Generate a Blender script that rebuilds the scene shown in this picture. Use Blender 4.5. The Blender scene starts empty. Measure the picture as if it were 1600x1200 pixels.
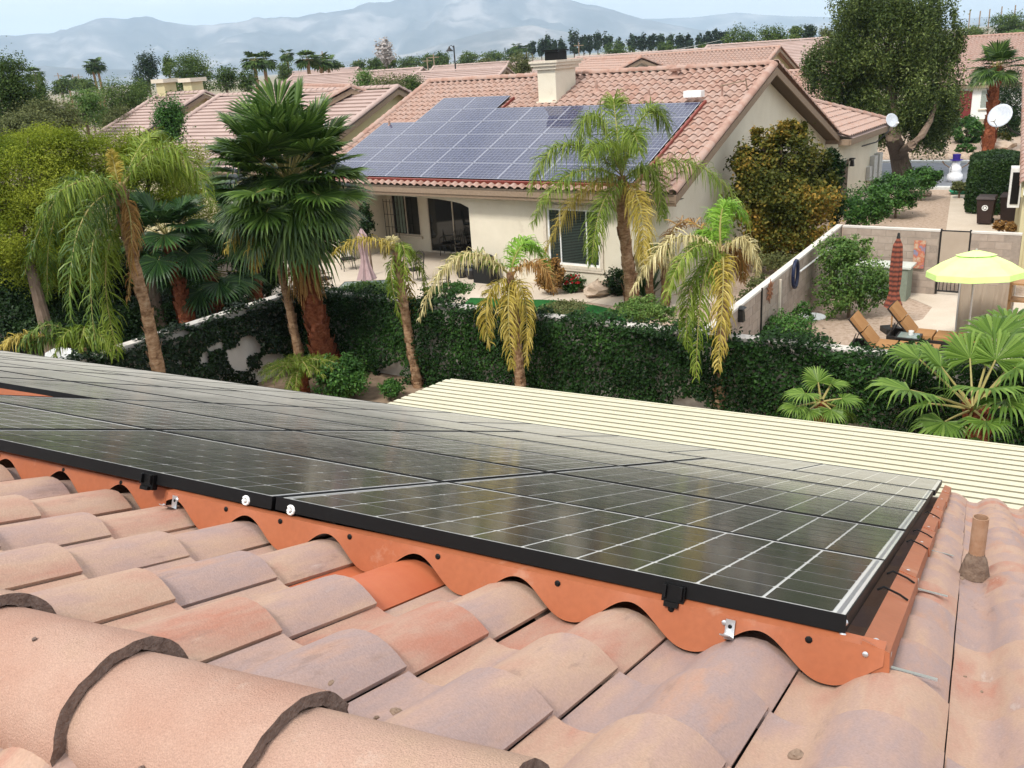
import bpy, math, random
import numpy as np
from mathutils import Matrix, Vector

# ------------------------------------------------------------------ camera, sky, sun, exposure
SC = bpy.context.scene
COL = SC.collection
random.seed(7); rng = np.random.default_rng(7)
FPX, YH, SL, CAMH = 1418.84, 89.27, -0.0678, 7.1
_r = math.atan(SL)
_hn = np.array([-math.sin(_r), math.cos(_r)])
_pit = math.atan(-(np.array([0, YH - 600.0]) @ _hn) / FPX)
_right = np.array([math.cos(_r), math.sin(_r), 0.0])
_down = np.array([_hn[0] * math.cos(_pit), _hn[1] * math.cos(_pit), math.sin(_pit)])
_fwd = np.array([-_hn[0] * math.sin(_pit), -_hn[1] * math.sin(_pit), math.cos(_pit)])
RW = np.array([_right, _fwd, -_down])           # rows: world X, Y, Z in camera pixel axes (x right, y down, z forward)
EYE = np.array([0.0, 0.0, CAMH])
cam = bpy.data.cameras.new('camera'); camo = bpy.data.objects.new('camera', cam); COL.objects.link(camo)
_m = Matrix.Identity(4)
for i in range(3):
    _m[i][0] = RW[i][0]; _m[i][1] = -RW[i][1]; _m[i][2] = -RW[i][2]; _m[i][3] = EYE[i]
camo.matrix_world = _m
cam.sensor_fit = 'HORIZONTAL'; cam.sensor_width = 36.0; cam.lens = 36.0 * FPX / 1600.0
cam.clip_start = 0.05; cam.clip_end = 60000
SC.camera = camo

SUN_EL, SUN_AZ = math.radians(52), math.radians(-140)      # compass azimuth of the sun measured from +Y to +X
W = bpy.data.worlds.new('World'); SC.world = W; W.use_nodes = True
nt = W.node_tree; nt.nodes.clear()
sky = nt.nodes.new('ShaderNodeTexSky'); sky.sky_type = 'NISHITA'; sky.sun_disc = False
sky.sun_elevation = SUN_EL; sky.sun_rotation = SUN_AZ % (2 * math.pi); sky.air_density = 1.0; sky.dust_density = 1.2
tc = nt.nodes.new('ShaderNodeTexCoord'); mp = nt.nodes.new('ShaderNodeMapping'); mp.inputs['Scale'].default_value = (2.2, 2.2, 7.0)
mp.inputs['Location'].default_value = (0.35, 0.1, 0.0)
no = nt.nodes.new('ShaderNodeTexNoise'); no.inputs['Scale'].default_value = 1.6; no.inputs['Detail'].default_value = 7; no.inputs['Roughness'].default_value = 0.62
cr = nt.nodes.new('ShaderNodeValToRGB'); cr.color_ramp.elements[0].position = 0.36; cr.color_ramp.elements[0].color = (0.55,)*3 + (1,)
cr.color_ramp.elements[1].position = 0.56; cr.color_ramp.elements[1].color = (1,)*3 + (1,)
mx = nt.nodes.new('ShaderNodeMix'); mx.data_type = 'RGBA'
SKYL = 9.4
# overcast cloud is brighter overhead than at the horizon
sxz = nt.nodes.new('ShaderNodeSeparateXYZ'); mrz = nt.nodes.new('ShaderNodeMapRange'); mrz.inputs[1].default_value = 0.0; mrz.inputs[2].default_value = 0.9
mrz.inputs[3].default_value = SKYL * 1.0; mrz.inputs[4].default_value = SKYL * 1.35
bg = nt.nodes.new('ShaderNodeBackground'); bg.inputs['Strength'].default_value = 0.1
wo = nt.nodes.new('ShaderNodeOutputWorld')
L = nt.links.new
L(tc.outputs['Generated'], sxz.inputs[0]); L(sxz.outputs['Z'], mrz.inputs[0]); L(mrz.outputs[0], mx.inputs['B'])
L(tc.outputs['Generated'], mp.inputs['Vector']); L(mp.outputs['Vector'], no.inputs['Vector']); L(no.outputs['Fac'], cr.inputs['Fac'])
L(cr.outputs['Color'], mx.inputs['Factor']); L(sky.outputs['Color'], mx.inputs['A']); L(mx.outputs['Result'], bg.inputs['Color']); L(bg.outputs['Background'], wo.inputs['Surface'])
sun = bpy.data.lights.new('sun', 'SUN'); suno = bpy.data.objects.new('sun', sun); COL.objects.link(suno)
sun.energy = 2.9; sun.angle = math.radians(11); sun.color = (1.0, 0.95, 0.87)
_sd = Vector((math.sin(SUN_AZ) * math.cos(SUN_EL), math.cos(SUN_AZ) * math.cos(SUN_EL), math.sin(SUN_EL)))
suno.rotation_euler = _sd.to_track_quat('Z', 'Y').to_euler(); suno.location = (-20, -20, 40)
SC.view_settings.view_transform = 'Standard'; SC.view_settings.look = 'None'; SC.view_settings.exposure = 0.50; SC.view_settings.gamma = 1.0
SC.view_settings.use_curve_mapping = False
SC.render.engine = 'CYCLES'
SC.cycles.use_denoising = True
SC.cycles.max_bounces = 6; SC.cycles.diffuse_bounces = 3; SC.cycles.glossy_bounces = 3; SC.cycles.transmission_bounces = 3; SC.cycles.volume_bounces = 1
SC.cycles.transparent_max_bounces = 6

# ------------------------------------------------------------------ measuring helpers (a photo pixel and a height or depth give a real position)
def ray(x, y):
    return RW @ np.array([x - 800.0, y - 600.0, FPX])
def G(x, y, z=0.0):
    v = ray(x, y); return EYE + v * ((z - CAMH) / v[2])
def D(x, y, Y):
    v = ray(x, y); return EYE + v * (Y / v[1])
def unit(v):
    v = np.asarray(v, float); return v / (np.linalg.norm(v) + 1e-12)

# ------------------------------------------------------------------ mesh helpers
class MB:
    def __init__(s): s.v = []; s.f = []; s.m = []; s.n = 0
    def add(s, V, F, m=0):
        V = np.asarray(V, float).reshape(-1, 3); F = np.asarray(F, np.int64)
        s.v.append(V); s.f.append(F + s.n); s.m.append(np.full(len(F), m)); s.n += len(V); return s
    def quad(s, a, b, c, d, m=0): return s.add([a, b, c, d], [[0, 1, 2, 3]], m)
    def box(s, c, size, R=None, m=0, taper=1.0):
        x, y, z = np.array(size) / 2.0
        V = np.array([[-x, -y, -z], [x, -y, -z], [x, y, -z], [-x, y, -z], [-x*taper, -y*taper, z], [x*taper, -y*taper, z], [x*taper, y*taper, z], [-x*taper, y*taper, z]])
        if R is not None: V = V @ np.asarray(R).T
        return s.add(V + np.asarray(c, float), [[0, 3, 2, 1], [4, 5, 6, 7], [0, 1, 5, 4], [1, 2, 6, 5], [2, 3, 7, 6], [3, 0, 4, 7]], m)
    def tube(s, pts, rad, n=8, m=0, cap=True, flat=1.0):
        pts = np.asarray(pts, float); k = len(pts); rad = np.broadcast_to(np.asarray(rad, float), (k,))
        t = np.gradient(pts, axis=0); t /= np.linalg.norm(t, axis=1)[:, None] + 1e-12
        ref = np.array([0, 0, 1.0]) if abs(t[0][2]) < 0.9 else np.array([1.0, 0, 0])
        V = []
        for i in range(k):
            a = unit(np.cross(t[i], ref)); b = np.cross(a, t[i])
            ang = np.linspace(0, 2*np.pi, n, endpoint=False)
            V.append(pts[i] + rad[i] * (np.cos(ang)[:, None] * a + flat * np.sin(ang)[:, None] * b))
        V = np.concatenate(V); F = []
        for i in range(k - 1):
            for j in range(n):
                F.append([i*n + j, i*n + (j+1) % n, (i+1)*n + (j+1) % n, (i+1)*n + j])
        s.add(V, F, m)
        if cap:
            for i, rev in ((0, False), (k-1, True)):
                c = pts[i]; ring = V[i*n:(i+1)*n]
                Vc = np.vstack([ring, c[None]]); Fc = [[j, (j+1) % n, n] if rev else [(j+1) % n, j, n] for j in range(n)]
                s.addtri(Vc, Fc, m)
        return s
    def addtri(s, V, F, m=0): return s.add(V, F, m)
    def lathe(s, prof, c, n=16, m=0, R=None):
        prof = np.asarray(prof, float); k = len(prof); ang = np.linspace(0, 2*np.pi, n, endpoint=False)
        V = np.array([[r*math.cos(a), r*math.sin(a), z] for r, z in prof for a in ang])
        if R is not None: V = V @ np.asarray(R).T
        F = [[i*n + j, i*n + (j+1) % n, (i+1)*n + (j+1) % n, (i+1)*n + j] for i in range(k-1) for j in range(n)]
        return s.add(V + np.asarray(c, float), F, m)
    def poly(s, pts, m=0):
        return s.add(pts, [list(range(len(pts)))], m)
    def prism(s, pts, d, m=0):
        """closed extrusion of polygon pts along vector d"""
        pts = np.asarray(pts, float); k = len(pts); d = np.asarray(d, float)
        s.add(pts, [list(range(k))][0:1], m); s.add(pts + d, [list(range(k))[::-1]], m)
        V = np.vstack([pts, pts + d]); s.add(V, [[j, j+k, (j+1) % k + k, (j+1) % k] for j in range(k)], m); return s
    def quads(s, Q, m=0):
        Q = np.asarray(Q, float); n = len(Q); return s.add(Q.reshape(-1, 3), np.arange(4*n).reshape(n, 4), m)
    def strips(s, P, m=0):
        """P (N,k,2,3): N ribbons of k cross-pairs"""
        P = np.asarray(P, float); N, k = P.shape[:2]
        base = (np.arange(N) * k * 2)[:, None, None]
        i = np.arange(k-1)
        F = np.stack([2*i, 2*i+1, 2*i+3, 2*i+2], -1)[None] + base
        return s.add(P.reshape(-1, 3), F.reshape(-1, 4), m)
    def mesh(s, name, smooth=False):
        me = bpy.data.meshes.new(name)
        if not s.v: return me
        V = np.concatenate(s.v); me.vertices.add(len(V)); me.vertices.foreach_set('co', V.ravel().astype(np.float32))
        lens = np.concatenate([np.full(len(F), F.shape[1]) for F in s.f]); idx = np.concatenate([F.ravel() for F in s.f])
        me.loops.add(len(idx)); me.loops.foreach_set('vertex_index', idx.astype(np.int32))
        st = np.concatenate([[0], np.cumsum(lens)[:-1]])
        me.polygons.add(len(lens)); me.polygons.foreach_set('loop_start', st.astype(np.int32)); me.polygons.foreach_set('loop_total', lens.astype(np.int32))
        me.polygons.foreach_set('material_index', np.concatenate(s.m).astype(np.int32))
        me.polygons.foreach_set('use_smooth', np.full(len(lens), smooth))
        me.update(calc_edges=True); me.validate(); return me

def setp(o, label=None, cat=None, group=None, kind=None):
    if label: o['label'] = label
    if cat: o['category'] = cat
    if group: o['group'] = group
    if kind: o['kind'] = kind
    return o
_loc = {}
def thing(name, label, cat, loc=(0, 0, 0), group=None, rz=0.0):
    o = bpy.data.objects.new(name, None); COL.objects.link(o); o.empty_display_size = 0.2
    M = Matrix.Translation(Vector(loc)) @ Matrix.Rotation(rz, 4, 'Z'); o.matrix_world = M; _loc[o.name] = M
    return setp(o, label, cat, group)
def obj(name, me, mat, parent=None, M=None, local=False):
    """one mesh object; world-space by default even under a parent, or in the parent's own space when local"""
    if isinstance(me, MB): me = me.mesh(name)
    o = bpy.data.objects.new(name, me); COL.objects.link(o)
    mats = mat if isinstance(mat, (list, tuple)) else [mat]
    if len(me.materials) == 0:
        for x in mats: me.materials.append(x)
    M = Matrix(M) if M is not None else Matrix.Identity(4)
    if parent is not None:
        o.parent = parent
        if not local:
            o.matrix_parent_inverse = _loc.get(parent.name, Matrix.Identity(4)).inverted()
    o.matrix_basis = M
    if parent is not None and not local: _loc[o.name] = M
    elif parent is None: _loc[o.name] = M
    else: _loc[o.name] = _loc.get(parent.name, Matrix.Identity(4)) @ M
    return o
def copy_tree(o, M=None, parent=None):
    c = o.copy(); COL.objects.link(c)
    if parent is not None: c.parent = parent
    if M is not None: c.matrix_basis = M; _loc[c.name] = M
    for ch in o.children: copy_tree(ch, None, c)
    return c
def frame(o, X, Y, Z):
    M = Matrix.Identity(4)
    for i in range(3): M[i][0], M[i][1], M[i][2], M[i][3] = X[i], Y[i], Z[i], o[i]
    return M
def TR(x, y, z, rz=0): return Matrix.Translation((x, y, z)) @ Matrix.Rotation(rz, 4, 'Z')

# ------------------------------------------------------------------ material helpers
def newmat(name):
    m = bpy.data.materials.new(name); m.use_nodes = True; t = m.node_tree; t.nodes.clear()
    out = t.nodes.new('ShaderNodeOutputMaterial'); return m, t, out
def N(t, typ, **kw):
    n = t.nodes.new(typ)
    for k, v in kw.items(): setattr(n, k, v)
    return n
def ramp(t, cols):
    r = N(t, 'ShaderNodeValToRGB'); e = r.color_ramp.elements
    while len(e) < len(cols): e.new(0.5)
    for i, (p, c) in enumerate(cols): e[i].position = p; e[i].color = tuple(c) + (1,)
    return r
def pmat(name, cols, scale=8, rough=0.8, bump=0.0, bscale=None, spec=0.3, metal=0.0, rand=0.0, detail=5, stretch=None, fine=None, coat=0.0, spots=None):
    """mottled surface: noise over object space picks between cols; rand shifts it per object; fine=(scale, amount) adds grain"""
    m, t, out = newmat(name); b = N(t, 'ShaderNodeBsdfPrincipled'); t.links.new(b.outputs[0], out.inputs['Surface'])
    b.inputs['Roughness'].default_value = rough; b.inputs['Metallic'].default_value = metal
    b.inputs['Specular IOR Level'].default_value = spec; b.inputs['Coat Weight'].default_value = coat
    co = N(t, 'ShaderNodeTexCoord'); src = co.outputs['Object']
    if stretch:
        mpn = N(t, 'ShaderNodeMapping'); mpn.inputs['Scale'].default_value = stretch; t.links.new(src, mpn.inputs[0]); src = mpn.outputs[0]
    oi = N(t, 'ShaderNodeObjectInfo')
    if rand:
        ad = N(t, 'ShaderNodeVectorMath', operation='MULTIPLY_ADD'); t.links.new(oi.outputs['Random'], ad.inputs[0]); ad.inputs[1].default_value = (37, 53, 71); t.links.new(src, ad.inputs[2]); src = ad.outputs[0]
    n1 = N(t, 'ShaderNodeTexNoise'); n1.inputs['Scale'].default_value = scale; n1.inputs['Detail'].default_value = detail; n1.inputs['Roughness'].default_value = 0.6
    t.links.new(src, n1.inputs['Vector']); fac = n1.outputs['Fac']
    if rand:
        ma = N(t, 'ShaderNodeMath', operation='MULTIPLY_ADD'); t.links.new(oi.outputs['Random'], ma.inputs[0]); ma.inputs[1].default_value = rand; 
        sb = N(t, 'ShaderNodeMath', operation='SUBTRACT'); t.links.new(fac, sb.inputs[0]); sb.inputs[1].default_value = rand * 0.5; t.links.new(sb.outputs[0], ma.inputs[2]); fac = ma.outputs[0]
    r = ramp(t, cols); t.links.new(fac, r.inputs[0]); c = r.outputs[0]
    if fine:
        n2 = N(t, 'ShaderNodeTexNoise'); n2.inputs['Scale'].default_value = fine[0]; n2.inputs['Detail'].default_value = 3; t.links.new(co.outputs['Object'], n2.inputs['Vector'])
        mm = N(t, 'ShaderNodeMapRange'); mm.inputs[1].default_value = 0.3; mm.inputs[2].default_value = 0.7; mm.inputs[3].default_value = 1 - fine[1]; mm.inputs[4].default_value = 1 + fine[1] * 0.4
        t.links.new(n2.outputs['Fac'], mm.inputs[0]); vm = N(t, 'ShaderNodeVectorMath', operation='SCALE'); t.links.new(c, vm.inputs[0]); t.links.new(mm.outputs[0], vm.inputs['Scale']); c = vm.outputs[0]
    if spots:      # scattered stains and specks: (scale, threshold, colour, strength)
        for sc_, th_, sc2, st_ in spots:
            n4 = N(t, 'ShaderNodeTexNoise'); n4.inputs['Scale'].default_value = sc_; n4.inputs['Detail'].default_value = 6; n4.inputs['Roughness'].default_value = .7; t.links.new(src, n4.inputs['Vector'])
            m4 = N(t, 'ShaderNodeMapRange'); m4.inputs[1].default_value = th_; m4.inputs[2].default_value = th_ + .07; m4.inputs[4].default_value = st_; t.links.new(n4.outputs['Fac'], m4.inputs[0])
            x4 = N(t, 'ShaderNodeMix'); x4.data_type = 'RGBA'; t.links.new(m4.outputs[0], x4.inputs['Factor']); t.links.new(c, x4.inputs['A']); x4.inputs['B'].default_value = tuple(sc2) + (1,); c = x4.outputs['Result']
    t.links.new(c, b.inputs['Base Color'])
    if bump:
        n3 = N(t, 'ShaderNodeTexNoise'); n3.inputs['Scale'].default_value = bscale or scale * 6; n3.inputs['Detail'].default_value = 4; t.links.new(co.outputs['Object'], n3.inputs['Vector'])
        bp = N(t, 'ShaderNodeBump'); bp.inputs['Strength'].default_value = bump; bp.inputs['Distance'].default_value = 0.01; t.links.new(n3.outputs['Fac'], bp.inputs['Height']); t.links.new(bp.outputs[0], b.inputs['Normal'])
    return m
def flat(name, c, rough=0.6, spec=0.3, metal=0.0, var=0.12, scale=14, bump=0.0, coat=0.0):
    a = np.array(c)
    return pmat(name, [(0.3, np.clip(a * (1 - var), 0, 1)), (0.7, np.clip(a * (1 + var), 0, 1))], scale, rough, bump, None, spec, metal, coat=coat)
def leafmat(name, cols, rough=0.5, trans=0.25, spec=0.3, big=0.6, bigscale=0.7):
    """foliage: each leaf (mesh island) picks its own shade, shifted in large patches"""
    m, t, out = newmat(name); b = N(t, 'ShaderNodeBsdfPrincipled'); b.inputs['Roughness'].default_value = rough; b.inputs['Specular IOR Level'].default_value = spec * .5
    g = N(t, 'ShaderNodeNewGeometry'); co = N(t, 'ShaderNodeTexCoord'); n1 = N(t, 'ShaderNodeTexNoise'); n1.inputs['Scale'].default_value = bigscale; n1.inputs['Detail'].default_value = 3
    t.links.new(co.outputs['Object'], n1.inputs['Vector'])
    mr = N(t, 'ShaderNodeMapRange'); mr.inputs[1].default_value = 0.3; mr.inputs[2].default_value = 0.7; t.links.new(n1.outputs['Fac'], mr.inputs[0])
    mxx = N(t, 'ShaderNodeMix'); mxx.data_type = 'FLOAT'; mxx.inputs[0].default_value = big; t.links.new(g.outputs['Random Per Island'], mxx.inputs['A']); t.links.new(mr.outputs[0], mxx.inputs['B'])
    r = ramp(t, cols); t.links.new(mxx.outputs['Result'], r.inputs[0]); t.links.new(r.outputs[0], b.inputs['Base Color'])
    tl = N(t, 'ShaderNodeBsdfTranslucent'); t.links.new(r.outputs[0], tl.inputs['Color'])
    ms = N(t, 'ShaderNodeMixShader'); ms.inputs[0].default_value = trans; t.links.new(b.outputs[0], ms.inputs[1]); t.links.new(tl.outputs[0], ms.inputs[2]); t.links.new(ms.outputs[0], out.inputs['Surface'])
    return m

# ------------------------------------------------------------------ materials
m_tile = pmat('clay_tile', [(0.18, (.40, .18, .125)), (0.32, (.405, .24, .18)), (0.45, (.43, .29, .215)), (0.56, (.385, .26, .215)), (0.68, (.33, .24, .22)), (0.80, (.40, .25, .19)), (0.92, (.38, .175, .12))], 4.0, .88, .22, 260, .12, rand=.42, stretch=(2.2, .6, 2.2), detail=7, fine=(190, .12), spots=[(6, .60, (.22, .15, .125), .45), (8, .65, (.50, .42, .36), .40), (30, .66, (.24, .165, .135), .35), (95, .71, (.13, .085, .07), .6)])
m_tile_new = pmat('new_orange_tile', [(0.3, (.42, .105, .045)), (0.7, (.47, .14, .06))], 8, .6, .1, 60, .3)
m_ridge = pmat('ridge_clay', [(0.25, (.40, .235, .175)), (0.5, (.44, .285, .22)), (0.75, (.42, .29, .205))], 4, .9, .5, 320, .1, rand=.40, fine=(420, .22), spots=[(6, .60, (.50, .40, .33), .4), (8, .66, (.27, .17, .13), .45), (120, .68, (.13, .08, .06), .7)])
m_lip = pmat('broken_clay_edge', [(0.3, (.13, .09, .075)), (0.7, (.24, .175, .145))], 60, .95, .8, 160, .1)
m_deck = flat('roof_underlay', (.035, .03, .03), .95)
m_orange = pmat('orange_flashing_paint', [(0.3, (.30, .088, .036)), (0.7, (.35, .112, .048))], 3, .5, .25, 8, .35, detail=8, fine=(60, .08), spots=[(5, .60, (.38, .19, .12), .55), (40, .70, (.20, .06, .03), .6)])
m_zinc = flat('zinc_bracket', (.62, .64, .66), .32, .5, .9)
m_black = flat('black_anodised', (.006, .006, .0065), .5, .15)
m_blackrough = flat('rough_black_cover', (.015, .015, .015), .7, .2)  # plain black of the grill cover
m_alu = flat('bare_aluminium', (.62, .62, .62), .35, .5, .6)
m_pipe = pmat('rusty_painted_pipe', [(0.3, (.30, .17, .10)), (0.7, (.38, .24, .16))], 20, .7, .2, 80, .2)
m_putty = pmat('grey_flashing_putty', [(0.3, (.13, .09, .07)), (0.7, (.22, .16, .12))], 30, .95, .8, 60, .1)
m_stone = pmat('roof_debris_stone', [(0.3, (.16, .11, .08)), (0.7, (.32, .23, .17))], 40, .95, .6, 80, .1)
m_cream = pmat('cream_enamel', [(0.3, (.52, .485, .345)), (0.7, (.56, .52, .375))], 1.5, .45, 0, None, .35, fine=(9, .05), spots=[(2.2, .64, (.40, .35, .24), .30), (30, .73, (.25, .20, .13), .6)])
m_creamdark = flat('groove_shade_and_joint', (.30, .275, .195), .7)  # darker cream paints shade into the patio cover grooves; also colours slab joints
m_stucco = pmat('cream_stucco', [(0.3, (.64, .58, .465)), (0.7, (.71, .65, .53))], 1.2, .95, .5, 55, .1, fine=(60, .06), spots=[(1.4, .62, (.50, .44, .35), .3)])
m_stucco_y = pmat('yellow_stucco', [(0.3, (.50, .44, .26)), (0.7, (.56, .50, .31))], 1.0, .95, .3, 40, .1)
m_stucco_w = pmat('white_stucco_wall', [(0.3, (.50, .46, .41)), (0.7, (.62, .58, .53))], 2.0, .95, .4, 40, .1)
m_fascia = flat('brown_fascia', (.26, .19, .135), .8, .2)
m_soffit = flat('dark_soffit', (.13, .10, .075), .9, .1)
m_trim = flat('beige_trim', (.60, .53, .43), .8, .2)
m_roof2 = pmat('pink_clay_roof', [(0.25, (.31, .185, .145)), (0.45, (.38, .25, .20)), (0.6, (.37, .265, .225)), (0.8, (.35, .205, .155))], 3.2, .85, .2, 40, .15, rand=.45)
m_roof3 = pmat('pale_pink_roof', [(0.3, (.36, .265, .235)), (0.7, (.42, .32, .285))], .7, .85, .2, 30, .15)
m_redflash = flat('dark_red_flashing', (.20, .042, .03), .5, .35)
m_glass = flat('dark_window_glass', (.010, .012, .012), .04, .5)
m_white = flat('white_paint', (.75, .75, .73), .5, .3)
m_blind = flat('dark_green_blind', (.055, .075, .065), .6, .2)
m_curtain = flat('pale_green_curtain', (.22, .27, .22), .9, .1)
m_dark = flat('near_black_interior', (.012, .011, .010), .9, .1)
m_conc = pmat('pale_concrete', [(0.3, (.50, .42, .33)), (0.7, (.58, .50, .41))], .8, .9, .2, 30, .15, fine=(25, .06))
m_asphalt = pmat('grey_asphalt', [(0.3, (.16, .17, .19)), (0.7, (.20, .21, .23))], 2, .9, .3, 90, .2)
m_kerb = flat('pale_kerb', (.55, .55, .52), .85)
m_gravel = pmat('tan_gravel', [(0.3, (.23, .165, .12)), (0.45, (.36, .27, .20)), (0.6, (.44, .34, .27)), (0.75, (.26, .19, .15))], 9, .95, .8, 30, .1, detail=8)
m_ground = pmat('desert_ground', [(0.3, (.16, .145, .085)), (0.5, (.26, .215, .15)), (0.7, (.13, .135, .07))], .05, .95, .3, 3, .1, detail=8)
m_soil = pmat('garden_soil', [(0.3, (.17, .12, .08)), (0.6, (.30, .22, .155)), (0.75, (.20, .15, .10))], 3, .95, .6, 20, .1, detail=8)
m_turf = pmat('green_turf', [(0.3, (.012, .075, .016)), (0.7, (.025, .13, .03))], 6, .9, .6, 90, .1)
m_block = pmat('tan_block', [(0.3, (.30, .24, .195)), (0.7, (.38, .31, .255))], 5, .95, .5, 50, .1, rand=.35)
m_mortar = flat('block_mortar', (.27, .22, .18), .95)
m_mount = pmat('mountain_rock', [(0.38, (.02, .022, .025)), (0.52, (.09, .085, .085)), (0.64, (.28, .25, .235))], .0022, 1, 0, None, 0, detail=8)
m_bark_palm = pmat('palm_bark', [(0.3, (.14, .075, .04)), (0.5, (.29, .175, .10)), (0.7, (.40, .28, .18))], 9, .95, .8, 22, .1, stretch=(1, 1, 2.2))
m_bark_fan = pmat('fan_palm_bark', [(0.3, (.11, .032, .016)), (0.5, (.24, .075, .035)), (0.7, (.30, .125, .07))], 14, .95, .8, 30, .1)
m_bark = pmat('tree_bark', [(0.3, (.12, .085, .06)), (0.7, (.22, .16, .12))], 12, .95, .8, 25, .1, stretch=(1, 1, .3))
m_iron = flat('black_wrought_iron', (.014, .013, .012), .5, .4)
m_wicker = pmat('dark_wicker', [(0.3, (.012, .010, .009)), (0.7, (.03, .024, .02))], 60, .7, .5, 90, .3)
m_cushion = pmat('caramel_cushion', [(0.3, (.30, .155, .065)), (0.7, (.36, .195, .085))], 3, .9, .2, 120, .1)
m_lime = pmat('lime_canvas', [(0.3, (.58, .82, .24)), (0.7, (.70, .90, .36))], 1.2, .8, .05, 40, .15)
m_redcloth = None
m_screen = pmat('taupe_mesh_screen', [(0.3, (.36, .29, .225)), (0.7, (.41, .335, .265))], 1.5, .9, .3, 150, .1)
m_bin = pmat('dark_brown_plastic', [(0.3, (.028, .016, .014)), (0.7, (.04, .022, .019))], 4, .5, .1, 30, .35)
m_snow = flat('white_inflatable_cloth', (.72, .72, .74), .6, .3)
m_purple = flat('purple_felt', (.035, .02, .20), .7, .2)
m_greenplastic = flat('green_plastic', (.015, .18, .09), .5, .35)
m_pot = flat('dark_glazed_pot', (.02, .02, .024), .35, .5)
m_rockm = pmat('pale_boulder', [(0.3, (.36, .27, .20)), (0.7, (.52, .42, .33))], 3, .95, .8, 12, .1)
m_rose = flat('dusty_pink_cloth', (.42, .30, .30), .9, .1)
m_tableglass = flat('grey_green_table_glass', (.20, .25, .23), .15, .5)
m_petal = leafmat('red_petals', [(0.2, (.22, .010, .012)), (0.8, (.36, .02, .02))], .5, .2)
m_redbrown = flat('dark_red_door', (.16, .022, .022), .45, .4)
m_wood = flat('warm_wood', (.36, .20, .09), .6, .2)
m_metalart = flat('rust_metal_art', (.26, .11, .055), .6, .3)
m_grey = flat('grey_utility_box', (.42, .42, .40), .5, .4)
m_dish = flat('pale_dish', (.50, .53, .58), .45, .4)

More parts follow.
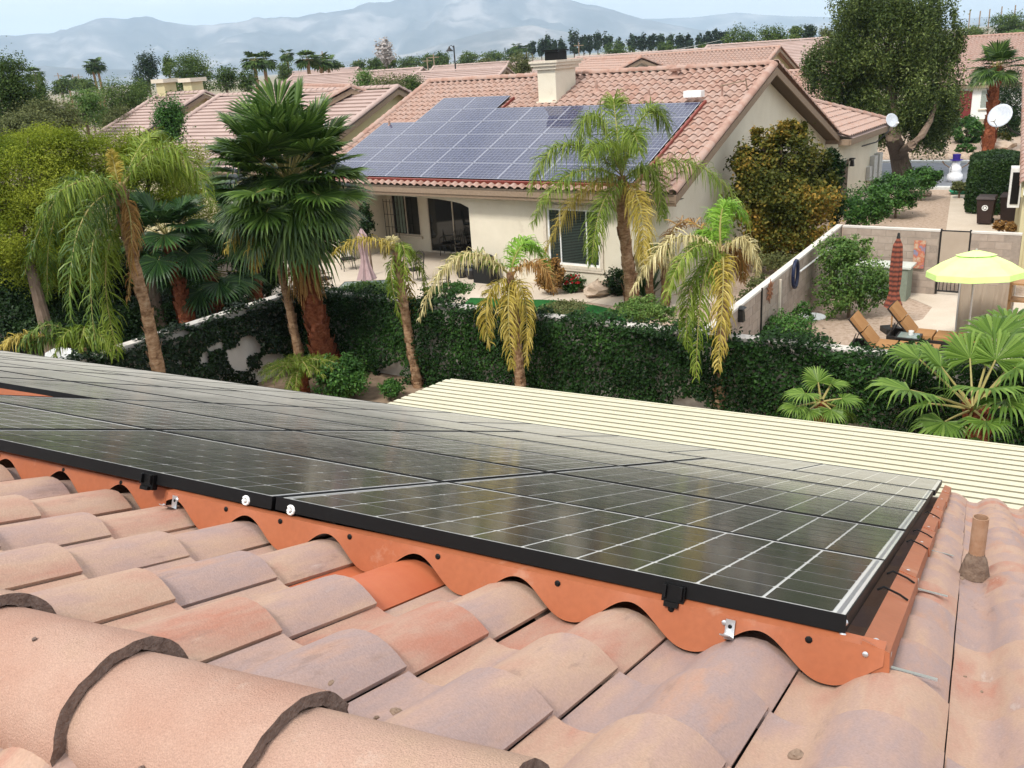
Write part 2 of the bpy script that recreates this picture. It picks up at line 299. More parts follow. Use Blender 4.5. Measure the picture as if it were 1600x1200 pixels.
def solar_mat(name, cell, dust_c, tau, kind, rough=.05, cellvar=.0, ior=1.32, white=(.64, .64, .62)):
    """glazed laminate: kind 'grid60' draws a 10 x 6 grid of cells in panel space, 'cell' one cell, 'back' the plain white sheet.
    A thin dust film over the glass covers more of it the flatter it is seen (1 - exp(-tau / cos))."""
    m, t, out = newmat(name); b = N(t, 'ShaderNodeBsdfPrincipled'); b.inputs['Roughness'].default_value = rough; b.inputs['IOR'].default_value = ior
    lk = t.links.new
    co = N(t, 'ShaderNodeTexCoord'); sx = N(t, 'ShaderNodeSeparateXYZ'); lk(co.outputs['Object'], sx.inputs[0])
    def mth(op, a, bb=None, c=None):
        n = N(t, 'ShaderNodeMath', operation=op)
        for i, q in enumerate((a, bb, c)):
            if q is None: continue
            if hasattr(q, 'is_output'): lk(q, n.inputs[i])
            else: n.inputs[i].default_value = q
        return n.outputs[0]
    P = .159
    if kind == 'back':
        b.inputs['Base Color'].default_value = white + (1,)
    else:
        if kind == 'grid60':
            gx = mth('MULTIPLY_ADD', sx.outputs[0], 1 / P, 5.0); gy = mth('MULTIPLY_ADD', sx.outputs[1], 1 / P, 3.0)
            fx = mth('FRACT', gx); fy = mth('FRACT', gy)
            ix = mth('LESS_THAN', mth('ABSOLUTE', mth('SUBTRACT', fx, .5)), .5 * .1514 / P)
            iy = mth('LESS_THAN', mth('ABSOLUTE', mth('SUBTRACT', fy, .5)), .5 * .1515 / P)
            inx = mth('LESS_THAN', mth('ABSOLUTE', mth('SUBTRACT', gx, 5)), 5.0); iny = mth('LESS_THAN', mth('ABSOLUTE', mth('SUBTRACT', gy, 3)), 3.0)
            mask = mth('MULTIPLY', mth('MULTIPLY', ix, iy), mth('MULTIPLY', inx, iny)); tri = mth('FRACT', mth('MULTIPLY', fy, 3.0))
        else:
            fy = mth('MULTIPLY_ADD', sx.outputs[1], 1 / P, .5); tri = mth('FRACT', mth('MULTIPLY', fy, 3.0)); mask = None
        bus = mth('LESS_THAN', mth('ABSOLUTE', mth('SUBTRACT', tri, .5)), .022)
        ca = np.array(cell); nz = N(t, 'ShaderNodeTexNoise'); nz.inputs['Scale'].default_value = 6; lk(co.outputs['Object'], nz.inputs['Vector'])
        rr = ramp(t, [(.3, ca * (1 - cellvar)), (.7, ca * (1 + cellvar))]); lk(nz.outputs['Fac'], rr.inputs[0])
        m1 = N(t, 'ShaderNodeMix'); m1.data_type = 'RGBA'; lk(bus, m1.inputs['Factor']); lk(rr.outputs[0], m1.inputs['A']); m1.inputs['B'].default_value = tuple(np.array(white) * .10) + (1,)
        c = m1.outputs['Result']
        if mask is not None:
            m2 = N(t, 'ShaderNodeMix'); m2.data_type = 'RGBA'; lk(mask, m2.inputs['Factor']); m2.inputs['A'].default_value = white + (1,); lk(c, m2.inputs['B']); c = m2.outputs['Result']
        lk(c, b.inputs['Base Color'])
    g = N(t, 'ShaderNodeNewGeometry'); dt = N(t, 'ShaderNodeVectorMath', operation='DOT_PRODUCT'); lk(g.outputs['Incoming'], dt.inputs[0]); lk(g.outputs['True Normal'], dt.inputs[1])
    cs = mth('MAXIMUM', mth('ABSOLUTE', dt.outputs['Value']), .01)
    n2 = N(t, 'ShaderNodeTexNoise'); n2.inputs['Scale'].default_value = 1.3; n2.inputs['Detail'].default_value = 9; n2.inputs['Roughness'].default_value = .72; lk(g.outputs['Position'], n2.inputs['Vector'])
    mr = N(t, 'ShaderNodeMapRange'); mr.inputs[1].default_value = .3; mr.inputs[2].default_value = .72; mr.inputs[3].default_value = tau * .75; mr.inputs[4].default_value = tau * 1.35; lk(n2.outputs['Fac'], mr.inputs[0])
    fac = mth('SUBTRACT', 1.0, mth('EXPONENT', mth('MULTIPLY', mth('POWER', mth('DIVIDE', mr.outputs[0], cs), 2.2), -1.0)))
    df = N(t, 'ShaderNodeBsdfDiffuse'); df.inputs['Color'].default_value = tuple(dust_c) + (1,)
    ms = N(t, 'ShaderNodeMixShader'); lk(fac, ms.inputs[0]); lk(b.outputs[0], ms.inputs[1]); lk(df.outputs[0], ms.inputs[2]); lk(ms.outputs[0], out.inputs['Surface'])
    return m
DUST = (.40, .38, .335)
s_cell = solar_mat('dark_solar_cell', (.012, .0125, .012), DUST, .043, 'cell', .12)
s_back = solar_mat('white_backsheet', (0, 0, 0), DUST, .043, 'back', .12)
s_grid = solar_mat('dark_solar_laminate', (.012, .0125, .012), DUST, .043, 'grid60', .12)
s_blue = solar_mat('blue_solar_laminate', (.040, .045, .085), (.34, .34, .36), .018, 'grid60', .03, .25, 1.46, (.27, .28, .34))

# ------------------------------------------------------------------ the setting
def struct(name, mb, mat, **k):
    o = obj(name, mb, mat); o['kind'] = 'structure'; return o
mb = MB(); mb.quad((-9000, -3000, 0), (9000, -3000, 0), (9000, 16000, 0), (-9000, 16000, 0)); struct('ground', mb, m_ground)

# house axes of the near roof
R_AZ, R_DIP, R_S, R_U0, R_V0 = math.radians(28.8648), math.radians(22.0782), .4338, .1968, 2.1663
rd = np.array([math.sin(R_AZ) * math.cos(R_DIP), math.cos(R_AZ) * math.cos(R_DIP), -math.sin(R_DIP)])   # down the slope, away from the camera
re_ = np.array([-math.cos(R_AZ), math.sin(R_AZ), 0.0])                                                   # along the eave, to the left
rn = np.cross(-re_, rd); rn *= np.sign(rn[2]); rh = np.array([math.sin(R_AZ), math.cos(R_AZ), 0])
H_TILE = .16
def RP(u, v, h):
    return EYE - (R_S + H_TILE - h) * rn + (R_U0 + u) * re_ + (R_V0 + v) * rd
def RF(u, v, h, X=None, Y=None):
    return frame(RP(u, v, h), -re_ if X is None else X, rd if Y is None else Y, rn)

def mountain(name, prof, dist, depth, seed, rough):
    pts = []
    for x, y in prof:
        v = ray(x, y); pts.append((math.atan2(v[0], v[1]), math.atan2(v[2], math.hypot(v[0], v[1]))))
    az = np.array([p[0] for p in pts]); el = np.array([p[1] for p in pts])
    A = np.linspace(-1.15, 1.15, 420); E_ = np.interp(A, az, el)
    rs = np.random.default_rng(seed); K = 26
    fr = np.zeros((K, len(A)))
    for o in range(1, 6):
        f = 9 * 2 ** o; ph = rs.random(K) * .6 * o + rs.random() * 9
        fr += np.sin(A[None, :] * f + np.cumsum(rs.normal(0, .55, K))[:, None] + 2.1 * np.sin(A[None, :] * f * .37 + o)) / 1.55 ** o
    V = []
    for k in range(K):
        w = k / (K - 1); peak = .62
        s = (w / peak) ** 1.35 if w < peak else 1 - .5 * ((w - peak) / (1 - peak))
        r = dist * (1 + depth * (w - peak))
        top = np.tan(E_) * dist + CAMH
        h = s * (top + 60) - 60 + fr[k] * rough * top.clip(60) * (4 * w * (1 - w)) * (.35 if abs(w - peak) < .03 else 1)
        h = np.minimum(h, np.tan(E_ + .0006) * r + CAMH + rough * 12 * np.sin(A * 160 + k))
        V.append(np.stack([np.sin(A) * r, np.cos(A) * r, h], -1))
    V = np.array(V); n = len(A)
    F = [[k*n + j, k*n + j + 1, (k+1)*n + j + 1, (k+1)*n + j] for k in range(K-1) for j in range(n-1)]
    mb = MB().add(V.reshape(-1, 3), F); o = obj(name, mb.mesh(name, True), m_mount); o['kind'] = 'structure'; return o
mountain('mountain_range', [(-900, 40), (-500, 95), (-200, 70), (0, 54), (60, 50), (110, 43), (150, 27), (165, 24), (235, 23), (262, 28), (330, 34), (370, 33), (400, 26), (470, 25), (500, 18), (550, 16), (562, 9), (600, -3), (640, -14), (700, -28), (760, -22), (830, -10), (900, 2), (960, 16), (1010, 29), (1100, 46), (1250, 58), (1700, 20), (2600, -60)], 9000, .42, 3, .17)
mountain('far_hills', [(-900, 160), (500, 80), (700, 60), (800, 34), (870, 24), (940, 28), (1000, 27), (1080, 25), (1150, 17), (1200, 21), (1300, 26), (1400, 36), (1600, 22), (2600, -40)], 12500, .25, 11, .08)
mountain('foothills', [(-900, 200), (0, 112), (60, 100), (120, 104), (300, 110), (500, 100), (640, 82), (720, 60), (780, 44), (830, 37), (880, 47), (950, 62), (1100, 66), (1700, 50), (2600, -20)], 6200, .3, 23, .12)

# haze: one closed box of thin air round everything
mb = MB(); mb.box((0, 6300, 500 - 3), (24000, 18800, 1006)); hz, t, out = newmat('haze_air'); t.nodes.remove(out); out = N(t, 'ShaderNodeOutputMaterial')
pv = N(t, 'ShaderNodeVolumePrincipled'); pv.inputs['Color'].default_value = (.62, .80, 1.0, 1); pv.inputs['Density'].default_value = .00013; pv.inputs['Anisotropy'].default_value = .2
t.links.new(pv.outputs[0], out.inputs['Volume']); hazeo = obj('haze', mb, hz); hazeo['kind'] = 'stuff'

# ------------------------------------------------------------------ clay roof tiles
def tile_mesh(name, w=.312, ln=.40, hgt=.062, th=.010, seed=0, seg=3, raise_=.028):
    r = np.random.default_rng(seed); s = w / .312
    prof = np.array([(.002, .010), (.025, .001), (.055, -.004), (.085, .0), (.103, .018), (.122, .036), (.145, .053), (.175, .065), (.205, .068), (.235, .064), (.262, .053), (.286, .038), (.302, .026), (.311, .019)])
    prof[:, 0] *= s; prof[:, 1] *= hgt / .068
    prof[:, 1] += r.normal(0, .0006, len(prof)); k = len(prof); mb = MB()
    ys = np.linspace(0, ln, seg); V = []
    for y in ys:
        lift = raise_ * (y / ln)
        V += [(x, y, z + lift) for x, z in prof]
    F = [[i*k + j, i*k + j + 1, (i+1)*k + j + 1, (i+1)*k + j] for i in range(seg-1) for j in range(k-1)]
    mb.add(V, F)
    # butt end and right-hand lip, with thickness
    top = np.array(V[-k:]); low = top.copy(); low[:, 2] -= th; low[:, 1] -= .004
    mb.add(np.vstack([top, low]), [[j, j+k, j+k+1, j+1] for j in range(k-1)])
    ed = np.array([V[i*k + k - 1] for i in range(seg)]); lo = ed.copy(); lo[:, 2] -= th; lo[:, 0] -= .003
    mb.add(np.vstack([ed, lo]), [[i, i+1, i+1+seg, i+seg] for i in range(seg-1)])
    return mb.mesh(name, True)
def ridge_mesh(name, ln=.42, r0=.135, r1=.15, th=.022, seed=0, drop=.0, seg=5, n=15, rough=.0025):
    """arched cap along +X, wide end at +X"""
    r = np.random.default_rng(seed); ang = np.linspace(math.radians(-12), math.radians(192), n); mb = MB()
    O, I = [], []
    for i in range(seg):
        f = i / (seg - 1); R = r0 + (r1 - r0) * f; x = ln * f
        for a in ang:
            jx = (r.normal(0, rough) if i == seg-1 else 0)
            rr = R + r.normal(0, .0007)
            O.append((x + jx, math.cos(a) * rr * 1.05, math.sin(a) * rr * .86))
            q = R - th + (r.normal(0, rough * .7) if i == seg-1 else 0)
            I.append((x + jx * .6, math.cos(a) * q * 1.05, math.sin(a) * q * .86))
    F = [[i*n + j, i*n + j + 1, (i+1)*n + j + 1, (i+1)*n + j] for i in range(seg-1) for j in range(n-1)]
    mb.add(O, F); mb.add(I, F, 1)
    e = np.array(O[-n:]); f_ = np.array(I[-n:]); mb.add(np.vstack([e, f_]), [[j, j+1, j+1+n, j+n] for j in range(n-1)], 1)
    for jj in (0, n-1):
        a = np.array([O[i*n + jj] for i in range(seg)]); b = np.array([I[i*n + jj] for i in range(seg)])
        mb.add(np.vstack([a, b]), [[i, i+1, i+1+seg, i+seg] for i in range(seg-1)], 1)
    return mb.mesh(name, True)

# ------------------------------------------------------------------ the near house: roof in front of the camera
own = thing('tiled_house', 'near house whose weathered pink clay tile roof fills the bottom of the view', 'house', RP(6, 3, -3))
APEX = -1.10
mb = MB()
mb.quad(RP(-2.6, APEX, -.035), RP(16, APEX, -.035), RP(16, 6.75, -.035), RP(-2.6, 6.75, -.035))
zr_ = RP(0, APEX, 0)
rd2 = np.array([-math.sin(R_AZ) * math.cos(R_DIP), -math.cos(R_AZ) * math.cos(R_DIP), -math.sin(R_DIP)]); rn2 = np.array([-rn[0], -rn[1], rn[2]])
def RP2(u, v, h): return RP(u, APEX, 0) + rd2 * v + rn2 * h      # the slope on the camera's side of the ridge
mb.quad(RP2(-2.6, 0, -.035), RP2(16, 0, -.035), RP2(16, 6, -.035), RP2(-2.6, 6, -.035))
obj('roof_deck', mb, m_deck, own)
b0, b1 = RP(-2.3, 6.35, 0), RP(15.6, 6.35, 0); mb = MB()
dh = rh * 12.5; c4 = [b0, b1, b1 - dh, b0 - dh]
for i in range(4):
    a, b = np.array(c4[i]), np.array(c4[(i+1) % 4]); a = a.copy(); b = b.copy(); a[2] = b[2] = RP(0, 6.35, -.1)[2]
    mb.quad((a[0], a[1], 0), (b[0], b[1], 0), b, a)
obj('wall', mb, m_stucco, own)
fa, fb = RP(-2.6, 6.70, -.05), RP(16, 6.70, -.05); mb = MB(); mb.prism([fa, fa + rh * .03, fa + rh * .03 - np.array([0, 0, .17]), fa - np.array([0, 0, .17])], fb - fa); obj('fascia', mb, m_fascia, own)
tms = [tile_mesh('roof_tile', seed=s) for s in range(4)]
TW, EXPO = .312, .335
X0 = -.100
def put_tile(u_left, v_lip, mat=m_tile):
    k = random.randrange(4); hh = random.uniform(-.026, -.021)
    Mx = RF(u_left, v_lip - .40, hh); Mx = Mx @ Matrix.Rotation(random.gauss(0, .006), 4, 'Z')
    o = obj('roof_tile', tms[k] if mat is m_tile else tms[k].copy(), mat, own, Mx)
    if mat is not m_tile: o.data.materials.clear(); o.data.materials.append(mat); o['label'] = 'bright orange replacement tile'
cnt = 0
for kc in range(-6, 17):
    ul = .10 + TW * kc       # left edge of the column, measured to the left of the panel corner
    for row in range(-2, 22):
        vl = .004 + EXPO * row
        if vl > 6.85: continue
        inright = ul <= .12
        front = vl < .62
        if not (inright or front): continue
        if not inright and ul > 4.3 and vl < -.4: continue
        if ul > 4.4: continue
        mt = m_tile_new if (abs(ul - (.10 + TW * 4)) < .01 and row == 0) else m_tile
        put_tile(ul, vl, mt); cnt += 1
# camera-side slope: a few courses just past the ridge
X2 = re_
for kc in range(-3, 6):
    for row in (0, 1):
        Mx = frame(RP2(.2 + TW * kc, .46 + EXPO * row - .40, -.016), X2, rd2, rn2); obj('roof_tile', tms[kc % 4], m_tile, own, Mx); cnt += 1
rms = [ridge_mesh('ridge_tile', seed=s, r0=.105, r1=.131, n=23, seg=7, th=.024, rough=.003) for s in range(3)]
RB = .355
for i in range(-3, 8):
    # wide lip ends (measured): u = 1.065 - .37 i from the left
    ulip = .98 + .353 * (i - 3)
    o = RP(ulip + .42, APEX, -.022); tilt = .016
    Xr = unit(-re_ + np.array([0, 0, tilt])); Yr = rh; Zr = np.cross(Xr, Yr)
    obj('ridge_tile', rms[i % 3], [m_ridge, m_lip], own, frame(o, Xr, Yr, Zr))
for uu, aa in ((1.155, 96), (1.175, 138), (.80, 150), (.45, 120)):
    aa = math.radians(aa); cc = RP(uu, APEX, -.022); nn_ = rh * math.cos(aa) * 1.05 + np.array([0, 0, 1]) * math.sin(aa) * .86
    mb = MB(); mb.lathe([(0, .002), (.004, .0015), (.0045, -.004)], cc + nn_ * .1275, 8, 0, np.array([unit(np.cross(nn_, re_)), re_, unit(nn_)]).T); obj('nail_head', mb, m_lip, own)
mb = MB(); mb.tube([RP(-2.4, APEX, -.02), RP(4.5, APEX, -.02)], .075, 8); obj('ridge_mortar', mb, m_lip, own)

# ------------------------------------------------------------------ solar panels on the near roof
def panel_meshes(Lx=1.652, Ly=1.006, th=.04, lip=.0035):
    fr = MB()
    for s in (-1, 1):
        fr.box((0, s * (Ly/2 - lip/2), -th/2), (Lx, lip, th)); fr.box((s * (Lx/2 - lip/2), 0, -th/2), (lip, Ly - 2*lip, th))
    sh = MB(); x, y = Lx/2 - lip, Ly/2 - lip; sh.quad((-x, -y, -.004), (x, -y, -.004), (x, y, -.004), (-x, y, -.004))
    ce = MB(); q = .0757; p = .0757; c = .005; ce.add([(-p+c, -q, 0), (p-c, -q, 0), (p, -q+c, 0), (p, q-c, 0), (p-c, q, 0), (-p+c, q, 0), (-p, q-c, 0), (-p, -q+c, 0)], [list(range(8))])
    return fr.mesh('panel_frame'), sh.mesh('backsheet'), ce.mesh('solar_cell')
pf, ps, pc = panel_meshes()
mb = MB(); mb.quad((-.005, -.476, 0), (.005, -.476, 0), (.005, .476, 0), (-.005, .476, 0))
pr = mb.mesh('bus_ribbon'); m_ribbon = flat('tinned_ribbon', (.22, .22, .23), .3, .5)
ORD = ['first', 'second', 'third', 'fourth', 'fifth', 'sixth', 'seventh', 'eighth', 'ninth', 'tenth', 'eleventh', 'twelfth', 'thirteenth', 'fourteenth', 'fifteenth', 'sixteenth']
GP = 'black framed solar panels on the near roof'
def solar_panel(Mx, label, cells, mat, group, sheet=None):
    t_ = bpy.data.objects.new('solar_panel', None); COL.objects.link(t_); t_.matrix_world = Mx; _loc[t_.name] = Mx; t_.empty_display_size = .2
    setp(t_, label, 'solar panel', group)
    obj('panel_frame', pf, m_black, t_, None, True)
    if mat is not s_blue:
        for s_ in (-.806, .806): obj('bus_ribbon', pr, m_ribbon, t_, Matrix.Translation((s_, 0, -.0034)), True)
    if cells:
        obj('backsheet', sheet_back, s_back, t_, None, True)
        for i in range(10):
            for j in range(6):
                obj('solar_cell', pc, s_cell, t_, Matrix.Translation(((i - 4.5) * .159, (j - 2.5) * .159, -.003)), True)
    else: obj('laminate', sheet, mat, t_, None, True)
    return t_
sheet_back = ps.copy(); sheet_grid = ps.copy(); sheet_blue = ps.copy()
for r_ in range(5):
    for c_ in range(9):
        if r_ < 2 and c_ > 2: continue
        u = .009 + 1.668 * c_ + .825; v = 1.0152 * r_ + .495
        h = .16 + random.uniform(-.002, .002)
        if r_ == 0 and c_ == 0: lab = 'nearest black framed solar panel at the right front corner of the near roof array'
        else: lab = f'near roof solar panel, {ORD[r_]} row from the front edge, {ORD[c_]} from the right'
        solar_panel(RF(u, v, h), lab, (r_ <= 1 and c_ <= 1) or (r_ == 2 and c_ == 0), s_grid, GP, sheet_grid)
for c_ in range(15):
    u = .004 + 1.007 * c_ + .495; v = 1.0152 * 5 + .825 + .004
    solar_panel(RF(u, v, .16, rd, re_), f'near roof solar panel in the upright back row, {ORD[c_]} from the right', False, s_grid, GP, sheet_grid)
# clips and wire hooks on the array
def clip(u, v, label):
    mb = MB(); fm = RF(u, v, 0); Rm = np.array(fm.to_3x3())
    mb.box(RP(u, v - .012, .125), (.055, .02, .05), Rm); mb.box(RP(u, v - .02, .105), (.035, .03, .012), Rm); mb.box(RP(u + .02, v - .02, .135), (.008, .026, .03), Rm); mb.box(RP(u - .02, v - .02, .135), (.008, .026, .03), Rm)
    o = obj('end_clamp', mb, m_black); setp(o, label, 'clamp', 'black clamps on the front panel edge')
clip(.40, 0, 'black clamp on the front panel edge nearest the right corner')
clip(2.20, 0, 'black clamp on the front panel edge above the step in the orange flashing')
for u, lab in ((1.78, 'white rubber bonding plug on the front frame, left of the pair'), (1.60, 'white rubber bonding plug on the front frame, right of the pair')):
    mb = MB(); c = RP(u, -.008, .130); ang = np.linspace(.6, 5.7, 9); mb.tube([c + .012 * (math.cos(a) * re_ + math.sin(a) * rn) for a in ang], .005, 6); mb.tube([c, c - rd * .012], .006, 6)
    setp(obj('bonding_plug', mb, m_white), lab, 'plug', 'white plugs on the front frame')
mb = MB()
for v in (.012, .026):
    mb.lathe([(0, .003), (.007, .002), (.009, 0)], RP(-.0 + .013, -.003, .152 - (v - .012) * 2.2 - .008), 10, 0, np.array([-re_, rn, -rd]).T)
setp(obj('frame_bolts', mb, m_zinc), 'pair of small silver bolts on the black frame at the near right corner', 'bolts')

# ------------------------------------------------------------------ orange scalloped flashing round the array
def scallop(u0, u1, v, htop, hlow, harch, step=.008, th=.0015, flange=.03, dv=None):
    us = np.arange(u0, u1 + 1e-6, step); V = []
    def hb(u):
        ph = ((u - .035) / TW) % 1.0          # 0 at a trough
        d = min(ph, 1 - ph) * TW              # distance to the nearest trough
        s = (.5 - .5 * math.cos(2 * math.pi * ph)) ** 1.15; return hlow + (harch - hlow) * s
    mb = MB()
    f = np.array([RP(u, v + (dv(u) if dv else 0), htop) for u in us]); b = np.array([RP(u, v + (dv(u) if dv else 0) - .004, hb(u)) for u in us])
    k = len(us); mb.add(np.vstack([f, b]), [[j, j+1, j+1+k, j+k] for j in range(k-1)])
    mb.add(np.vstack([f + rd * th, b + rd * th]), [[j, j+k, j+1+k, j+1] for j in range(k-1)])
    wob = np.array([.002 * math.sin(u * 7) + .004 * math.sin(u * 2.3 + 1) for u in us])
    g = np.array([RP(u, v + (dv(u) if dv else 0) + flange, htop + .010 + w_) for u, w_ in zip(us, wob)])
    mb.add(np.vstack([g, f]), [[j, j+1, j+1+k, j+k] for j in range(k-1)])
    mb.add(np.vstack([b, b + rd * th]), [[j, j+1, j+1+k, j+k] for j in range(k-1)])
    return mb
def screw(o, at_, axis, r=.006, mat=None, name='screw'):
    z = unit(axis); x = unit(np.cross(z, [0.3, .2, 1])); y = np.cross(z, x)
    mb = MB().lathe([(0, r*.5), (r*.6, r*.45), (r, .001), (r*1.3, 0)], at_, 8, 0, np.array([x, y, z]).T); obj(name, mb, mat or m_black, o)
fl = thing('scalloped_flashing', 'long orange scalloped metal flashing along the front edge of the solar panels', 'flashing', RP(1, 0, .06))
obj('skirt_sheet', scallop(-.078, 2.10, -.024, .108, .006, .089), m_orange, fl)
for u in (.08, .40, .70, 1.06, 1.36, 1.62, 1.84): screw(fl, RP(u, -.0265, .094), -rd, .0065)
for u, s in ((.27, m_zinc), (-.04, m_zinc), (2.05, m_zinc)): screw(fl, RP(u, -.0285, .090), -rd, .005, s)
fl2 = thing('scalloped_flashing', 'orange scalloped metal flashing left of the overlap step, running out of frame', 'flashing', RP(3, 0, .06))
obj('skirt_sheet', scallop(2.16, 4.4, .030, .104, .004, .086), m_orange, fl2)
mb = MB(); mb.quad(RP(2.10, -.024, .106), RP(2.165, .030, .103), RP(2.165, .027, .03), RP(2.10, -.028, .03)); mb.quad(RP(2.10, -.024, .106), RP(2.165, .030, .103), RP(2.165, .06, .113), RP(2.10, .008, .116)); obj('step_plate', mb, m_orange, fl2)
for u in (2.38, 2.68, 3.05): screw(fl2, RP(u, .027, .091), -rd, .0065)
# notch flashing on the left
fl3 = thing('scalloped_flashing', 'short orange flashing in the notch of the array at the left edge of the photo', 'flashing', RP(6, 2, .06))
obj('skirt_sheet', scallop(5.05, 8.2, 2.00, .108, .015, .080), m_orange, fl3)
screw(fl3, RP(5.6, 1.995, .095), -rd, .0065)
# side flashing: a run of short orange plates along the right edge
sf = thing('side_flashing', 'stepped orange metal flashing plates down the right side of the solar panels', 'flashing', RP(-.07, 3, .06))
vs = [(-.024, 1.12), (1.10, 2.05), (2.02, 2.70), (2.68, 3.35), (3.32, 4.05), (4.02, 4.9), (4.86, 5.8), (5.76, 6.70)]
for i, (a, b) in enumerate(vs):
    w_ = .0 if i % 2 else .006; mb = MB()
    Lx = -.030; Rx = -.082 - w_; ht = .104 + .004 * (i % 2)
    ysn = np.linspace(a, b, max(3, int((b - a) / .06)))
    L1 = [RP(Lx, y, ht + .014) for y in ysn]; R1 = [RP(Rx, y, ht + .002 * math.sin(y * 9)) for y in ysn]
    B1 = [RP(Rx - .004, y, .052 + .018 * (((y + .05) / EXPO) % 1)) for y in ysn]
    k = len(ysn); mb.add(L1 + R1, [[j, j+1, j+1+k, j+k] for j in range(k-1)]); mb.add(R1 + B1, [[j, j+1, j+1+k, j+k] for j in range(k-1)])
    mb.quad(L1[0], R1[0], B1[0], RP(Lx, a, .05))
    obj('plate', mb, m_orange, sf)
    screw(sf, RP(-.055, a + .05, ht + .012), rn, .005, m_zinc)
for v in (.62, .95, 1.9, 2.35, 3.4):
    mb = MB(); mb.tube([RP(-.004, v, .125), RP(-.02, v + .008, .135), RP(-.062, v + .02, .120), RP(-.085, v + .022, .108)], .0032, 6); obj('wire_hook', mb, m_black, sf)
# galvanised brackets
BG = 'galvanised angle brackets holding the orange flashing'
def angle_bracket(u, v, label):
    t_ = thing('angle_bracket', label, 'bracket', RP(u, v, .06), BG); Rm = np.array(RF(u, v, 0).to_3x3())
    mb = MB(); mb.box(RP(u, v - .007, .078), (.022, .003, .046), Rm); obj('upright_leg', mb, m_zinc, t_)
    mb = MB(); a, b = RP(u, v - .007, .056), RP(u, v - .060, .058 + .016); w_ = re_ * .011; q = rn * .003
    mb.prism([a - w_, a + w_, b + w_, b - w_], q); obj('flat_leg', mb, m_zinc, t_)
    screw(t_, RP(u, v - .0085, .085), -rd, .004, m_black, 'hole'); screw(t_, RP(u, v - .050, .076), rn, .004, m_zinc, 'rivet')
angle_bracket(.255, -.024, 'silver angle bracket under the third orange scallop from the right')
angle_bracket(2.06, -.02, 'silver angle bracket at the step where the orange flashings overlap')
def side_bracket(v, ln, label):
    t_ = thing('angle_bracket', label, 'bracket', RP(-.09, v, .06), BG)
    a = RP(-.080, v, .062); b = RP(-.080 - ln, v + .03, .050); w_ = rd * .011; mb = MB(); mb.prism([a - w_, a + w_, b + w_, b - w_], rn * .003); obj('flat_leg', mb, m_zinc, t_)
    mb = MB(); mb.box(RP(-.088, v, .078), (.003, .022, .035), np.array(RF(0, 0, 0).to_3x3())); obj('upright_leg', mb, m_zinc, t_)
side_bracket(.02, .105, 'silver bracket strip lying on the tile at the bottom right flashing corner')
side_bracket(1.16, .10, 'silver bracket strip beside the side flashing, second one up from the corner')
side_bracket(2.28, .10, 'silver bracket strip beside the side flashing, farthest up toward the eave')

# vent pipe and debris
vp = thing('vent_pipe', 'short brown plumbing vent pipe standing on the tiles right of the panels', 'pipe', RP(-.262, 2.05, .02))
base = RP(-.262, 2.02, .05); up = np.array([0.035, 0.0, 1.0]); mb = MB()
mb.lathe([(.030, 0), (.030, .235), (.0265, .235), (.0265, .02)], base, 18); obj('pipe', mb, m_pipe, vp)
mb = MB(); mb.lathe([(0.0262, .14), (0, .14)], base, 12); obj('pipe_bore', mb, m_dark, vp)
mb = MB(); mb.lathe([(.058, -.03), (.050, .01), (.044, .035), (.040, .05), (.033, .058), (.030, .075)], base, 14); o = obj('putty_collar', mb.mesh('putty_collar', True), m_putty, vp)
def lump(name, p, r, mat, label, cat, sq=(1, .8, .6), seed=0, group=None, seg=(5, 8)):
    rs = np.random.default_rng(seed); V = []; a, b = seg
    for i in range(a + 1):
        th = math.pi * i / a
        for j in range(b):
            ph = 2 * math.pi * j / b + .3 * i; k = 1 + rs.normal(0, .14)
            V.append((r * k * math.sin(th) * math.cos(ph) * sq[0], r * k * math.sin(th) * math.sin(ph) * sq[1], r * k * math.cos(th) * sq[2] + r * sq[2] * .8))
    F = [[i*b + j, i*b + (j+1) % b, (i+1)*b + (j+1) % b, (i+1)*b + j] for i in range(a) for j in range(b)]
    o = obj(name, MB().add(V, F), mat, None, Matrix.Translation(Vector(p)) @ Matrix.Rotation(seed * 1.3, 4, 'Z')); return setp(o, label, cat, group)
def RPX(x, y, h=.03):
    """where a photo pixel meets the tile surface h above the roof plane"""
    v = ray(x, y); k = -(R_S + H_TILE - h) / (rn @ v); return EYE + v * k
DG = 'small bits of debris lying on the near roof tiles'
for i, (x, y, r, lab) in enumerate([(517, 1069, .006, 'brown pellet on a tile left of the largest stone chip'), (620, 1116, .011, 'angular grey stone chip in the valley between two tiles at bottom centre'), (588, 1123, .005, 'tiny dark crumb just left of the angular stone chip'), (738, 1056, .006, 'small brown pellet in the valley below the orange flashing'), (1243, 1184, .013, 'round brown stone chip at the bottom right of the roof'), (1503, 905, .010, 'flat grey chip lying at the foot of the vent pipe'), (1508, 1058, .004, 'dark crumb on the tile below the vent pipe'), (1534, 1082, .004, 'dark crumb lowest on the right hand tiles'), (1484, 803, .008, 'white pebble near the eave right of the panels'), (1503, 805, .011, 'dark bird dropping near the eave right of the panels')]):
    lump('stone_chip', RPX(x, y, .06 if i in (0, 4, 6, 7) else .02), r, m_stone, lab, 'stone chip', (1.2, .8, .5), i + 1, DG)

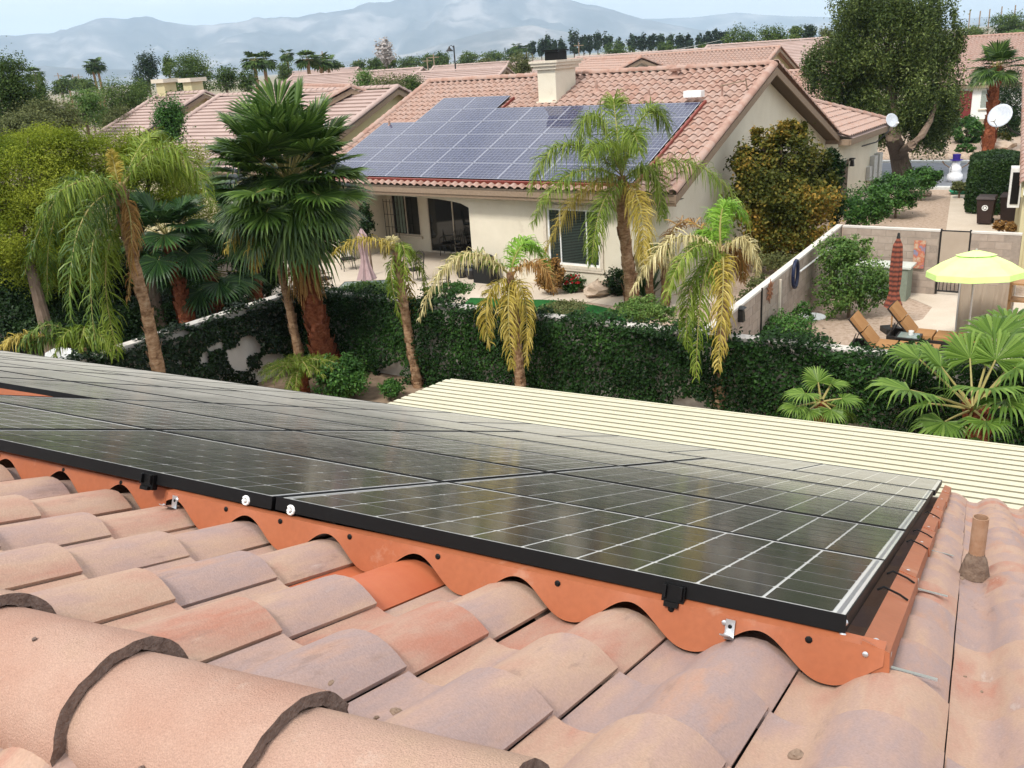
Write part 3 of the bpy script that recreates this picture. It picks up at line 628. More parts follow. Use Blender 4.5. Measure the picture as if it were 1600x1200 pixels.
# ------------------------------------------------------------------ cream aluminium patio cover beyond the eave
pcv = thing('patio_cover', 'cream ribbed metal patio cover just beyond the solar panels', 'patio cover', RP(2, 8, -1))
eh = rh; zc = 3.10
def CP(u, dh, z): return (R_U0 + u) * re_ + dh * rh + np.array([0, 0, z])
PW = .108
for k in range(13):
    a = 8.10 + .135 * k; z = zc - .010 * k * .135 / .135 * .6
    uL = 6.48 - .02 * k; uR = -3.2
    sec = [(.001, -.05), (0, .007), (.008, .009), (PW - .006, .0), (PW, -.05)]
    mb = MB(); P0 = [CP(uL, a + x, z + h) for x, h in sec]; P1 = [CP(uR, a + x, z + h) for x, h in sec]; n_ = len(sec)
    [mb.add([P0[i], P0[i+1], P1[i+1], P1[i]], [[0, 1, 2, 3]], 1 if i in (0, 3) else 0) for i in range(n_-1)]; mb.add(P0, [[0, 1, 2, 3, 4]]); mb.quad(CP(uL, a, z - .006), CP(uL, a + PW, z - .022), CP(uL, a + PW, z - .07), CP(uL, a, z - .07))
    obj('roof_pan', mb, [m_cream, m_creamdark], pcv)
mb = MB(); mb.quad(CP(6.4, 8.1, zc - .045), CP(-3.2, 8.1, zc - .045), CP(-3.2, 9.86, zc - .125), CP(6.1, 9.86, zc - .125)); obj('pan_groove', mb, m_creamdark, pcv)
mb = MB()
for u_ in (.55, .95, 3.3, 3.6, 5.4):
    for k in range(13):
        p_ = CP(u_ + random.uniform(-.02, .02), 8.10 + .135 * k + .05, zc - .006 * k + .006); mb.box(p_, (.014, .014, .006), None, 0, .6)
sc_w = obj('pan_screws', mb, m_zinc, pcv); sc_w['kind'] = 'stuff'
mb = MB(); a, b = CP(6.2, 9.86, zc - .08), CP(-3.2, 9.86, zc - .08); mb.prism([a, a + rh * .03, a + rh * .03 - np.array([0, 0, .15]), a - np.array([0, 0, .15])], b - a); obj('gutter', mb, m_cream, pcv)
for u in (6.0, 2.9, -.2, -3.0): mb = MB(); c = CP(u, 9.7, 0); mb.box(c + np.array([0, 0, 1.45]), (.1, .1, 2.9)); obj('post', mb, m_cream, pcv)

# ------------------------------------------------------------------ shared builders for houses
def arrays(me):
    V = np.empty(len(me.vertices) * 3, np.float32); me.vertices.foreach_get('co', V)
    F = np.empty(len(me.loops), np.int32); me.loops.foreach_get('vertex_index', F); return V.reshape(-1, 3).astype(float), F.reshape(-1, 4)
t2 = [tile_mesh('roof_tile', w=.302, ln=.43, hgt=.075, th=.022, seed=20 + s, seg=2, raise_=.045) for s in range(3)]
t2a = [arrays(m) for m in t2]
def joined_tiles(places):
    mb = MB()
    for i, Mx in enumerate(places):
        V, F = t2a[i % 3]; A4 = np.array(Mx); mb.add(V @ A4[:3, :3].T + A4[:3, 3], F)
    return mb
def slope_places(O, X, Y, wid, ln, keep=None, ex=.371, w=.302):
    X, Y = unit(X), unit(Y); Z = unit(np.cross(X, Y)); out = []
    for r_ in range(int(round(ln / ex))):
        for c_ in range(int(round(wid / w))):
            x, y = c_ * w, (r_ + 1) * ex
            if keep is None or keep(x + w/2, y - ex/2):
                p = O + X * x + Y * (y - .43) + Z * random.uniform(-.004, .004); out.append(frame(p, X, Y, Z))
    return out
rd_near = ridge_mesh('ridge_tile', ln=.42, r0=.12, r1=.14, th=.02, seed=5, seg=2, n=9)
rd_a = arrays(rd_near)
def cap_run(a, b, parent, name='ridge_tile', mat=None, step=.38, lift=.02, single=True, upv=None):
    a, b = np.asarray(a, float), np.asarray(b, float); d_ = b - a; n_ = max(1, int(np.linalg.norm(d_) / step)); X = unit(d_); up_ = np.array([0, 0, 1.0]) if upv is None else upv
    Yv = unit(np.cross(up_, X)); Zv = np.cross(X, Yv); mb = MB()
    for i in range(n_):
        p = a + X * (i * np.linalg.norm(d_) / n_) + Zv * lift; Xi = unit(X + Zv * .035); Zi = np.cross(Xi, Yv)
        if single: obj(name, rd_near, mat, parent, frame(p, Xi, Yv, Zi))
        else:
            R3 = np.array([Xi, Yv, Zi]).T; mb.add(rd_a[0] @ R3.T + p, rd_a[1])
    if not single: obj(name, mb.mesh(name, True), mat, parent)
UP = np.array([0, 0, 1.0])
def window(parent, P, X, Nn, w, h, name='window', fr=.05, mull=(), hm=(), depth=.06, glass=None, frame_mat=None, sill=True, blind=None, label=None):
    """P bottom-left corner on the wall face, X along the wall, Nn outward"""
    X, Nn = unit(X), unit(Nn); Rm = np.array([X, Nn, UP]).T; P = np.asarray(P, float); mb = MB()
    def bar(x0, x1, z0, z1, dd=depth): mb.box(P + X * (x0 + x1)/2 + UP * (z0 + z1)/2 + Nn * (dd/2 - .02), (x1 - x0, dd, z1 - z0), Rm)
    bar(0, fr, 0, h); bar(w - fr, w, 0, h); bar(fr, w - fr, 0, fr); bar(fr, w - fr, h - fr, h)
    for q in mull: bar(q * w - fr*.35, q * w + fr*.35, fr, h - fr, depth * .8)
    for q in hm: bar(fr, w - fr, q * h - fr*.3, q * h + fr*.3, depth * .7)
    o = obj(name, mb, frame_mat or m_white, parent)
    if label: o['label'] = label
    ed = [0] + list(mull) + [1]
    for i in range(len(ed) - 1):
        g = MB(); x0, x1 = ed[i] * w + fr*.4, ed[i+1] * w - fr*.4; q = P + Nn * (-.005)
        g.quad(q + X*x0 + UP*fr*.5, q + X*x1 + UP*fr*.5, q + X*x1 + UP*(h - fr*.5), q + X*x0 + UP*(h - fr*.5)); obj('pane', g, glass or m_glass, o)
    if sill: g = MB(); g.box(P + X * w/2 - UP * .05 + Nn * .05, (w + .14, .14, .09), Rm); obj('sill', g, m_trim, o)
    if blind is not None:
        g = MB(); n_ = int((h - 2*fr) / .05)
        for i in range(n_):
            z = fr + .02 + i * .05; a = P + Nn * .004 + UP * z + X * fr; g.quad(a, a + X * (w - 2*fr), a + X * (w - 2*fr) + UP * .036 + Nn * .012, a + UP * .036 + Nn * .012)
        b_ = obj('blind', g, blind, o); b_['kind'] = 'stuff'
    return o

# ------------------------------------------------------------------ the neighbouring house with the blue panels
NR = G(1210, 99, 6.35); NA = np.array([math.sin(math.radians(-53)), math.cos(math.radians(-53)), 0]); NF = np.array([-NA[1], NA[0], 0])
DIP = math.radians(22.3); TD = math.tan(DIP)
def NP(s, t, z): return np.array([NR[0], NR[1], 0]) + s * NA + t * NF + np.array([0, 0, z])
nb = thing('stucco_house', 'cream stucco house with pink tile roof and big blue solar array, across the hedge', 'house', NP(7, 0, 0))
ZR, TE, LS = 6.35, 7.55, 15.1
YF = NF * math.cos(DIP) - UP * math.sin(DIP); ZF = unit(np.cross(NA, YF)); YB = -NF * math.cos(DIP) - UP * math.sin(DIP)
def NSl(s, r_, h): return NP(s, 0, ZR - .09) + YF * r_ + ZF * h         # on the front slope: s along the ridge, r down it, h above
# deck (thin slab both slopes)
mb = MB(); e0 = NP(0, TE, ZR - TE * TD - .09); 
for sg in (1, -1):
    a, b = NP(-.02, 0, ZR - .10), NP(LS, 0, ZR - .10); c, d_ = NP(LS, sg * TE, ZR - TE * TD - .10), NP(-.02, sg * TE, ZR - TE * TD - .10)
    mb.prism([a, b, c, d_] if sg > 0 else [a, d_, c, b], -UP * .04)
obj('roof_deck', mb, m_soffit, nb)
pl = slope_places(NSl(0, 0, 0), NA, YF, LS, 8.16, lambda x, y: not (1.75 < x < 14.2 and (3.1 if x < 12.6 else 4.0) < y < 7.35) and not (9.9 < x < 12.5 and 2 < y < 3.2) and not (1.7 < x < 12.4 and 2.95 < y < 3.2) and not (7.42 < x < 8.05 and .75 < y < 2.1))
pl.sort(key=lambda M_: (Vector(M_.translation) - Vector(EYE)).length)
for i, Mx in enumerate(pl[:300]): obj('roof_tile', t2[i % 3], m_roof2, nb, Mx)
o = obj('roof_tiles', joined_tiles(pl[300:]).mesh('roof_tiles', True), m_roof2, nb); o['kind'] = 'stuff'
# rear slope (its tiles are only met from the far side): corrugated sheet of joined tiles near the rake
o = obj('rear_roof_tiles', joined_tiles(slope_places(NP(LS, 0, ZR - .09), -NA, YB, LS, 8.16, lambda x, y: x > LS - 2.2)).mesh('rear_roof_tiles', True), m_roof2, nb); o['kind'] = 'stuff'
cap_run(NP(0, 0, ZR - .02), NP(LS, 0, ZR - .02), nb, 'ridge_tile', m_roof2)
cap_run(NSl(-.02, 8.16, .08), NSl(-.02, .1, .08), nb, 'rake_tile', m_roof2, .37, .0, True, ZF)
cap_run(NSl(LS, 8.16, .08), NSl(LS, .1, .08), nb, 'rake_tile', m_roof2, .37, .0, True, ZF)
ZB = unit(np.cross(-NA, YB)); rb0 = NP(-.02, -TE, ZR - .01 - TE * TD); cap_run(rb0, NP(-.02, -.1, ZR - .01), nb, 'rake_tile', m_roof2, .37, .0, True, ZB)
# fascia and barge boards
mb = MB(); a, b = NP(-.06, TE - .06, ZR - TE * TD - .10), NP(LS + .05, TE - .06, ZR - TE * TD - .10); mb.prism([a, a + NF * .05, a + NF * .05 - UP * .22, a - UP * .22], b - a)
mb.prism([a - UP * .22 - NF * .02, a + NF * .02 - UP * .22, a + NF * .0 - UP * .33, a - NF * .04 - UP * .33], b - a); obj('fascia', mb, m_fascia, nb)
for s0 in (-.10, LS + .04):
    for sg in (1, -1):
        mb = MB(); a, b = NP(s0, 0, ZR - .12), NP(s0, sg * TE, ZR - .12 - TE * TD); mb.prism([a, b, b - UP * .24, a - UP * .24], NA * .05); obj('barge_board', mb, m_fascia, nb)
for sg in (1, -1):     # soffits under the overhang
    mb = MB(); mb.quad(NP(-.05, 0, ZR - .27), NP(.46, 0, ZR - .27), NP(.46, sg * TE, ZR - .27 - TE * TD), NP(-.05, sg * TE, ZR - .27 - TE * TD)); obj('soffit', mb, m_soffit, nb)
mb = MB(); mb.quad(NP(-.05, TE - .05, 2.96), NP(LS, TE - .05, 2.96), NP(LS, 6.9, 2.97), NP(-.05, 6.9, 2.97)); obj('soffit', mb, m_soffit, nb)
# walls
TWL, SW = 6.95, .45; zw = 3.0
def nbox(mb, s0, s1, t0, t1, z0, z1):
    mb.box(NP((s0+s1)/2, (t0+t1)/2, (z0+z1)/2), (abs(s1-s0), abs(t1-t0), abs(z1-z0)), np.array([NA, NF, UP]).T)
mb = MB(); nbox(mb, SW, 2.80, TWL - .3, TWL, 0, zw); nbox(mb, 4.72, 7.9, TWL - .3, TWL, 0, zw); nbox(mb, 2.80, 4.72, TWL - .3, TWL, 0, .72); nbox(mb, 2.80, 4.72, TWL - .3, TWL, 2.52, zw); nbox(mb, 14.4, 14.8, TWL - .3, TWL, 0, zw)
n_ = 20; xs = np.linspace(7.9, 14.4, n_ + 1); arch = [2.40 + .30 * (1 - ((x - 11.15) / 3.25) ** 2) ** .5 if abs(x - 11.15) < 3.25 else 2.40 for x in xs]
for i in range(n_):
    p = [NP(xs[i], TWL, arch[i]), NP(xs[i+1], TWL, arch[i+1]), NP(xs[i+1], TWL, zw), NP(xs[i], TWL, zw)]; mb.quad(*p); q = [a - NF * .3 for a in p]; mb.quad(*q[::-1]); mb.quad(p[0], p[1], q[1], q[0])
obj('wall', mb, m_stucco, nb)
mb = MB(); mb.prism([NP(SW, TWL - .31, 0), NP(SW, TWL - .31, ZR - .3 - (TWL - .3) * TD), NP(SW, 0, ZR - .3), NP(SW, -7.2, ZR - .3 - 7.2 * TD), NP(SW, -7.2, 0)], NA * .2); obj('gable_wall', mb, m_stucco, nb)
mb = MB(); mb.prism([NP(14.78, TWL - .31, 0), NP(14.78, TWL - .31, ZR - .3 - (TWL - .3) * TD), NP(14.78, 0, ZR - .3), NP(14.78, -7.2, ZR - .3 - 7.2 * TD), NP(14.78, -7.2, 0)], -NA * .2); obj('gable_wall', mb, m_stucco, nb)
mb = MB(); nbox(mb, SW + .2, 14.6, -7.2, -7.0, 0, zw); nbox(mb, 7.6, 7.9, 4.0, TWL - .3, 0, zw); nbox(mb, 14.4, 14.6, 4.0, TWL - .3, 0, zw)
nbox(mb, 7.9, 8.4, 3.9, 4.1, 0, zw); nbox(mb, 9.5, 9.75, 3.9, 4.1, 0, zw); nbox(mb, 12.3, 12.7, 3.9, 4.1, 0, zw); nbox(mb, 14.2, 14.4, 3.9, 4.1, 0, zw); nbox(mb, 8.4, 14.2, 3.9, 4.1, 2.62, zw); nbox(mb, 12.7, 14.2, 3.9, 4.1, 0, .62); nbox(mb, 8.4, 9.5, 3.9, 4.1, 0, .62)
obj('patio_wall', mb, m_stucco, nb)
mb = MB(); mb.quad(NP(7.8, 4.0, 2.9), NP(14.5, 4.0, 2.9), NP(14.5, TWL - .3, 2.9), NP(7.8, TWL - .3, 2.9)); obj('patio_ceiling', mb, m_fascia, nb)
window(nb, NP(12.7, 4.08, .62), NA, NF, 1.5, 2.0, mull=(.5,), frame_mat=m_trim, label='patio window with pale green curtain')
mb = MB(); [mb.quad(NP(13.55 + .08*i, 4.07 + .02*(i % 2), .7), NP(13.63 + .08*i, 4.07 + .02*((i+1) % 2), .7), NP(13.63 + .08*i, 4.07 + .02*((i+1) % 2), 2.5), NP(13.55 + .08*i, 4.07 + .02*(i % 2), 2.5)) for i in range(6)]; obj('curtain', mb, m_curtain, nb)
window(nb, NP(9.75, 4.08, .02), NA, NF, 2.55, 2.6, name='sliding_door', mull=(.5,), fr=.06, frame_mat=m_trim, sill=False)
window(nb, NP(8.4, 4.08, .62), NA, NF, 1.1, 2.0, frame_mat=m_trim)
window(nb, NP(2.80, TWL - .06, .72), NA, NF, 1.92, 1.80, mull=(.25, .76), fr=.06, blind=m_blind, label='three part white window with dark green blinds')
mb = MB(); Rn = np.array([NA, NF, UP]).T
for s0, z0, w_, h_ in ((3.76, .62, 2.24, .14), (3.76, 2.58, 2.24, .12), (2.72, 1.6, .12, 1.86), (4.80, 1.6, .12, 1.86)): mb.box(NP(s0, TWL + .02, z0), (w_, .06, h_), Rn)
obj('window_surround', mb, m_trim, nb)
# chimney with cap
ch = obj('chimney', MB(), m_stucco, nb); mb = MB(); mb.box(NP(7.74, 1.38, 5.95), (.78, 1.36, 1.32), Rn); ch.data = mb.mesh('chimney'); ch.data.materials.append(m_stucco)
mb = MB(); mb.box(NP(7.74, 1.38, 6.66), (.98, 1.56, .12), Rn); mb.box(NP(7.74, 1.38, 6.77), (1.12, 1.70, .10), Rn); mb.box(NP(7.74, 1.38, 6.86), (1.22, 1.80, .08), Rn); obj('chimney_cap', mb, m_trim, ch)
mb = MB(); mb.box(NP(7.74, 1.38, 7.05), (.58, .58, .30), Rn); mb.box(NP(7.74, 1.38, 7.23), (.70, .70, .05), Rn); obj('spark_arrestor', mb, m_black, ch)
mb = MB(); mb.box(NP(7.74, 2.06, 5.47), (.86, .22, .05), Rn); obj('chimney_flashing', mb, m_stucco, ch)
# roof vents
for (s, r_, hh, rr) in ((6.05, 1.5, .42, .05), (14.2, 4.0, .30, .045), (3.6, 2.2, .3, .04), (.85, 2.45, .55, .035)):
    mb = MB(); mb.lathe([(rr, 0), (rr, hh), (0, hh)], NSl(s, r_, .02), 8); mb.lathe([(.22, -.02), (.10, .10), (rr, .14)], NSl(s, r_, .02), 8); obj('vent_pipe', mb, m_roof2, nb)
mb = MB(); c = NSl(3.35, .62, .02); mb.lathe([(.30, 0), (.12, .1), (.09, .22), (.20, .24), (.22, .33), (.02, .38)], c, 10); o = obj('roof_vent', mb, m_roof2, nb); o['label'] = 'mushroom shaped clay coloured roof vent'
mb = MB(); mb.tube([NSl(.85, 2.4, .5), NSl(.2, 1.9, .42)], .02, 6); mb.tube([NSl(.2, 1.9, .1), NSl(.2, 1.9, .5)], .02, 6); obj('antenna_pipe', mb, m_fascia, nb)
o = MB(); o.box(NSl(1.75, 2.52, .32), (.62, .28, .2), Rn); setp(obj('junction_box', o, m_white), 'white equipment box at the top right corner of the blue solar array', 'box')
# red flashing below the array
mb = MB(); mb.box(NSl(7.9, 7.90, .09), (13.2, .05, .10), np.array([NA, YF, ZF]).T); obj('array_skirt', mb, m_redflash, nb)
mb = MB(); mb.box(NSl(1.34, 5.2, .09), (.07, 5.2, .09), np.array([NA, YF, ZF]).T); obj('array_skirt', mb, m_redflash, nb)
mb = MB(); mb.box(NSl(9.48, 2.3, .09), (.05, .95, .09), np.array([NA, YF, ZF]).T); obj('array_skirt', mb, m_redflash, nb)
GB = 'blue solar panels on the neighbouring house roof'
for r_ in range(6):
    for c_ in range(8):
        s = 1.43 + 1.648 * c_ + .825
        if r_ == 0 and c_ not in (5, 6): continue
        if r_ == 1 and c_ > 6: continue
        nleft = {0: 7, 1: 7}.get(r_, 8) - c_
        solar_panel(frame(NSl(s, 1.78 + 1.008 * r_ + .495, .155), NA, YF, ZF), f'blue solar panel on cream house, {ORD[r_]} row below the ridge, {ORD[nleft-1]} from left', False, s_blue, GB, sheet_blue)
# rear wing with hip roof
def wing_keep(x, y):
    s = 5.0 - y * math.cos(DIP); t = -13.6 + x
    return t > -13.6 + (s + .55) * .95 and t < s - 6.95
pw = slope_places(NP(5.0, -13.6, 3.2 + 5.55 * TD), NF, -NA * math.cos(DIP) - UP * math.sin(DIP), 12.5, 6.0, wing_keep)
o = obj('wing_roof_tiles', joined_tiles(pw).mesh('wing_roof_tiles', True), m_roof2, nb); o['kind'] = 'stuff'
mb = MB(); mb.quad(NP(5, -8.1, 3.15 + 5.55 * TD), NP(5, -2, 3.15 + 5.55 * TD), NP(-.55, -7.5, 3.15), NP(-.55, -13.6, 3.15)); mb.poly([NP(-.55, -13.6, 3.15), NP(5, -8.1, 3.15 + 5.55 * TD), NP(10.5, -13.6, 3.15)]); obj('wing_roof_deck', mb, m_roof3, nb)
cap_run(NP(-.55, -13.6, 3.27), NP(5.0, -8.1, 3.27 + 5.55 * TD), nb, 'hip_tile', m_roof2)
mb = MB(); a, b = NP(-.50, -7.3, 3.14), NP(-.50, -13.6, 3.14); mb.prism([a, a - NA * .05, a - NA * .05 - UP * .24, a - UP * .24], b - a); a, b = NP(-.5, -13.6, 3.14), NP(6, -13.6, 3.14); mb.prism([a, a - NF * .05, a - NF * .05 - UP * .24, a - UP * .24], b - a); a, b = NP(-.5, -7.3, 3.14), NP(.45, -7.3, 3.14); mb.prism([a, a + NF * .05, a + NF * .05 - UP * .24, a - UP * .24], b - a); obj('wing_fascia', mb, m_fascia, nb)
mb = MB(); mb.quad(NP(-.5, -7.3, 2.92), NP(-.5, -13.55, 2.92), NP(.1, -13.55, 2.92), NP(.1, -7.3, 2.92)); obj('soffit', mb, m_soffit, nb)
mb = MB(); nbox(mb, -.05, 6, -13.2, -7.21, 0, 2.95); obj('wing_wall', mb, m_stucco, nb)
mb = MB(); mb.box(NP(-.07, -8.2, 1.1), (.06, .9, 2.15), Rn); obj('side_door', mb, m_soffit, nb)
# things fixed on the wing wall
def dish(name, c, look, rad, label, arm_to, mast):
    t_ = thing(name, label, 'satellite dish', c, 'satellite dishes on the house walls'); z = unit(look); x = unit(np.cross(UP, z)); y = np.cross(z, x); Rm = np.array([x, y, z]).T
    mb = MB(); mb.lathe([(0, 0), (rad*.5, rad*.05), (rad*.85, rad*.15), (rad, rad*.22), (rad, rad*.25), (rad*.8, rad*.16), (0, .03)], c, 20, 0, Rm); obj('reflector', mb.mesh('reflector', True), m_dish, t_)
    lnb = np.asarray(c) + z * rad * 1.1 - y * rad * .75; mb = MB(); mb.tube([np.asarray(c) - y * rad * .9, lnb], rad * .035, 6); obj('arm', mb, m_grey, t_)
    mb = MB(); mb.box(lnb + y * .02, (rad*.35, rad*.22, rad*.22), Rm); obj('receiver_head', mb, m_white, t_)
    mb = MB(); mb.tube([np.asarray(c)] + [np.asarray(q) for q in mast], .028, 8); obj('mast', mb, m_iron, t_)
    return t_
dc = NP(-.75, -12.35, 3.30)
dish('satellite_dish', NP(-.62, -12.9, 3.35), np.array([.25, -.8, .35]), .32, 'small pale satellite dish on the corner of the cream house wing', None, [NP(-.62, -12.6, 2.95), NP(-.35, -11.8, 2.55), NP(-.06, -10.6, 2.50)])
o = MB(); o.box(NP(-.16, -12.3, 1.35), (.2, .55, 1.1), Rn); o.box(NP(-.14, -11.7, 1.2), (.16, .35, .6), Rn); o.box(NP(-.18, -12.95, 1.3), (.25, .5, 1.3), Rn); setp(obj('utility_box', o, m_grey), 'grey electric meter boxes on the side wall of the cream house', 'utility box')
o = MB(); Rl = np.array([NA, NF, UP]).T; o.box(NP(-.18, -8.9, 2.0), (.16, .16, .26), Rl, 0, .7); o.box(NP(-.18, -8.9, 2.18), (.2, .2, .05), Rl); o.box(NP(-.1, -8.9, 2.12), (.1, .05, .05), Rl); setp(obj('wall_lantern', o, m_iron), 'black wall lantern beside the side door of the cream house', 'lantern')

# ------------------------------------------------------------------ ground sheets in the neighbouring yards
def sheet(name, pts, mat, z, kind='structure'):
    mb = MB(); mb.poly([(p[0], p[1], z) for p in pts]); o = obj(name, mb, mat); o['kind'] = kind; return o
HW0, HW1 = np.array([-5.25, 22.75, 0]), np.array([12.5, 10.65, 0]); hd = unit(HW1 - HW0); hn = np.array([-hd[1], hd[0], 0])   # hedge wall, hn points away from the camera
sheet('garden_soil', [HW0 + hn * .3, HW1 + hn * .3, HW1 - hn * 7, (-3.5, 13.5), (-9, 17), (-9.5, 19)], m_soil, .004)
sheet('gravel', [HW0 + hn * .1, HW1 + hn * .1, (24, 30), (23.5, 41.2), (18, 46.5), (9.7, 37), (-3, 40)], m_gravel, .004)
PT = [(-9.5, 30), (-5.6, 28.2), (-3.0, 27.2), (-1.2, 27.5), (1.0, 27.3), (2.4, 26.6), (3.4, 25.75), (4.6, 25.3), (6.2, 25.6), (6.3, 26.6), (4.6, 26.7), (3.6, 27.1), (1.5, 28.3), (.8, 29.6), (.9, 30.5), NP(7.9, 6.95, 0), NP(7.9, 4, 0), NP(14.4, 4, 0), NP(14.6, 7, 0), (-9.5, 36)]
sheet('patio_slab', PT, m_conc, .012)
for a, b in (((-1.2, 27.4), NP(9.5, 6.8, 0)), ((1.0, 27.15), (1.9, 28.05)), ((2.4, 26.45), (3.2, 27.25)), ((-4.2, 27.75), (-2.9, 31.5)), ((-6, 31.2), (1.0, 29.6))):
    a, b = np.array(a)[:2], np.array(b)[:2]; n2 = unit(np.array([-(b-a)[1], (b-a)[0]])) * .012; sheet('slab_joint', [a + n2, b + n2, b - n2, a - n2], m_creamdark, .016)
sheet('turf', [G(735, 466), G(800, 468), G(870, 470), G(930, 478), G(975, 488), G(985, 520), G(800, 520), G(720, 480)], m_turf, .020)
YS = [(9.3, 20.6), (10.0, 22.2), (10.8, 22.6), (11.5, 23.6), (11.4, 24.4), (10.9, 25.9), (14.4, 24.0), (14.6, 22), (14.0, 16), (12.2, 17.8), (11.0, 19.0)]
sheet('yard_slab', YS, m_conc, .012)
sheet('path', [G(1478, 363), G(1548, 363), G(1552, 345), G(1530, 338), G(1520, 305), G(1486, 305)], m_conc, .012)
sheet('path', [G(1530, 346), G(1552, 345), G(1580, 349), G(1572, 362), G(1548, 363)], m_conc, .010)
# street
sd = unit(G(1500, 300) - G(1390, 285)); s0 = (G(1500, 300) + G(1390, 285)) / 2; sdn = np.array([-sd[1], sd[0], 0]) 
sd = np.array([.84, -.54, 0]); sdn = np.array([.54, .84, 0]); s0 = np.array([20.4, 43.2, 0])
sheet('road', [s0 - sd * 60, s0 + sd * 60, s0 + sd * 60 + sdn * 9.3, s0 - sd * 60 + sdn * 9.3], m_asphalt, .008)
for q, w_ in ((-.45, .45), (9.3, .5)):
    mb = MB(); a, b = s0 - sd * 60 + sdn * q, s0 + sd * 60 + sdn * q; mb.prism([a, a + UP * .12, a + UP * .12 + sdn * w_, a + sdn * w_], b - a); o = obj('kerb', mb, m_kerb); o['kind'] = 'structure'
e1 = s0 + sdn * 9.85; sheet('front_garden_gravel', [e1 - sd * 30, e1 + sd * 30, e1 + sd * 30 + sdn * 16, e1 - sd * 30 + sdn * 16], m_gravel, .012)
# pale river stones heaped beyond the kerb
mb = MB(); rs = np.random.default_rng(4)
for i in range(420):
    p = e1 + sd * rs.uniform(-7.5, .8) + sdn * rs.uniform(.2, 3.6); r_ = rs.uniform(.09, .2); Rz = rs.uniform(0, 6.3); cR = np.array([[math.cos(Rz), -math.sin(Rz), 0], [math.sin(Rz), math.cos(Rz), 0], [0, 0, 1]])
    mb.box(p + UP * r_ * .3, (r_ * 2, r_ * 1.5, r_ * .9), cR, 0, .55)
o = obj('river_stones', mb, m_rockm); o['kind'] = 'stuff'

# ------------------------------------------------------------------ garden walls of blocks
blk = MB(); blk.box((0, 0, 0), (.385, .148, .182), None, 0, .985); blk = blk.mesh('block')
def block_wall(a, b, h, label, group, cap_mat=None, cap=.05):
    a, b = np.array([a[0], a[1], 0.0]), np.array([b[0], b[1], 0.0]); X = unit(b - a); Yv = np.array([-X[1], X[0], 0]); ln = np.linalg.norm(b - a); t_ = thing('block_wall', label, 'wall', (a + b) / 2, group)
    mb = MB(); mb.box((a + b) / 2 + UP * h / 2, (ln, .14, h), np.array([X, Yv, UP]).T); obj('mortar', mb, m_mortar, t_)
    nr = int(h / .2); 
    for r_ in range(nr):
        off = .2 if r_ % 2 else 0.0; k = int((ln - off) / .4)
        for i in range(k): obj('block', blk, m_block, t_, frame(a + X * (off + .2 + .4 * i) + UP * (.1 + .2 * r_) + Yv * random.uniform(-.002, .002), X, Yv, UP))
    mb = MB(); mb.box((a + b) / 2 + UP * (h + cap / 2), (ln + .02, .165, cap), np.array([X, Yv, UP]).T); obj('wall_cap', mb, cap_mat or m_stucco_w, t_)
    return t_
PA, PB = np.array([9.98, 26.6, 0]), np.array([3.85, 17.0, 0])
block_wall(PA, PB, 1.8, 'long tan block wall running back from the hedge between the two gardens', 'tan block garden walls')
GA = np.array([10.03, 26.42, 0]); gd = unit(np.array([13.75, 23.75, 0]) - GA)
g1 = GA + gd * 2.62; g2 = GA + gd * 3.42; g3 = GA + gd * 4.62
block_wall(GA, g1, 1.8, 'tan block wall left of the screened gate, behind the folded red umbrella', 'tan block garden walls')
block_wall(g2, g3, 1.8, 'short tan block wall between the gate and the yellow house', 'tan block garden walls')
gt = thing('garden_gate', 'taupe screened garden gate with black frame in the tan block wall', 'gate', (g1 + g2) / 2); gx = gd; gn = np.array([-gd[1], gd[0], 0])
mb = MB(); Rg = np.array([gx, gn, UP]).T
for q in (.03, .77): mb.box(g1 + gx * q + UP * .95, (.045, .045, 1.85), Rg)
for z in (.12, 1.82): mb.box(g1 + gx * .4 + UP * z, (.74, .035, .04), Rg)
obj('gate_frame', mb, m_iron, gt)
for i in range(7): mb = MB(); mb.box(g1 + gx * (.10 + .1 * i) + UP * .28, (.018, .018, .3), Rg); obj('gate_bar', mb, m_iron, gt)
mb = MB(); mb.box(g1 + gx * .4 + UP * 1.12 - gn * .03, (.70, .008, 1.38), Rg); obj('gate_screen', mb, m_screen, gt)

# white stucco walls under the creeping fig
def stucco_wall(pts, h, label, th=.2):
    t_ = thing('garden_wall', label, 'wall', pts[0], 'white stucco garden walls'); mb = MB()
    for a, b in zip(pts[:-1], pts[1:]):
        a, b = np.array([a[0], a[1], 0.]), np.array([b[0], b[1], 0.]); X = unit(b - a); mb.box((a + b)/2 + UP * h/2, (np.linalg.norm(b-a) + th*.9, th, h), np.array([X, [-X[1], X[0], 0], UP]).T)
    obj('wall_face', mb, m_stucco_w, t_); mb = MB()
    for a, b in zip(pts[:-1], pts[1:]):
        a, b = np.array([a[0], a[1], 0.]), np.array([b[0], b[1], 0.]); X = unit(b - a); mb.box((a + b)/2 + UP * (h + .03), (np.linalg.norm(b-a) + th, th + .07, .06), np.array([X, [-X[1], X[0], 0], UP]).T)
    obj('wall_cap', mb, m_stucco_w, t_); return t_
stucco_wall([HW0, HW1], 1.86, 'long white stucco wall buried in dark creeping fig across the middle of the photo')
LW0, LW1 = np.array([-10.2, 15.6, 0]), np.array([-5.55, 22.2, 0])
stucco_wall([LW0, LW1, HW0 - hd * .1], 1.86, 'white stucco wall on the left with patchy ivy and bare patches')
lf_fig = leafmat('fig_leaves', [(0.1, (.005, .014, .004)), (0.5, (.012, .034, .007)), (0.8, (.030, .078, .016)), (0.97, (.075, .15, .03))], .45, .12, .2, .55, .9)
lf_ivy = leafmat('ivy_leaves', [(0.1, (.005, .011, .004)), (0.5, (.009, .021, .007)), (0.9, (.022, .05, .012))], .35, .12, .4, .5, 1.2)
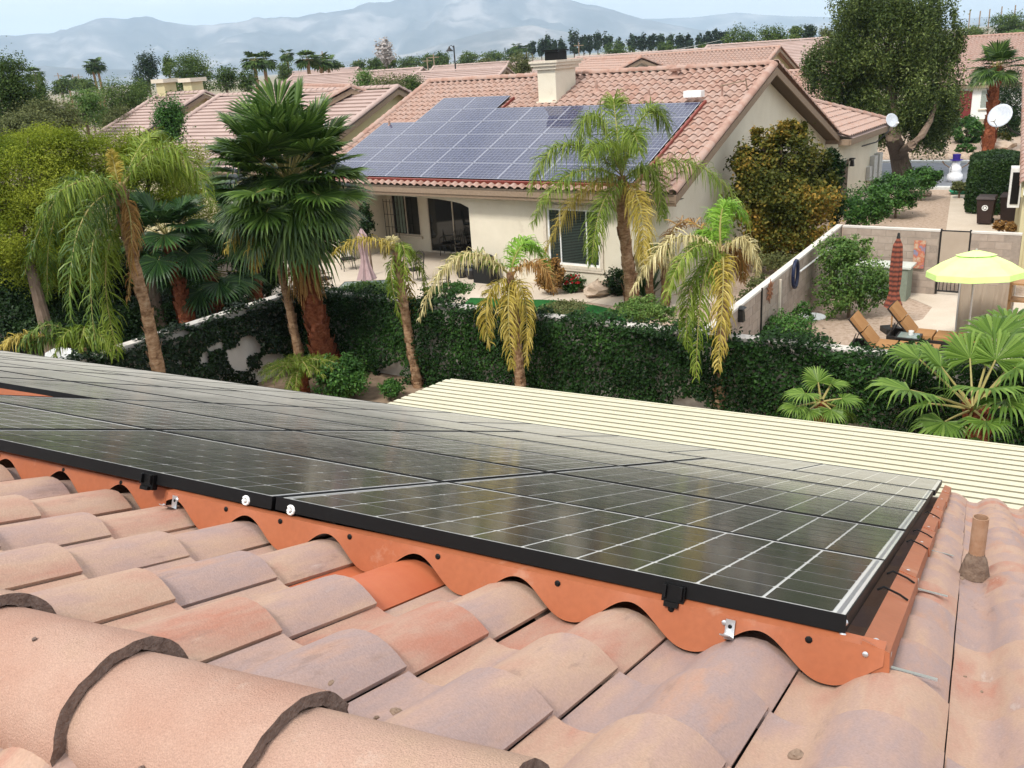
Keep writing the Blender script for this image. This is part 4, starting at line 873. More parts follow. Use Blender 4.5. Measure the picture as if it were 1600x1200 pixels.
def leafquads(P, size, normal=None, spread=.8, rs=None, aspect=.62, bend=True):
    """diamond leaves at points P; normals scattered round 'normal'"""
    rs = rs or rng; n = len(P); nn = rs.normal(0, 1, (n, 3))
    if normal is not None: nn = nn * spread + np.asarray(normal)
    nn /= np.linalg.norm(nn, axis=1)[:, None] + 1e-9
    a = rs.normal(0, 1, (n, 3)); a -= (a * nn).sum(1)[:, None] * nn; a /= np.linalg.norm(a, axis=1)[:, None] + 1e-9; b = np.cross(nn, a)
    s = (size * rs.uniform(.6, 1.25, n))[:, None]
    return np.stack([P - a*s*.5, P + b*s*aspect*.5 + nn*s*.08, P + a*s*.5, P - b*s*aspect*.5 + nn*s*.08], 1)
def hedge_on(a, b, h, th, n, mat, label, gaps=None, seed=0, size=.085, clumps=None, over=0.0):
    rs = np.random.default_rng(seed); a, b = np.asarray(a, float), np.asarray(b, float); X = unit(b - a); Nn = np.array([X[1], -X[0], 0]); ln = np.linalg.norm(b - a)
    t_ = thing('hedge', label, 'hedge', (a + b)/2); x = rs.uniform(0, ln, n); z = rs.uniform(0, 1, n) ** .9 * h
    wob = .10 * np.sin(x * 1.7 + 1) + .07 * np.sin(x * 4.3 + z * 3) + .06 * np.sin(z * 5 + x * 2.2)
    dpt = th * (.55 + .45 * rs.uniform(0, 1, n)) + wob * .8
    keep = np.ones(n, bool)
    if gaps is not None: keep = ~gaps(x, z, rs.uniform(0, 1, n))
    top = rs.uniform(0, 1, n) < .2; z = np.where(top, h + over + rs.normal(0, .05, n) + .07 * np.sin(x * 3.1) + .05 * np.sin(x * 7.7 + 2), z); dpt = np.where(top, rs.uniform(-.75 if over > .03 else -.12, 1, n) * th, dpt)
    P = a + X * x[:, None] + Nn * dpt[:, None] + UP * z[:, None]; P = P[keep]
    nrm = np.where(top[:, None], UP * 1.0 + Nn * .3, Nn * 1.0 + UP * .45)[keep]
    mb = MB().quads(leafquads(P, size, nrm, .55, rs)); obj('leaf_mass', mb, mat, t_)
    return t_
hz_ = np.array([HW0[0], HW0[1], 0])
def gapm(x, z, q): return (z < .45 + .25 * np.sin(x * 1.9)) & (((np.abs(x - 3.1) < .45)) | (np.abs(x - 13.2) < .9) | (np.abs(x - 11.0) < .6))
hw_f = HW0 - hn * .08; hw_g = HW1 - hn * .08
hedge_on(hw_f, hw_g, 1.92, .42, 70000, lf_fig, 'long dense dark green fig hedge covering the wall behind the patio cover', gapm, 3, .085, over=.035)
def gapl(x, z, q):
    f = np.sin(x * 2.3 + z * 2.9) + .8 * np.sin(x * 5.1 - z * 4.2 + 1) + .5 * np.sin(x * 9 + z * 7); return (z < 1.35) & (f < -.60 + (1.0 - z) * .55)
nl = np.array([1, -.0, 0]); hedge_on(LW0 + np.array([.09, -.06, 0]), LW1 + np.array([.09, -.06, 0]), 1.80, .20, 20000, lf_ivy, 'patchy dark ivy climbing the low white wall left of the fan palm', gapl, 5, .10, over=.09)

# ------------------------------------------------------------------ yellow house at the right edge
y0 = G(1590, 446, 0); yaz = math.radians(28.0); yd = np.array([math.sin(yaz), math.cos(yaz), 0]); yx = np.array([yd[1], -yd[0], 0])
yh = thing('yellow_house', 'pale yellow stucco house cut off by the right edge, barrel tiles along its rake', 'house', y0)
def YP(a, b, z): return y0 + yd * a + yx * b + UP * z       # a along the side wall, b into the house
mb = MB(); mb.box(YP(6.0, 3.5, 1.45), (12, 7, 2.9), np.array([yd, yx, UP]).T); mb.prism([YP(0, .0, 2.9), YP(12, 0, 2.9), YP(12, 0, 5.1), YP(11, 0, 5.1)], yx * 7); obj('wall', mb, m_stucco_y, yh)
mb = MB(); mb.box(YP(.25, -.06, 1.35), (.6, .16, 2.7), np.array([yd, yx, UP]).T); obj('pilaster', mb, m_stucco_y, yh)
ra, rb_ = YP(-.25, -.16, 2.90), YP(11.5, -.16, 5.35); rsl = unit(rb_ - ra); rz_ = unit(np.cross(rsl, -yx) if np.cross(rsl, -yx)[2] > 0 else np.cross(-yx, rsl))
mb = MB(); mb.prism([ra, rb_, rb_ + yx * 7, ra + yx * 7], -UP * .1); mb.prism([ra - UP * .1, rb_ - UP * .1, rb_ - UP * .34, ra - UP * .34], -yx * .05); obj('roof_deck', mb, m_stucco_y, yh)
mb = MB(); a = ra - yd * .02 - UP * .12; mb.prism([a, a - UP * .16, a - UP * .16 + yx * 7, a + yx * 7], -yd * .05); obj('fascia', mb, m_white, yh)
cap_run(rb_ + UP * .02 + yx * .02, ra + UP * .02 + yx * .02, yh, 'rake_tile', m_roof2, .33, .0, True, rz_)
o = obj('roof_tiles', joined_tiles(slope_places(rb_ + yx * 6.7 + UP * .02, -yx, -rsl, 6.5, 12.0)).mesh('roof_tiles', True), m_roof2, yh); o['kind'] = 'stuff'
dish('satellite_dish', YP(7.2, -.86, 4.12), np.array([-.75, -.55, .45]), .41, 'large white satellite dish on the yellow house wall at the right edge', None, [YP(7.2, -.5, 3.65), YP(7.2, -.02, 3.4)])
o = MB(); o.box(YP(6.2, -.20, 1.9), (.75, .36, 1.3), np.array([yd, yx, UP]).T); ob_ = setp(obj('wall_cabinet', o, m_white), 'white framed cabinet with dark grille on the yellow house wall', 'cabinet')
mb = MB(); mb.box(YP(5.81, -.20, 1.9), (.02, .24, 1.05), np.array([yd, yx, UP]).T); obj('grille', mb, m_dark, ob_)

# ------------------------------------------------------------------ things in the right-hand yard
def RZ(a): return np.array([[math.cos(a), -math.sin(a), 0], [math.sin(a), math.cos(a), 0], [0, 0, 1]])
# lime umbrella
lc = G(1524, 424, 2.0); lu = thing('patio_umbrella', 'open lime green octagonal patio umbrella beside the tan gate', 'umbrella', (lc[0], lc[1], 0))
tl = np.array([[1, 0, 0], [0, .985, .10], [0, -.10, .985]]); RU = 1.0
def up_(a, r, z): return lc + tl @ np.array([r * math.cos(a), r * math.sin(a), z])
mb = MB(); ng = 8
for i in range(ng):
    a0, a1 = 2*math.pi*(i+.3)/ng, 2*math.pi*(i+1.3)/ng
    for (r0, z0), (r1, z1) in (((.34, .37), (.70, .20)), ((.70, .20), (RU, 0))):
        mb.quad(up_(a0, r0, z0), up_(a1, r0, z0), up_(a1, r1, z1), up_(a0, r1, z1))
obj('canopy', mb, m_lime, lu)
mb = MB()
for i in range(ng):
    a0, a1 = 2*math.pi*(i+.3)/ng, 2*math.pi*(i+1.3)/ng; mb.quad(up_(a0, RU, 0), up_(a1, RU, 0), up_(a1, RU + .01, -.13), up_(a0, RU + .01, -.13))
obj('valance', mb, m_lime, lu); mb = MB()
for i in range(ng):
    a0, a1 = 2*math.pi*(i+.3)/ng, 2*math.pi*(i+1.3)/ng; mb.quad(up_(a0, .05, .47), up_(a1, .05, .47), up_(a1, .42, .37), up_(a0, .42, .37))
obj('vent_flap', mb, m_lime, lu); mb = MB()
for i in range(ng): a0 = 2*math.pi*(i+.3)/ng; mb.tube([up_(a0, .05, .40), up_(a0, RU - .02, -.02)], .009, 5)
obj('ribs', mb, m_alu, lu); mb = MB(); mb.tube([(lc[0], lc[1], .06), up_(0, 0, .5)], .022, 8); obj('pole', mb, m_alu, lu)
mb = MB(); mb.lathe([(0, .09), (.05, .09), (.24, .05), (.25, 0)], (lc[0], lc[1], .01), 16); obj('base', mb, m_iron, lu)
# red folded umbrella
m_red, t, out = newmat('red_plaid_canvas'); b = N(t, 'ShaderNodeBsdfPrincipled'); b.inputs['Roughness'].default_value = .9; co = N(t, 'ShaderNodeTexCoord')
wv = N(t, 'ShaderNodeTexWave'); wv.inputs['Scale'].default_value = 2.6; wv.bands_direction = 'Z'; wv.inputs['Distortion'].default_value = 1.0; t.links.new(co.outputs['Object'], wv.inputs[0])
rr = ramp(t, [(.1, (.075, .028, .02)), (.5, (.20, .045, .028)), (.9, (.27, .08, .045))]); t.links.new(wv.outputs['Fac'], rr.inputs[0]); t.links.new(rr.outputs[0], b.inputs['Base Color']); t.links.new(b.outputs[0], out.inputs[0])
rc = G(1392, 519, 0); ru = thing('folded_umbrella', 'folded red plaid patio umbrella standing behind the two brown loungers', 'umbrella', rc)
mb = MB(); mb.tube([rc + UP * .05, rc + UP * 2.42], .022, 8); obj('pole', mb, m_wood, ru)
mb = MB(); V = []; prof = [(.03, 2.38), (.10, 2.2), (.125, 1.8), (.13, 1.5), (.12, 1.25), (.105, 1.05), (.15, .82), (.20, .66)]
for r_, z in prof:
    for j in range(24): a = 2*math.pi*j/24; k = r_ * (1 + .20 * math.cos(8 * a)); V.append(rc + np.array([k*math.cos(a), k*math.sin(a), z + (.03*math.cos(8*a) if z < .7 else 0)]))
mb.add(V, [[i*24+j, i*24+(j+1) % 24, (i+1)*24+(j+1) % 24, (i+1)*24+j] for i in range(len(prof)-1) for j in range(24)]); obj('canopy', mb, m_red, ru)
mb = MB(); mb.lathe([(0, 2.52), (.03, 2.50), (.035, 2.44), (.05, 2.38)], rc, 8); obj('finial', mb, m_iron, ru)
mb = MB(); mb.box(rc + UP * .07, (.4, .4, .13)); obj('base', mb, m_iron, ru)
# loungers
def lounger(hip, head, label):
    """hip: where seat meets back on the ground plan, head: plan angle the sitter looks along"""
    t_ = thing('sun_lounger', label, 'sun lounger', (hip[0], hip[1], 0), 'brown sun loungers by the hedge', head); Ry = lambda a: np.array([[math.cos(a), 0, -math.sin(a)], [0, 1, 0], [math.sin(a), 0, math.cos(a)]])
    mb = MB(); mb.box((.45, .36, .2), (1.95, .05, .2)); mb.box((.45, -.36, .2), (1.95, .05, .2)); mb.box((-.52, 0, .2), (.05, .7, .2)); mb.box((1.42, 0, .2), (.05, .7, .2)); mb.box((.6, 0, .26), (1.5, .68, .03)); obj('wicker_frame', mb, m_wicker, t_, None, True)
    for x in (-.48, 1.38):
        for y in (-.35, .35): mb = MB(); mb.box((x, y, .06), (.06, .06, .12)); obj('leg', mb, m_wicker, t_, None, True)
    for i in range(3): mb = MB(); mb.box((.24 + .45 * i, 0, .325), (.43, .62, .09), None, 0, .95); obj('seat_cushion', mb, m_cushion, t_, None, True)
    A_ = math.radians(130); Rm = np.array([[math.cos(A_), 0, -math.sin(A_)], [0, 1, 0], [math.sin(A_), 0, math.cos(A_)]])
    for i in range(2):
        mb = MB(); c = Rm @ np.array([.22 + .42 * i, 0, 0]) + np.array([.02, 0, .34]); mb.box(c, (.40, .62, .085), Rm, 0, .95); obj('back_cushion', mb, m_cushion, t_, None, True)
    mb = MB(); c = Rm @ np.array([.43, 0, .055]) + np.array([.02, 0, .34]); mb.box(c, (.84, .66, .03), Rm); mb.tube([(-.5, .3, .25), (-.38, .3, .62)], .012, 6); mb.tube([(-.5, -.3, .25), (-.38, -.3, .62)], .012, 6); obj('back_rest', mb, m_wicker, t_, None, True)
    return t_
h1 = G(1368, 535, .36); h2 = G(1428, 520, .33)
lounger((h1[0], h1[1]), math.radians(-33), 'brown cushioned sun lounger nearest the hedge wall, back raised')
lounger((h2[0], h2[1]), math.radians(-35), 'brown cushioned sun lounger beyond the small black table, farther from the hedge')
c = G(1420, 524, .42); st = thing('side_table', 'small black side table with pale glass top between the two brown loungers', 'table', (c[0], c[1], 0)); Rt = RZ(-.6)
mb = MB(); mb.box((c[0], c[1], .40), (.52, .52, .035), Rt); mb.box((c[0], c[1], .10), (.42, .42, .02), Rt); obj('table_top', mb, m_iron, st); mb = MB(); mb.box((c[0], c[1], .422), (.42, .42, .01), Rt); obj('glass', mb, m_tableglass, st)
for x in (-.22, .22):
    for y in (-.22, .22): p = np.array([c[0], c[1], .2]) + Rt @ np.array([x, y, 0]); mb = MB(); mb.box(p, (.03, .03, .4), Rt); obj('leg', mb, m_iron, st)
mb = MB(); mb.lathe([(0, 0), (.05, 0), (.06, .10), (.055, .10), (.05, .02)], (c[0]+.05, c[1], .428), 10); setp(obj('cup', mb, m_white), 'white cup on the small black table between the loungers', 'cup')
# bistro table
c = G(1268, 494, .72); bt = thing('bistro_table', 'round pale bistro table on a thin black pedestal by the tan block wall', 'table', (c[0], c[1], 0))
mb = MB(); mb.lathe([(0, .72), (.33, .72), (.335, .70), (0, .69)], (c[0], c[1], 0), 24); obj('table_top', mb, flat('pale_grey_stone', (.33, .34, .33), .5), bt); mb = MB(); mb.tube([(c[0], c[1], .05), (c[0], c[1], .70)], .022, 8)
for i in range(3): a = 2.1*i; mb.tube([(c[0], c[1], .22), (c[0]+.28*math.cos(a), c[1]+.28*math.sin(a), .02)], .014, 6)
obj('pedestal', mb, m_iron, bt)
# solar lamp post
c = G(1529, 520, 0); lp = thing('lamp_post', 'slim black garden lamp post with small lantern in front of the taupe screen', 'lamp', c)
mb = MB(); mb.tube([c, c + UP * 1.35], .018, 8); mb.lathe([(.07, 0), (.05, .04), (.02, .1)], c, 10); obj('post', mb, m_iron, lp); mb = MB(); mb.box(c + UP * 1.44, (.10, .10, .13), None, 0, 1.25); obj('lantern', mb, m_grey, lp); mb = MB(); mb.box(c + UP * 1.53, (.17, .17, .04), None, 0, .5); obj('lamp_cap', mb, m_iron, lp)
# taupe privacy screen
a, b = G(1492, 522, 0), G(1576, 528, 0); sc_ = thing('privacy_screen', 'taupe cloth privacy screen stretched below the lime umbrella', 'screen', a); mb = MB()
nx = 14; X_ = b - a; zz = 1.32
V = [a + X_ * i / nx + UP * (z + .02 * math.sin(i * 1.3) * (z > .5) - .05 * math.sin(math.pi * i / nx) * (z > 1)) + np.array([.5, .8, 0]) * .05 * math.sin(i * 1.1 + z) for z in (.02, .7, zz) for i in range(nx + 1)]
mb.add(V, [[r_*(nx+1)+i, r_*(nx+1)+i+1, (r_+1)*(nx+1)+i+1, (r_+1)*(nx+1)+i] for r_ in range(2) for i in range(nx)]); obj('cloth', mb, m_screen, sc_)
for q in (a, b): mb = MB(); mb.tube([q, q + UP * 1.38], .02, 6); obj('post', mb, m_alu, sc_)
c = G(1594, 540, 0); fr = thing('wooden_rack', 'warm wooden rack standing against the yellow house under the umbrella edge', 'rack', c)
for i in range(4): mb = MB(); mb.box(c + UP * (.3 + .4 * i), (.7, .4, .04), RZ(-.6)); obj('shelf', mb, m_wood, fr)
for x in (-.33, .33): mb = MB(); mb.box(c + RZ(-.6) @ np.array([x, 0, 0]) + UP * .85, (.05, .4, 1.7), RZ(-.6)); obj('side_frame', mb, m_wood, fr)
# island bench with pale top along the gate wall
a = GA + gd * .75 - gn * .75; ib = thing('outdoor_counter', 'long pale topped outdoor counter half hidden by the shrub before the tan wall', 'counter', a); mb = MB(); mb.box(a + gd * .35 + UP * .95, (2.1, .75, .05), Rg); obj('counter_top', mb, flat('pale_stone_top', (.50, .52, .47), .5), ib); mb = MB(); mb.box(a + gd * .35 + UP * .46, (1.95, .65, .92), Rg); obj('counter_base', mb, flat('sage_counter', (.20, .23, .18), .8), ib)
# towel on the wall
mb = MB(); a = g1 - gd * .62 - gn * .13
V = [a + gd * x + UP * z - gn * (.02 * math.sin(x * 40) + .03) for z in (1.55, 1.3, 1.0, .75) for x in (0, .08, .16, .24, .30)]; mb.add(V, [[r_*5+i, r_*5+i+1, (r_+1)*5+i+1, (r_+1)*5+i] for r_ in range(3) for i in range(4)])
m_tow = pmat('patterned_towel', [(.35, (.12, .22, .34)), (.5, (.42, .12, .06)), (.65, (.45, .36, .26))], 5, .95); setp(obj('towel', mb, m_tow), 'blue and orange patterned towel hanging beside the folded red umbrella', 'towel')
# ornaments on the long block wall (its right-hand face)
pw_d = unit(PB - PA); pw_n = np.array([-pw_d[1], pw_d[0], 0]); pw_n *= np.sign(pw_n @ np.array([1, -1, 0]))
def onwall(x, y, off=.09):
    """point on the long wall's yard face under a photo pixel"""
    v = ray(x, y); k = ((PA + pw_n * off - EYE) @ pw_n) / (v @ pw_n); return EYE + v * k
Rw = np.array([pw_d, pw_n, UP]).T
p = onwall(1203, 455); sunart = thing('metal_sun', 'rust coloured metal sun ornament with leaves on the long tan block wall', 'wall ornament', p); mb = MB()
mb.lathe([(0, .02), (.10, .012), (.11, 0)], p, 14, 0, np.array([pw_d, UP, pw_n]).T)
obj('disc', mb, m_metalart, sunart)
for i in range(12):
    a = 2*math.pi*i/12; u = pw_d * math.cos(a) + UP * math.sin(a); w_ = -pw_d * math.sin(a) + UP * math.cos(a); mb = MB(); L_ = .30 if i % 2 else .24
    mb.prism([p + u * .10 - w_ * .025, p + u * .18 + w_ * .035, p + u * L_, p + u * .17 - w_ * .03], pw_n * .012); obj('ray', mb, m_metalart, sunart)
a = onwall(1190, 480); mb = MB(); mb.box(a + UP * -.1, (.05, .03, 1.1), Rw); setp(obj('wall_plaque', mb, m_iron), 'narrow black iron strip beside the metal sun on the tan wall', 'wall ornament')
a = onwall(1218, 470, .10); mb = MB(); mb.box((a[0], a[1], .85), (.09, .05, 1.75), Rw); setp(obj('conduit_post', mb, m_trim), 'cream vertical conduit post fixed to the long tan block wall', 'post')
a = onwall(1243, 428, .16); mb = MB(); ang = np.linspace(0, 2*math.pi, 17); mb.tube([a + (pw_d * .22 * math.cos(q) + UP * .34 * math.sin(q)) for q in ang], .045, 8); o = setp(obj('hose_reel', mb.mesh('hose_reel', True), flat('dark_blue_rubber', (.012, .018, .05), .4)), 'dark blue coiled hose hanging on the long tan block wall', 'hose')
mb = MB(); q0, q1 = onwall(1250, 424, .11), onwall(1300, 386, .11); mb.tube([q0, q1], .025, 6); setp(obj('wall_pipe', mb, m_white), 'white pipe running along the long tan block wall above the hose', 'pipe')
a = onwall(1158, 492, .12); mb = MB(); mb.box(a, (.16, .14, .28), Rw, 0, .7); mb.box(a + UP * .17, (.2, .18, .05), Rw, 0, .4); setp(obj('wall_lantern', mb, m_iron), 'black lantern on the near end of the long tan block wall', 'lantern')
c = G(1196, 527, .45); mb = MB(); mb.lathe([(.16, 0), (.26, .36), (.29, .40), (.26, .40), (.22, .30), (0, .30)], (c[0], c[1], .02), 18); setp(obj('planter', mb, m_trim), 'round pale planter bowl just behind the hedge on the right', 'planter')
# trash bins and front yard things
def bin_(c, label, emblem):
    t_ = thing('trash_bin', label, 'bin', c, 'dark wheeled bins by the yellow house'); ra_ = math.radians(-62); Rb = RZ(ra_)
    mb = MB(); w0, d0, w1, d1, h = .46, .50, .60, .68, .98; V = [(-w0/2, -d0/2, .06), (w0/2, -d0/2, .06), (w0/2, d0/2, .06), (-w0/2, d0/2, .06), (-w1/2, -d1/2, h), (w1/2, -d1/2, h), (w1/2, d1/2, h), (-w1/2, d1/2, h)]
    Rb = np.array([[gd[0], -gd[1], 0], [gd[1], gd[0], 0], [0, 0, 1]])
    mb.add(np.array(V) @ Rb.T + c, [[0, 3, 2, 1], [4, 5, 6, 7], [0, 1, 5, 4], [1, 2, 6, 5], [2, 3, 7, 6], [3, 0, 4, 7]]); obj('body', mb, m_bin, t_)
    mb = MB(); mb.box(c + UP * (h + .045), (.66, .76, .09), Rb, 0, .9); obj('lid', mb, m_bin, t_)
    mb = MB(); mb.box(c + UP * (h + .02) + Rb @ np.array([0, .40, 0]), (.5, .05, .05), Rb); obj('handle', mb, m_bin, t_)
    for s in (-.24, .24): mb = MB(); mb.lathe([(0, -.03), (.1, -.03), (.1, .03), (0, .03)], c + Rb @ np.array([s, .25, .10]), 12, 0, Rb @ np.array([[0, 0, 1], [0, 1, 0], [-1, 0, 0]])); obj('wheel', mb, m_black, t_)
    if emblem:
        e = c + UP * .66 + Rb @ np.array([0, -.325, 0]); Rd_ = Rb @ np.array([[1, 0, 0], [0, .13, -.99], [0, .99, .13]]); 
        mb = MB(); mb.lathe([(0, .012), (.105, .012), (.105, 0)], e, 20, 0, Rd_); em = obj('emblem', mb, m_white, t_)
        mb = MB()
        for i in range(3):
            a0 = 2.094*i; ar = [e + Rd_ @ np.array([math.cos(q)*.062, math.sin(q)*.062, .016]) for q in np.linspace(a0, a0 + 1.35, 6)]; mb.tube(ar, .012, 5)
            q = a0 + 1.35; tip = Rd_ @ np.array([math.cos(q+.45)*.062, math.sin(q+.45)*.062, .016]); p1 = Rd_ @ np.array([math.cos(q)*.09, math.sin(q)*.09, .016]); p2 = Rd_ @ np.array([math.cos(q)*.034, math.sin(q)*.034, .016]); mb.add([e+tip, e+p1, e+p2, e+p2 + Rd_ @ np.array([0, 0, .003])], [[0, 1, 2, 3]])
        obj('emblem_arrows', mb, m_black, em)
b1_ = G(1538, 350, 0); bin_(b1_, 'dark brown wheeled trash bin with round white recycling emblem', True)
bin_(b1_ + gd * .72 + np.array([.35, .5, 0]), 'dark wheeled bin behind the one with the white emblem', False)
# snowman decoration
c = G(1491, 284, 0); sn = thing('snowman_decoration', 'white inflatable snowman with purple top hat standing by the street', 'snowman', c)
KS = .74
mb = MB(); mb.lathe([(0, 0), (.42, .03), (.50, .22), (.46, .48), (.34, .62), (.37, .72), (.36, .92), (.27, 1.04), (.24, 1.10), (.27, 1.22), (.24, 1.38), (.12, 1.46), (0, 1.47)], c, 18, 0, np.eye(3) * KS); obj('body', mb.mesh('body', True), m_snow, sn)
mb = MB(); mb.lathe([(.40, 1.40), (.40, 1.43), (.22, 1.44), (.25, 1.78), (0, 1.79)], c, 16, 0, np.eye(3) * KS); obj('top_hat', mb, m_purple, sn)
for s in (-1, 1):
    mb = MB(); x_ = np.array([.8, -.55, 0]) * s; p0 = c + UP * .66 + x_ * .25; p1 = p0 + x_ * .27 + UP * .17; mb.tube([p0, p1], .03, 6)
    for q in (-.3, .1, .45): mb.tube([p1, p1 + x_ * .12 * math.cos(q) + UP * (.13 + .1 * q)], .022, 5)
    obj('stick_arm', mb, m_bark, sn)
for z in (.72, .86, 1.0): mb = MB(); mb.lathe([(0, .03), (.03, .015), (.035, 0)], c + UP * z * KS + np.array([-.26, -.09, 0]), 8, 0, np.array([[0, 0, -1], [0, 1, 0], [1, 0, 0]])); obj('button', mb, m_black, sn)
c = G(1501, 303, 0); lump('hose_box', c, .42, m_greenplastic, 'bright green plastic cover at the end of the concrete path', 'cover', (1.2, .8, .45), 5, None, (8, 14))
for i, (x, y, r_, lab) in enumerate([(936, 462, .45, 'large pale boulder in the bed under the blinds window'), (905, 454, .22, 'small pale stone beside the large boulder under the window'), (1562, 236, .8, 'pale tan boulder at the foot of the street palm'), (1448, 306, .25, 'pale stone at the edge of the green shrubs by the gravel')]):
    lump('boulder', G(x, y, 0), r_, m_rockm, lab, 'boulder', (1.2, .8, .55), i + 3, 'boulders in the gardens', (7, 11))

# ------------------------------------------------------------------ patio furniture of the cream house
c = G(575, 446, .72); tb = thing('patio_table', 'glass topped patio table with black rim by the left end of the hedge', 'table', (c[0], c[1], 0))
mb = MB(); mb.box((c[0], c[1], .73), (1.75, 1.15, .012), RZ(-.1)); obj('table_top', mb, m_tableglass, tb); mb = MB()
for s in (-1, 1): mb.box(np.array([c[0], c[1], .725]) + RZ(-.1) @ np.array([0, s*.58, 0]), (1.79, .03, .03), RZ(-.1)); mb.box(np.array([c[0], c[1], .725]) + RZ(-.1) @ np.array([s*.88, 0, 0]), (.03, 1.19, .03), RZ(-.1))
obj('rim', mb, m_iron, tb)
for x in (-.75, .75):
    for y in (-.45, .45): p = np.array([c[0], c[1], .36]) + RZ(-.1) @ np.array([x, y, 0]); mb = MB(); mb.box(p, (.035, .035, .72)); obj('leg', mb, m_iron, tb)
fu = thing('folded_umbrella', 'folded dusty pink umbrella standing through the glass patio table', 'umbrella', (c[0], c[1], 0)); mb = MB(); mb.tube([(c[0], c[1], 0), (c[0], c[1], 2.55)], .02, 8); obj('pole', mb, m_iron, fu)
V = []; prof = [(.02, 2.5), (.13, 2.3), (.16, 2.0), (.10, 1.7), (.12, 1.45), (.20, 1.15), (.27, .92)]
for r_, z in prof:
    for j in range(20): a = 2*math.pi*j/20; k = r_ * (1 + .25 * math.cos(7 * a + z)); V.append((c[0] + k*math.cos(a), c[1] + k*math.sin(a), z + .02*math.cos(5*a)))
mb = MB().add(V, [[i*20+j, i*20+(j+1) % 20, (i+1)*20+(j+1) % 20, (i+1)*20+j] for i in range(len(prof)-1) for j in range(20)]); obj('canopy', mb, m_rose, fu)
def iron_chair(c, rz, label):
    t_ = thing('patio_chair', label, 'chair', c, 'black iron patio chairs of the cream house', rz)
    mb = MB(); mb.box((0, 0, .44), (.46, .46, .05)); obj('seat', mb, m_wicker, t_, None, True)
    for x in (-.2, .2):
        for y in (-.2, .2): mb = MB(); mb.tube([(x, y, .43), (x*1.15, y*1.15, 0)], .014, 6); obj('leg', mb, m_iron, t_, None, True)
    mb = MB(); mb.tube([(-.22, .21, .44), (-.23, .30, .95), (0, .33, 1.08), (.23, .30, .95), (.22, .21, .44)], .016, 6); obj('back_frame', mb, m_iron, t_, None, True)
    mb = MB()
    for i in range(5): x = -.15 + .075*i; mb.tube([(x, .23, .46), (x*1.1, .29, .75), (x, .32, 1.02)], .009, 5)
    for i in range(3): a_ = np.linspace(0, 2*math.pi, 10); mb.tube([(-.12 + .12*i + .055*math.cos(q), .30, .78 + .055*math.sin(q)) for q in a_], .008, 5)
    obj('back_scrollwork', mb, m_iron, t_, None, True)
    for s in (-.24, .24): mb = MB(); mb.tube([(s, -.2, .44), (s, -.2, .66), (s, .24, .68)], .014, 6); obj('armrest', mb, m_iron, t_, None, True)
    return t_
for (x, y, rz, lab) in ((508, 455, 2.2, 'black scrollwork patio chair at the left end of the glass table'), (545, 422, .4, 'black patio chair behind the glass table, left'), (690, 472, -1.7, 'black patio chair at the right of the glass table, turned to the hedge'), (650, 440, -.9, 'black patio chair behind the first small palm'), (725, 402, .6, 'black patio chair just inside the arch by the sliding door'), (700, 398, -.3, 'black patio chair deepest in the shade of the arch')):
    iron_chair(G(x, y, 0), rz, lab)
mb = MB(); c = NP(7.0, 6.4, 0) + NF * 1.0; Rb = Rn
bq = thing('covered_grill', 'barbecue grill under a black cover against the cream wall', 'grill', c); mb.box(c + UP * .36, (.75, .5, .72), Rb, 0, .93); obj('cart_cover', mb, m_blackrough, bq); mb = MB(); mb.lathe([(.36, 0), (.34, .10), (.24, .19), (0, .23)], c + UP * .72, 16); obj('hood_cover', mb, m_blackrough, bq)
for i, (x, y, lab) in enumerate([(722, 434, 'dark glazed pot, leftmost of the row on the patio'), (737, 436, 'dark glazed pot, second from the left on the patio'), (752, 437, 'dark glazed pot holding a small plant, third on the patio'), (769, 438, 'dark glazed pot, rightmost of the row on the patio')]):
    c = G(x, y, 0); mb = MB(); mb.lathe([(.12, 0), (.2, .18), (.22, .34), (.17, .42), (.2, .46), (.16, .46), (.12, .36), (0, .36)], c, 14); setp(obj('plant_pot', mb, m_pot), lab, 'pot', 'dark pots in a row on the patio')
c = G(546, 408, 0); mb = MB(); mb.lathe([(.2, 0), (.24, .1), (.12, .3), (.1, .55), (.17, .7), (.13, .86), (.05, .98), (0, 1.0)], c, 12); setp(obj('garden_statue', mb, m_stucco_w), 'pale stone figure on the patio left of the pink umbrella', 'statue')
tr_ = thing('trellis', 'dark iron trellis with climbing vine left of the patio window', 'trellis', NP(14.2, 4.6, 0)); mb = MB()
for i in range(5): mb.tube([NP(14.25 - .18*i, 4.5, 0), NP(14.25 - .18*i, 4.5, 2.1)], .012, 5)
for z in (.5, 1.0, 1.5, 2.0): mb.tube([NP(14.25, 4.5, z), NP(13.5, 4.5, z)], .01, 5)
obj('trellis_frame', mb, m_iron, tr_)
# white curved bench back seen over the panels at far left
c = G(95, 556, .55); mb = MB(); pts = [(-.9, 0), (-.75, .28), (-.3, .46), (.2, .48), (.65, .34), (.9, 0)]; mb.prism([np.array([c[0], c[1], .25]) + np.array([.82, -.57, 0]) * x + UP * z for x, z in pts], np.array([.57, .82, 0]) * .18); bench_ = setp(obj('curved_bench', mb, m_white), 'white curved bench back showing over the panels at the far left', 'bench')
mb = MB(); mb.box((c[0] + .2, c[1] + .25, .13), (1.6, .7, .26), RZ(-.6)); obj('bench_base', mb, m_white, bench_)

